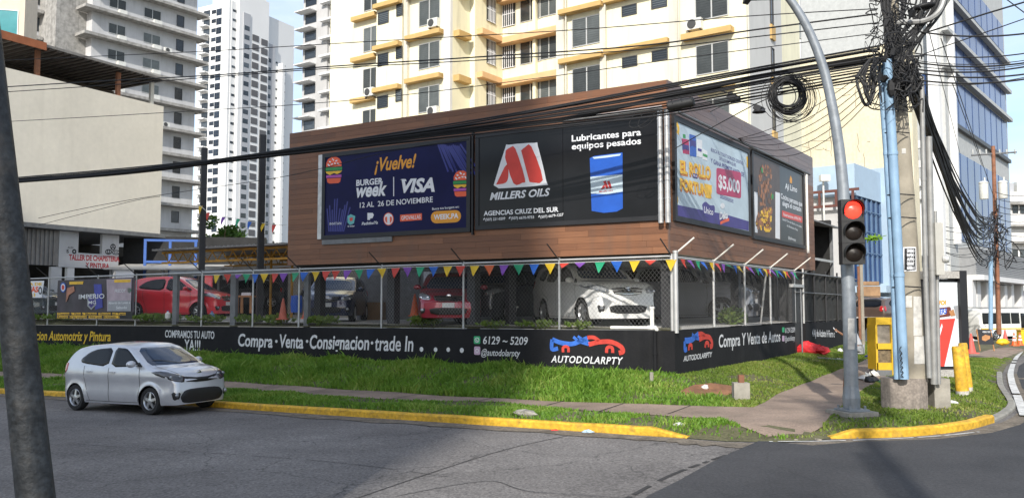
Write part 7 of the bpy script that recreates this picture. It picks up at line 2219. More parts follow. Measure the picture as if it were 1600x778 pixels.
# dark posts inside the lot
for i, (px, y1, d, lb) in enumerate(((313, 236, 29.5, 'tall dark post behind the fence, left one with a small yellow pennant'), (405, 216, 27.5, 'tall dark post behind the fence, right one nearest the box'))):
    p, q = at(px, 500, d), at(px-1, y1, d); po = thing('dark_post', lb, 'post', Vector((p.x, p.y, LOTZ-.15)))
    mb = MB(); mb.box((p.x, p.y, (LOTZ+q.z)/2), (.20, .20, q.z-LOTZ+.2), rz=.5); mb.build('shaft', M_DARKST, po)
br_ = thing('pennant_bunting', 'short row of pennants strung high between the two dark posts before the tower', 'bunting', at(380, 345, 28))
bp3 = [(313, 327, 'yellow'), (325, 337, 'red'), (349, 344, 'purple'), (372, 347, 'green'), (390, 351, 'blue'), (411, 354, 'yellow'), (428, 356, 'red')]
for x, y, c in bp3:
    d = float(np.interp(x, [313, 430], [29.3, 27.0])); Fx = Face(tuple(at(x, y, d)[:2]), (.862, -.507))
    pennant(br_, Fx, -.11, .11, at(x, y-5, d).z, at(x, y+8, d).z, rnd.uniform(-.05, .05), 0, c)
mb = MB(); mb.tube([at(x, y-5.2, float(np.interp(x, [313, 430], [29.3, 27.0]))) for x, y, c in bp3]+[at(448, 352, 26.6)], .008, 5); mb.build('string', M_PVC, br_)
# pole behind the viewer, its shadow falls on the road
bpole = thing('utility_pole', 'wooden utility pole behind the viewer, out of frame, casting its shadow on the road', 'pole', (.9, -3.2, 0))
mb = MB(); mb.tube([(.9, -3.2, -.2), (2.0, -3.2, 13.6)], [.17, .12], 10); mb.build('shaft', M_CPOLE, bpole)
mb = MB(); mb.tube([(.5, -3.6, -.2), (1.35, -3.6, 10)], .07, 8); mb.build('conduit', M_GPIPE, bpole)
mb = MB(); mb.tube([(.7, -3.2, 13.0), (3.3, -3.2, 13.1)], .06, 6); mb.build('cross_arm', M_GREYST, bpole)
mb = MB(); mb.lathe([(.0005, -.5), (.3, -.5), (.3, .5), (.0005, .55)], (2.3, -3.3, 12.2), n=12); mb.build('transformer', M_ACW, bpole)
mb = MB()
for k in range(40):
    P = [Vector((1.8+rs.gauss(0, .3), -3.2+rs.gauss(0, .2), 12+rs.gauss(0, .6))) for j in range(4)]; mb.tube(spline(P, 5), .03, 5)
mb.build('wire_tangle', M_CABLE, bpole)
# ---------------------------------------------------------------- small things
def leaf_cloud(mb, c, rad, n, size, rs, mi=0, up=.3):
    for k in range(n):
        while True:
            p = Vector((rs.uniform(-1, 1), rs.uniform(-1, 1), rs.uniform(-1, 1)))
            if .25 < p.length < 1: break
        q = Vector(c)+Vector((p.x*rad[0], p.y*rad[1], p.z*rad[2]))
        a = Vector((rs.gauss(0, 1), rs.gauss(0, 1), rs.gauss(0, .6)+up)).normalized(); b = a.orthogonal().normalized()
        s = size*rs.uniform(.6, 1.4); w = b*s*.35
        mb.add([q, q+a*s*.5+w, q+a*s, q+a*s*.5-w], [(0, 1, 2, 3)], mi)
M_LEAF = grass_mat('leaf_green', (.02, .06, .01), (.06, .13, .02), (.14, .20, .04))
M_WEED = grass_mat('weed_green', (.07, .12, .025), (.15, .22, .045), (.32, .30, .11))
M_BARK = mat('bark', (.10, .075, .05), .9, var=.3)
# tree behind the canopy
rs = random.Random(21)
tb = at(342, 440, 50); tb.z = LOTZ
tr = thing('leafy_tree', 'bright green leafy tree top showing above the workshop canopy before the white tower', 'tree', tb)
top = at(346, 372, 50)
mb = MB(); mb.tube([tb, Vector((tb.x+.1, tb.y, top.z-1))], [.16, .09], 8)
for k in range(6): a = k*1.05; mb.tube([Vector((tb.x+.1, tb.y, top.z-1.5)), top+Vector((1.0*math.cos(a), .9*math.sin(a), rs.uniform(-.5, .9)))], [.06, .02], 5)
mb.build('trunk', M_BARK, tr)
mb = MB()
for k in range(15): 
    c = top+Vector((rs.uniform(-1.5, 1.3), rs.uniform(-1, 1), rs.uniform(-1.1, .9))); leaf_cloud(mb, c, (.6, .6, .45), 130, .22, rs)
mb.build('crown', M_LEAF, tr)
# weeds on the wall top
def weed(px, py0, w, h, n, name, label, F=Lf, b=-.3, m=M_WEED, size=.12, group=None):
    a, _ = F.hit(px, py0, b); c = F.P(a, b, LOTZ+h*.45); mb = MB()
    leaf_cloud(mb, c, (w, .2, h*.55), n, size, rs, up=.8)
    for k in range(8): mb.tube([F.P(a+rs.uniform(-w, w)*.6, b, LOTZ-.1), F.P(a+rs.uniform(-w, w), b+rs.uniform(-.1, .1), LOTZ+h*rs.uniform(.5, 1))], .006, 4)
    return tag(mb.build(name, m), label, 'plant', group)
weed(505, 501, .5, .18, 240, 'weed_clump', 'dense weed clump on the wall top below the navy hatchback')
weed(665, 503, .45, .26, 260, 'weed_clump', 'weed clump on the wall top below the wine red sedan')
weed(838, 508, .6, .11, 120, 'weed_clump', 'straggly yellowish weeds on the wall top below the rear of the white SUV', b=-.22)
weed(905, 509, .4, .10, 90, 'weed_clump', 'low weeds on the wall top below the front wheel of the white SUV', b=-.22)
weed(770, 507, .4, .09, 70, 'weed_clump', 'dry weed tuft on the wall top below the black car', b=-.22)
weed(248, 493, .9, .20, 260, 'weed_clump', 'weeds on the wall top below the red hatchback, next to the banner')
weed(320, 494, .7, .17, 180, 'weed_clump', 'weeds on the wall top below the front of the red hatchback')
weed(388, 497, .45, .22, 140, 'weed_clump', 'tall weeds on the wall top right of the grey gantry post')
weed(435, 499, .5, .22, 160, 'weed_clump', 'weeds on the wall top in front of the large rusty cone')
weed(90, 488, 1.6, .16, 260, 'weed_clump', 'weeds on the wall top under the printed banner')
weed(1146, 500, .42, .46, 300, 'shrub', 'pale green shrub behind the side street fence, next to the grey SUV', F=Rf, b=-.5)
# vine sprig on the pole
mb = MB(); leaf_cloud(mb, at(1362, 372, D_P-.1), (.17, .08, .05), 60, .07, rs, up=.1); mb.tube([at(1345, 376, D_P-.1), at(1385, 368, D_P-.1)], .006, 4)
tag(mb.build('vine_sprig', grass_mat('vine_green', (.10, .22, .02), (.18, .34, .03), (.3, .4, .06))), 'bright green vine sprig reaching from the blue conduits towards the signal', 'plant')
# printed banner on the fence
ba = thing('banner', 'printed workshop banner with a crest tied to the left part of the fence', 'banner', Lf.P(Lf.hit(150, 470)[0], .03, 1.6))
BB = .03
q = [(90, 438), (211, 433), (208, 499), (88, 497)]
def onb(pts, m, nm, b=BB+.004, th=.002): mb = MB(); Lf.poly(mb, pts, b, th); return mb.build(nm, m, ba)
mb = MB(); N = 24; vs, fs = [], []
for i in range(N+1):
    f = i/N
    for j in range(9):
        g = j/8; x = (q[0][0]*(1-f)+q[1][0]*f)*(1-g)+(q[3][0]*(1-f)+q[2][0]*f)*g; y = (q[0][1]*(1-f)+q[1][1]*f)*(1-g)+(q[3][1]*(1-f)+q[2][1]*f)*g
        a, z = Lf.hit(x, y, BB); vs.append(Lf.P(a, BB-.012+.008*math.sin(i*.9+j*.5), z))
for i in range(N):
    for j in range(8): fs.append((i*9+j, i*9+j+1, (i+1)*9+j+1, (i+1)*9+j))
mb.add(vs, fs); mb.build('cloth', mat('banner_dark_print', (.045, .035, .045), .5, var=.5, scale=1.5), ba, smooth='all')
onb([(168, 436.5), (207, 435), (206, 486), (169, 486)], mat('banner_pink_print', (.40, .32, .36), .5, var=.25, scale=2), 'pale_panel')
onb([(170, 470), (206, 469), (206, 486), (170, 486)], M_PGY, 'grey_panel', BB+.007)
onb([(89, 487), (209, 487), (208, 498), (88, 496)], M_FRM, 'lower_band')
onb([(148, 444), (160, 444), (162, 480), (150, 484)], mat('banner_blue_print', (.04, .05, .32), .5, var=.4), 'blue_streak')
onb([(106, 450), (117, 447), (118, 455), (109, 461), (106, 470), (104, 472)], mat('banner_flesh_print', (.40, .17, .10), .5, var=.4), 'orange_streak')
onb(circ(100, 449, 4.6, 8, 16), M_PB, 'round_badge'); onb(circ(100, 449, 3.3, 6, 16), M_W, 'badge_ring', BB+.007); onb(circ(100, 449, 2.2, 4, 12), M_PR, 'badge_centre', BB+.010)
onb([(138, 462), (150, 458), (152, 476), (144, 484), (138, 478)], M_PGY, 'crest', BB+.008); onb([(140, 464), (149, 461), (150, 475), (144, 481), (140, 476)], M_PV, 'crest_field', BB+.011)
mb = MB(); write(mb, Lf, 'IMPERIO', (125, 467), (165, 466), 7, b=BB+.02, bold=.01); write(mb, Lf, 'MG', (140, 475), (152, 474.5), 5, b=BB+.02); write(mb, Lf, 'FREDDY', (181, 457), (198, 456.5), 5, b=BB+.012); write(mb, Lf, 'Abierto de Lunes a', (171, 475), (205, 474), 3.5, b=BB+.012); write(mb, Lf, 'Sabado', (183, 482.5), (200, 482), 4, b=BB+.012); mb.build('white_lettering', M_W, ba)
mb = MB()
for s, x0, x1, y in (('Latoneria', 110, 132, 444), ('Tel. Contactenos', 180, 206, 441)): Lf.poly(mb, [(x0, y-4), (x1, y-4.5), (x1-1, y), (x0, y+.5)], BB+.008, .002)
mb.build('yellow_label', M_PY, ba)
mb = MB()
for y, ws in ((490.5, (20, 16, 24, 20, 22)), (495.5, (18, 28, 22, 26))):
    x = 91
    for w in ws: Lf.poly(mb, [(x, y-2.2), (x+w*.95, y-2.2), (x+w*.95, y+1.6), (x, y+1.6)], BB+.008, .002); x += w+1.5
mb.build('yellow_strip', M_PY, ba)
mb = MB(); write(mb, Lf, 'Chapisteria  Pintura  Mecanica  Electricidad  Tapiceria', (92, 491.5), (206, 491.5), 2.8, b=BB+.012, bold=.02); write(mb, Lf, 'Reparacion de motores  Aire acondicionado  Pulido', (92, 496.5), (200, 496.5), 2.8, b=BB+.012, bold=.02); mb.build('black_lettering', M_FRM, ba)
onb(circ(203.5, 453.5, 3, 4.2, 14), M_GPAINT, 'green_icon')
lb_ = thing('banner', 'small white tyre banner with red and yellow lettering at the far left fence', 'banner', Lf.P(Lf.hit(52, 470)[0], .03, 1.6))
mb = MB(); Lf.poly(mb, [(20, 440), (70, 438.5), (66, 465), (22, 465)], .02, .004); mb.build('cloth', M_W, lb_)
mb = MB(); write(mb, Lf, 'LLANTAS', (22, 457), (61, 456), 8, b=.028, bold=.05); mb.build('red_lettering', M_PO, lb_)
mb = MB(); write(mb, Lf, 'VENTA DE', (26, 446.5), (66, 445.5), 4, b=.028, bold=.05); write(mb, Lf, '6-4921', (30, 463.5), (56, 463), 4.5, b=.028, bold=.05); mb.build('yellow_lettering', M_PY, lb_)
mb = MB(); rline(circ(64, 454, 2.2, 5, 14)+[(66.2, 454)], .06, Lf, .029, mb); mb.build('tyre_mark', M_FRM, lb_)
# traffic cones
M_CONE = mat('cone_orange', (.72, .13, .03), .5, var=.12); M_CONER = mat('faded_cone_red', (.42, .10, .06), .7, var=.25); M_CONEP = mat('pink_red_cone', (.62, .10, .08), .6, var=.15)
def cone(px, py0, py1, d, m, label, bands=0):
    b = at(px, py1, d); h = (py1-py0)/FPX*d; r = thing('traffic_cone', label, 'traffic cone', b)
    mb = MB(); mb.lathe([(h*.21, .03), (h*.045, h*.97), (h*.03, h), (.0005, h)], b, n=18); mb.build('cone_body', m, r, smooth=True)
    mb = MB(); mb.box(b+Vector((0, 0, .018)), (h*.52, h*.52, .036)); mb.build('base_plate', m, r)
    for k in range(bands):
        z0 = h*(.38+.27*k); f = lambda z: h*.21+(h*.045-h*.21)*(z-.03)/(h*.97-.03)+.004
        mb = MB(); mb.lathe([(f(z0), z0), (f(z0+h*.15), z0+h*.15)], b, n=18); mb.build('reflective_band', M_W, r)
cone(442, 466, 499, 25.6, M_CONER, 'large faded rust red traffic cone left of the navy hatchback')
cone(475, 483, 498, 27.0, M_CONE, 'small orange traffic cone beside the front wheel of the navy hatchback')
cone(648, 459, 494, 25.8, M_CONE, 'tall orange traffic cone beside the wine red sedan')
gz = lambda px, py: (lambda p: p.y)(gpick(px, py, base))
cone(1518, 521, 552, 31, M_CONEP, 'red traffic cone standing right behind the advertising panel')
cone(1571, 515, 534, 49, M_CONEP, 'pinkish traffic cone with no bands in front of the minibus wheel')
cone(1585, 520, 540, 45, M_CONE, 'orange traffic cone with white bands, left of the pair near the minibus', 2)
cone(1594, 520, 539, 46, M_CONE, 'orange traffic cone with white bands, right of the pair near the minibus', 2)
# yellow stone / sack near the minibus
mb = MB(); mb.ell(at(1566, 534, 47), (.36, .25, .18), 10, jit=.5); tag(mb.build('sand_sack', M_PY, smooth='all'), 'yellow sack lying at the foot of the rusty pole', 'sack')
mb = MB(); p = at(1598, 530, 56); mb.box(p, (.5, .5, 1.2)); mb.box(p+Vector((0, 0, .62)), (.56, .56, .06)); tag(mb.build('barrel_block', M_PY), 'yellow block at the right picture edge beside the minibus front', 'block')
# workshop table, trestle, jugs
tp_ = at(384, 489, 33); tb2 = thing('wooden_table', 'rough wooden table with pale boxes on it in the workshop yard', 'table', tp_)
s = 33/FPX; wood = mat('raw_wood', (.42, .20, .08), .8, var=.25)
mb = MB(); mb.box(tp_+Vector((0, 0, 26*s)), (29*s, .5, .07)); mb.build('table_top', wood, tb2)
for x in (-11, -4, 10):
    mb = MB(); mb.box(tp_+Vector((x*s, -.18, 13*s)), (.09, .09, 26*s)); mb.build('leg', wood, tb2)
mb = MB(); mb.box(tp_+Vector((-.02, .1, 28.5*s+.02)), (.36, .28, .09), rz=.2); mb.box(tp_+Vector((.0, .1, 28.5*s+.075)), (.37, .29, .02), rz=.2); tag(mb.build('carton', M_W), 'flat pale carton lying on the wooden workshop table', 'box')
t2 = at(346, 485, 34.5); tr_ = thing('work_trestle', 'pale metal trestle table right of the red hatchback front', 'table', t2)
mb = MB(); mb.box(t2+Vector((0, 0, .62)), (1.1, .5, .05)); mb.build('table_top', M_RAIL, tr_)
for x in (-.5, .5): mb = MB(); mb.tube([t2+Vector((x, 0, 0)), t2+Vector((x*.9, 0, .6))], .03, 6); mb.build('leg', M_RAIL, tr_)
wr2 = at(787, 491, 25.2); wr3 = thing('metal_rack', 'low white metal rack on the lot floor behind the black car', 'rack', wr2)
mb = MB(); mb.tube([wr2+Vector((-.5, 0, .22)), wr2+Vector((.45, 0, .22))], .03, 6); mb.build('rail', M_PVC, wr3)
for x in (-.42, -.1, .12, .36): mb = MB(); mb.tube([wr2+Vector((x, 0, 0)), wr2+Vector((x+.03, 0, .22))], .02, 6); mb.build('leg', M_PVC, wr3)
M_JUG = mat('blue_plastic', (.20, .34, .50), .3, var=.2, trans=.3)
for i, (px, py, lb) in enumerate(((331, 498, 'pale blue water bottle on the wall top below the red front wheel'), (262, 497, 'whitish water bottle on the wall top below the red rear wheel'))):
    p = at(px, py, 28.0+.7*i-.3); j = thing('water_bottle', lb, 'bottle', p)
    mb = MB(); mb.lathe([(.0005, 0), (.085, 0), (.09, .03), (.085, .16), (.03, .21), (.03, .235), (.0005, .235)], p, n=12); mb.build('bottle_body', M_JUG if i == 0 else M_PVC, j, smooth=True)
    mb = MB(); mb.lathe([(.035, .235), (.035, .26), (.0005, .26)], p, n=10); mb.build('cap', M_PB, j)
p = at(463, 488, 31); mb = MB(); mb.lathe([(.0005, 0), (.2, 0), (.22, .3), (.2, .62), (.0005, .64)], p, n=14); tag(mb.build('drum', M_NAVY2, smooth=True), 'dark blue plastic drum in the workshop yard left of the rusty cone', 'drum') if False else tag(mb.build('drum', M_PB, smooth=True), 'blue plastic drum in the workshop yard by the yellow post', 'drum')
# red panel beside the red car
p = at(318, 470, 33.2); mb = MB(); mb.prism([at(296, 447, 33.4), at(318, 430, 33.4), at(332, 431, 33), at(331, 470, 32.6), at(318, 452, 32.8)], (0, .05, 0)); tag(mb.build('red_bonnet_panel', P_RED), 'red car bonnet propped open behind the red hatchback', 'car panel')
# advertising panel on the right island
pg = gpick(1478, 590); D_K = pg.y
KF = Face((pg.x, pg.y), (1, .12))
ki = thing('advertising_panel', 'street advertising panel with a chocolate bar poster on a speckled concrete foot', 'advertising panel', pg)
kx = lambda px, py=500: KF.hit(px, py)[0]
kz = lambda py, px=1475: KF.hit(px, py)[1]
M_TERR = mat('speckled_concrete', (.36, .345, .32), .9, var=.1, fine=.5, fscale=60)
wall_box(ki, KF, kx(1440), kx(1500), kz(424), kz(435), -.35, .15, M_TERR, 'top_block')
wall_box(ki, KF, kx(1496), kx(1507), kz(545), kz(423), -.36, .16, M_FRM, 'side_post')
wall_box(ki, KF, kx(1442), kx(1502), kz(576), kz(436), -.25, .0, M_FRM, 'frame')
wall_box(ki, KF, kx(1444), kx(1500), pg.z-.2, kz(577), -.3, .1, M_TERR, 'foot')
wall_box(ki, KF, kx(1445), kx(1498), kz(572), kz(441), .001, .04, mat('poster_pale', (.62, .68, .72), .35, var=.05), 'poster')
mb = MB(); KF.poly(mb, [(1452, 500), (1491, 497), (1474, 572), (1445, 572), (1445, 500)], .041); mb.build('red_shape', M_PR, ki)
mb = MB(); KF.poly(mb, [(1456, 545), (1470, 505), (1471, 510), (1454, 572), (1452, 572)], .0445); mb.build('white_shape', M_W, ki)
mb = MB(); KF.poly(mb, rrect(1446, 481, 1484, 496, 3, -.12), .0455); mb.build('wrapper_print', mat('wrapper_brown', (.13, .03, .02), .4), ki)
mb = MB(); KF.poly(mb, [(1448, 494), (1449, 485), (1477, 482), (1475, 491)], .0490); mb.build('wrapper_badge', M_W, ki)
mb = MB(); write(mb, KF, 'SNICKERS', (1446, 493), (1478, 489.5), 8, b=.053, bold=.04, shear=.2); mb.build('wrapper_lettering', M_PB, ki)
mb = MB(); KF.poly(mb, [(1481, 486), (1488, 483), (1491, 493), (1484, 494)], .0465); mb.build('chocolate_print', wood, ki)
mb = MB(); KF.poly(mb, [(1488, 478), (1496, 477), (1497, 497), (1493, 498)], .0460); mb.build('wrapper_end_print', M_PGY, ki)
mb = MB(); write(mb, KF, 'NUEVO!', (1447, 478), (1477, 475.5), 6.5, b=.045, bold=.06); mb.build('orange_lettering', M_OR, ki)
# bollards
for i, (px, py0, py1, w) in enumerate(((1504, 542, 617, 18), (1512, 537, 611, 14))):
    b = gpick(px, py1); d = b.y; h = (py1-py0)/FPX*d
    bo = thing('bollard', ('yellow concrete bollard on the grass, front one of the leaning pair', 'yellow concrete bollard on the grass, rear one of the leaning pair')[i], 'bollard', b)
    mb = MB(); r = w/2/FPX*d; lean = Vector((-.06, .03, h))
    mb.tube([b+Vector((0, 0, .09)), b+lean*.96, b+lean], [r*1.06, r*.94, r*.86], 14); mb.build('shaft', M_YEL, bo, smooth=True)
    mb = MB(); mb.tube([b-Vector((0, 0, .15)), b+Vector((0, 0, .10))], r*1.05, 14); mb.build('bare_foot', mat('bare_concrete', (.42, .40, .36), .9, var=.3, fine=.3, fscale=30), bo)
# concrete stub with rusty post
b = gpick(1160, 626); d = b.y; s = d/FPX
st = thing('concrete_stub', 'small square concrete stub with a cut rusty post, on the corner grass', 'concrete block', b)
mb = MB(); mb.prism([b+Vector((x*s, y*s, -.05)) for x, y in ((-12.5, 0), (11.5, -2), (13, 18), (-11, 20))], (0, 0, 27*s+.05)); mb.build('block', M_CONC, st, fixn=True)
mb = MB(); mb.box(b+Vector((1*s, 9*s, 32*s)), (8*s, 8*s, 14*s)); mb.build('post_stump', M_RUSTY, st)
b = gpick(1018, 599); mb = MB(); mb.box(b+Vector((0, 0, .10)), (.07, .07, .28)); tag(mb.build('marker_peg', M_CONC), 'short pale concrete peg in the grass below the drain pipe', 'peg')
# yellow street bin
b = gpick(1383, 588); d = b.y; s = d/FPX
bi = thing('recycling_bin', 'tall yellow mesh sided bin with rubbish behind its openings, beside the blue conduits', 'bin', b)
z = lambda py: b.z+(588-py)*s
def bbox(x0, x1, y0, y1, f0, f1, nm, m): mb = MB(); mb.obox(Vector((b.x+(x0-1383)*s, b.y+f0, z(y1))), ((x1-x0)*s, 0, 0), (0, f1-f0, 0), (0, 0, (y1-y0)*s)); return mb.build(nm, m, bi)
M_BINY = mat('bin_yellow', (.60, .38, .02), .5, var=.15, dirt=(.25, .15, .03))
bbox(1371, 1396, 578, 592, 0, .5, 'foot', M_GREYST)
bbox(1371, 1394, 567, 578, 0, .55, 'lower_band', M_BINY); bbox(1371, 1394, 537, 546, 0, .55, 'middle_band', M_BINY); bbox(1371, 1394, 497, 508, 0, .55, 'upper_band', M_BINY)
bbox(1394, 1400, 497, 590, -.02, .57, 'side_post', M_BINY); bbox(1370, 1373, 508, 578, 0, .55, 'side_rim', M_BINY)
bbox(1373.1, 1393.9, 546.1, 566.9, .06, .5, 'lower_cage', mat('bin_rubbish', (.16, .12, .07), .8, var=.6, scale=9)); bbox(1373.1, 1393.9, 508.1, 536.9, .06, .5, 'upper_cage', mat('bin_bag', (.24, .21, .17), .6, var=.4, scale=5))
# rubbish at its foot
def blob(name, label, px, py, size, m, cat, jit=.6, lift=.4, n=9, hf=hv):
    b = gpick(px, py, hf); mb = MB(); mb.ell(b+Vector((0, 0, size[2]*lift)), size, n, jit=jit, rot=Matrix.Rotation(rs.random()*3, 3, 'Z')); return tag(mb.build(name, m), label, cat)
M_TR1 = mat('plastic_white', (.60, .60, .58), .45, var=.3, scale=8); M_TR2 = mat('plastic_green', (.08, .32, .12), .4, var=.3); M_TR3 = mat('plastic_black', (.02, .02, .02), .4)
blob('rubbish_bag', 'black rubbish bag at the foot of the yellow bin', 1362, 597, (.26, .18, .12), M_TR3, 'rubbish bag')
blob('crumpled_bag', 'white crumpled plastic rubbish left of the yellow bin foot', 1352, 594, (.18, .14, .12), M_TR1, 'litter', 1.0)
blob('crumpled_bag', 'pale crumpled rubbish spilling in front of the yellow bin', 1366, 589, (.16, .14, .12), M_TR1, 'litter', 1.0)
blob('plastic_wrapper', 'green plastic wrapper on the ground right of the rubbish bag', 1378, 598, (.14, .10, .05), M_TR2, 'litter', 1.0)
blob('plastic_cup', 'small white cup on the grass left of the signal pole', 1313, 550, (.10, .10, .10), M_TR1, 'cup', .2)
blob('blue_box', 'small dark blue lump on the footpath right of the painter', 1357, 560, (.16, .12, .09), M_NAVY2, 'litter', .3)
blob('litter_scrap', 'white scrap on the red earth patch', 1101, 607, (.09, .07, .05), M_TR1, 'litter', .8)
blob('litter_scrap', 'pale blue scrap in the gutter under the long yellow kerb', 919, 676, (.09, .06, .035), mat('plastic_paleblue', (.40, .55, .68), .5), 'litter', .8, hf=base)
blob('litter_scrap', 'white scrap in the gutter under the long yellow kerb', 958, 675, (.10, .06, .03), M_TR1, 'litter', .9, hf=base)
blob('litter_scrap', 'white scrap lying on top of the long yellow kerb end', 1062, 664, (.11, .05, .03), M_TR1, 'litter', .9)
blob('litter_scrap', 'red scrap in the gutter under the long yellow kerb', 867, 673, (.06, .04, .02), M_PR, 'litter', .8, hf=base)
blob('green_scrap', 'bright green scrap in the gutter before the short kerb', 1304, 683, (.06, .05, .02), M_TR2, 'litter', .6, hf=base)
blob('stone_lump', 'grey broken concrete lump in the grass by the footpath near the kerb', 822, 648, (.28, .16, .07), M_CONC, 'stone', .5)
blob('plastic_bottle', 'pale flattened bottle on the grass beside the concrete base', 1487, 631, (.16, .07, .05), M_TR1, 'litter', .3)
GL_ = 'dry leaves and stones in the gutter of the short yellow kerb'
M_STN = mat('gutter_stones', (.30, .26, .21), .9, var=.4)
for k in range(26):
    px = rs.uniform(1210, 1500); py = np.interp(px, [1210, 1300, 1400, 1500], [686, 686, 679, 668])+rs.uniform(-2.5, 2.5)
    b = rpick(px, py); w = rs.uniform(.025, .075); mb = MB(); mb.ell(b+Vector((0, 0, .012)), (w, w*.7, w*.35), 6, jit=.5, rot=Matrix.Rotation(rs.random()*3, 3, 'Z')); tag(mb.build('gutter_stone', M_STN), 'small dry leaf or stone lying in the gutter by the short yellow kerb', 'stone', GL_)
# red bag by the wall
b = gpick(1268, 553)
mb = MB(); mb.ell(b+Vector((-.1, 0, .16)), (.36, .25, .24), 14, jit=.35); mb.ell(b+Vector((.28, 0, .12)), (.30, .2, .17), 12, jit=.5); mb.prism([b+Vector((.1, -.15, .2)), b+Vector((.58, -.18, .1)), b+Vector((.3, -.2, -.0))], (0, .1, 0)); tag(mb.build('red_bag', mat('red_fabric', (.60, .02, .025), .6, var=.2, scale=4), fixn=True), 'crumpled bright red bag on the grass by the gate post', 'bag')
mb = MB(); b = gpick(1255, 551); mb.ell(b+Vector((0, 0, .07)), (.15, .1, .08), 8, jit=.4); tag(mb.build('yellow_cloth', M_PY), 'small yellow cloth beside the red bag', 'cloth')
# board lying on the grass
b0_, b1_ = gpick(1278, 561), gpick(1330, 565)
mb = MB(); mb.prism([b0_+Vector((0, 0, .03)), b1_+Vector((0, 0, .03)), b1_+Vector((.1, .4, .04)), b0_+Vector((.1, .4, .04))], (0, 0, .025)); tag(mb.build('glass_sheet', mat('greenish_sheet', (.18, .24, .21), .2)), 'greenish flat sheet lying on the grass in front of the painter', 'sheet')
# A-board
ab = at(1543, 548, 34); s = 34/FPX; aw_ = thing('sandwich_board', 'dark sandwich board with a food picture on the pavement before the minibus', 'sign', ab)
mb = MB(); mb.prism([ab+Vector((x*s, 0+yy, z_*s)) for x, z_, yy in ((-12, 10, 0), (11, 10, 0), (11.5, 33, .18), (-11, 33, .18))], (0, .03, 0)); mb.build('board', M_FRM, aw_)
for x in (-12, 10): mb = MB(); mb.tube([ab+Vector((x*s, -.02, 0)), ab+Vector((x*s, .18, 33*s))], .025, 5); mb.build('leg', wood, aw_)
mb = MB(); mb.prism([ab+Vector((x*s, -.012+.18*(z_-10)/23, z_*s)) for x, z_ in ((-7, 17), (-2, 15), (6, 19), (7, 23), (0, 25), (-6, 22))], (0, .008, 0)); mb.build('food_print', wood, aw_)
AF = Face((ab.x, ab.y+.13), (1, 0)); mb = MB(); write(mb, AF, 'MENU DEL DIA', (1535, 519.5), (1552, 519.5), 2.5, b=.02, bold=.02); mb.build('lettering', M_W, aw_)
# slim old posts near the painter
for i, (x0, y0, x1, y1, m) in enumerate(((1349, 538, 1345, 412, M_CPOLE), (1344, 530, 1341, 416, M_RUSTY))):
    d = 33; p, q = at(x0, y0, d), at(x1, y1, d); mb = MB(); mb.tube([p, q], .075 if i == 0 else .05, 8); tag(mb.build('slim_post', m, smooth=True), ('slim pale post at the end of the black wall by the painter', 'slim rusty post at the end of the black wall by the painter')[i], 'post')
# planter shelf stuff under the pale blue canopy
mb = MB(); p = at(1357, 455, 43); mb.box(p, (1.0, .5, .5)); mb.box(p+Vector((0, 0, .4)), (.9, .5, .2)); tag(mb.build('stacked_crates', mat('crate_brown', (.28, .17, .09), .8, var=.3)), 'stacked brown crates under the pale blue canopy', 'crates')

# ---------------------------------------------------------------- painter crouching at the wall
def skin_mesh(name, verts, edges, radii, m, parent, sub=2):
    me = bpy.data.meshes.new(name); me.from_pydata([tuple(v) for v in verts], edges, [])
    o = bpy.data.objects.new(name, me); COL.objects.link(o)
    md = o.modifiers.new('s', 'SKIN'); o.modifiers.new('u', 'SUBSURF').levels = sub; o.modifiers['u'].render_levels = sub
    for i, r in enumerate(radii): me.skin_vertices[0].data[i].radius = (r, r) if not isinstance(r, tuple) else r
    me.skin_vertices[0].data[0].use_root = True
    dg = bpy.context.evaluated_depsgraph_get(); dg.update()
    nm = bpy.data.meshes.new_from_object(o.evaluated_get(dg)); bpy.data.objects.remove(o)
    nm.name = name; nm.materials.clear(); nm.materials.append(m)
    if parent is not None: nm.transform(rootm(parent).inverted())
    nm.polygons.foreach_set('use_smooth', [True]*len(nm.polygons))
    o = bpy.data.objects.new(name, nm); COL.objects.link(o); o.parent = parent; return o
fb = gpick(1341, 554); dP = fb.y
per = thing('person', 'crouching person in a pale grey shirt painting the black wall behind the signal pole', 'person', fb)
J = lambda px, py, dd=0: at(px, py, dP+dd)
M_SKIN = mat('skin_brown', (.30, .15, .09), .55, var=.1); M_SHIRT = mat('pale_grey_shirt', (.42, .43, .45), .85, var=.15, scale=6, bump=.4, bscale=14); M_SHORT = mat('grey_trousers', (.28, .29, .30), .85, var=.15); M_HAIR = mat('black_hair', (.012, .010, .009), .6)
pel, spn, che, nec, hea, hdt = J(1342, 544), J(1339, 535), J(1334, 523), J(1330.5, 515), J(1328.5, 509), J(1326.5, 502)
sl, elb, wri, hnd = J(1328, 519, -.18), J(1317, 523, -.15), J(1309.5, 518, .1), J(1306.5, 516, .15)
sr, er_, wrr, hr = J(1335, 519, .2), J(1330, 533, .3), J(1327, 543, .1), J(1325, 546, .05)
hl_, kl, al_, tl_ = J(1341, 545, -.1), J(1327, 545, -.2), J(1338, 552, -.15), J(1333, 553.5, -.2)
hr_, kr, ar_, tr2 = J(1343, 545, .12), J(1329, 546, .2), J(1341, 552, .15), J(1336, 553.5, .15)
V = [pel, spn, che, nec, hea, hdt, sl, elb, wri, hnd, sr, er_, wrr, hr, hl_, kl, al_, tl_, hr_, kr, ar_, tr2]
E = [(0, 1), (1, 2), (2, 3), (3, 4), (4, 5), (2, 6), (6, 7), (7, 8), (8, 9), (2, 10), (10, 11), (11, 12), (12, 13), (0, 14), (14, 15), (15, 16), (16, 17), (0, 18), (18, 19), (19, 20), (20, 21)]
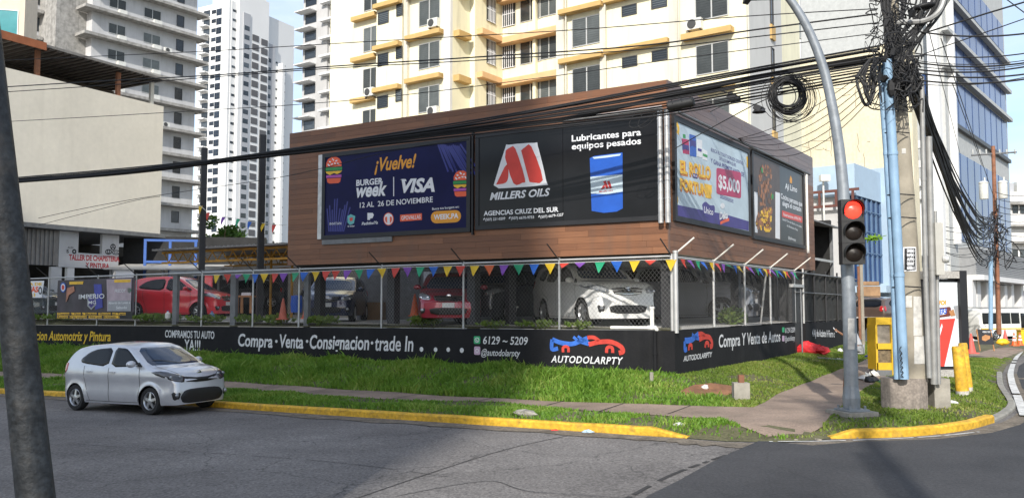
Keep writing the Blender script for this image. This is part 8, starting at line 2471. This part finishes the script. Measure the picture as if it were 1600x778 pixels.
Rr = [.14, .125, .15, .055, .085, .075, .06, .045, .032, .035, .06, .045, .032, .035, .095, .065, .045, .04, .095, .065, .045, .04]
skin_mesh('body', V, E, Rr, M_SKIN, per)
skin_mesh('shirt', [pel+(spn-pel)*-.1, spn, che, che.lerp(nec, .7), sl, sl.lerp(elb, .55), sr, sr.lerp(er_, .55)], [(0, 1), (1, 2), (2, 3), (2, 4), (4, 5), (2, 6), (6, 7)], [.175, .155, .175, .08, .085, .075, .085, .075], M_SHIRT, per)
skin_mesh('trousers', [pel, hl_, kl, al_.lerp(kl, .25), hr_, kr, ar_.lerp(kr, .25)], [(0, 1), (1, 2), (2, 3), (0, 4), (4, 5), (5, 6)], [.165, .115, .085, .07, .115, .085, .07], M_SHORT, per)
mb = MB(); mb.ell(hea.lerp(hdt, .62)+Vector((.025, .0, .02)), (.108, .105, .10), 14); mb.build('hair', M_HAIR, per, smooth='all')
mb = MB(); c = hea.lerp(hdt, .3); mb.ell(c+Vector((-.085, -.0, -.01)), (.025, .02, .02), 8); mb.ell(c+Vector((-.06, -.06, .02)), (.016, .016, .012), 6); mb.ell(c+Vector((.02, -.09, -.0)), (.02, .012, .03), 6); mb.build('face_features', M_SKIN, per, smooth='all')
mb = MB()
hd_ = (hnd-wri).normalized()
for k in range(5):
    o = hd_.orthogonal().normalized()*(.018*(k-2)); L_ = (.05, .075, .08, .075, .06)[k]
    q0 = hnd+o; q1 = q0+hd_*L_*.6+Vector((0, -.01, .01)); q2 = q1+hd_*L_*.3+Vector((0, 0, -.025)); mb.tube([q0, q1, q2], [.011, .010, .008], 6)
mb.build('fingers', M_SKIN, per, smooth='all')
br0, br1 = hnd+hd_*.02+Vector((0, 0, -.03)), J(1303, 513, .25)
pbr = thing('paint_brush', 'paint brush held out towards the wall lettering by the crouching painter', 'brush', br0)
mb = MB(); mb.tube([br0-(br1-br0)*.5, br1], .013, 6); mb.build('handle', M_W, pbr)
mb = MB(); mb.tube([br1, br1+(br1-br0)*.35], [.022, .012], 6); mb.build('bristles', M_W, pbr)
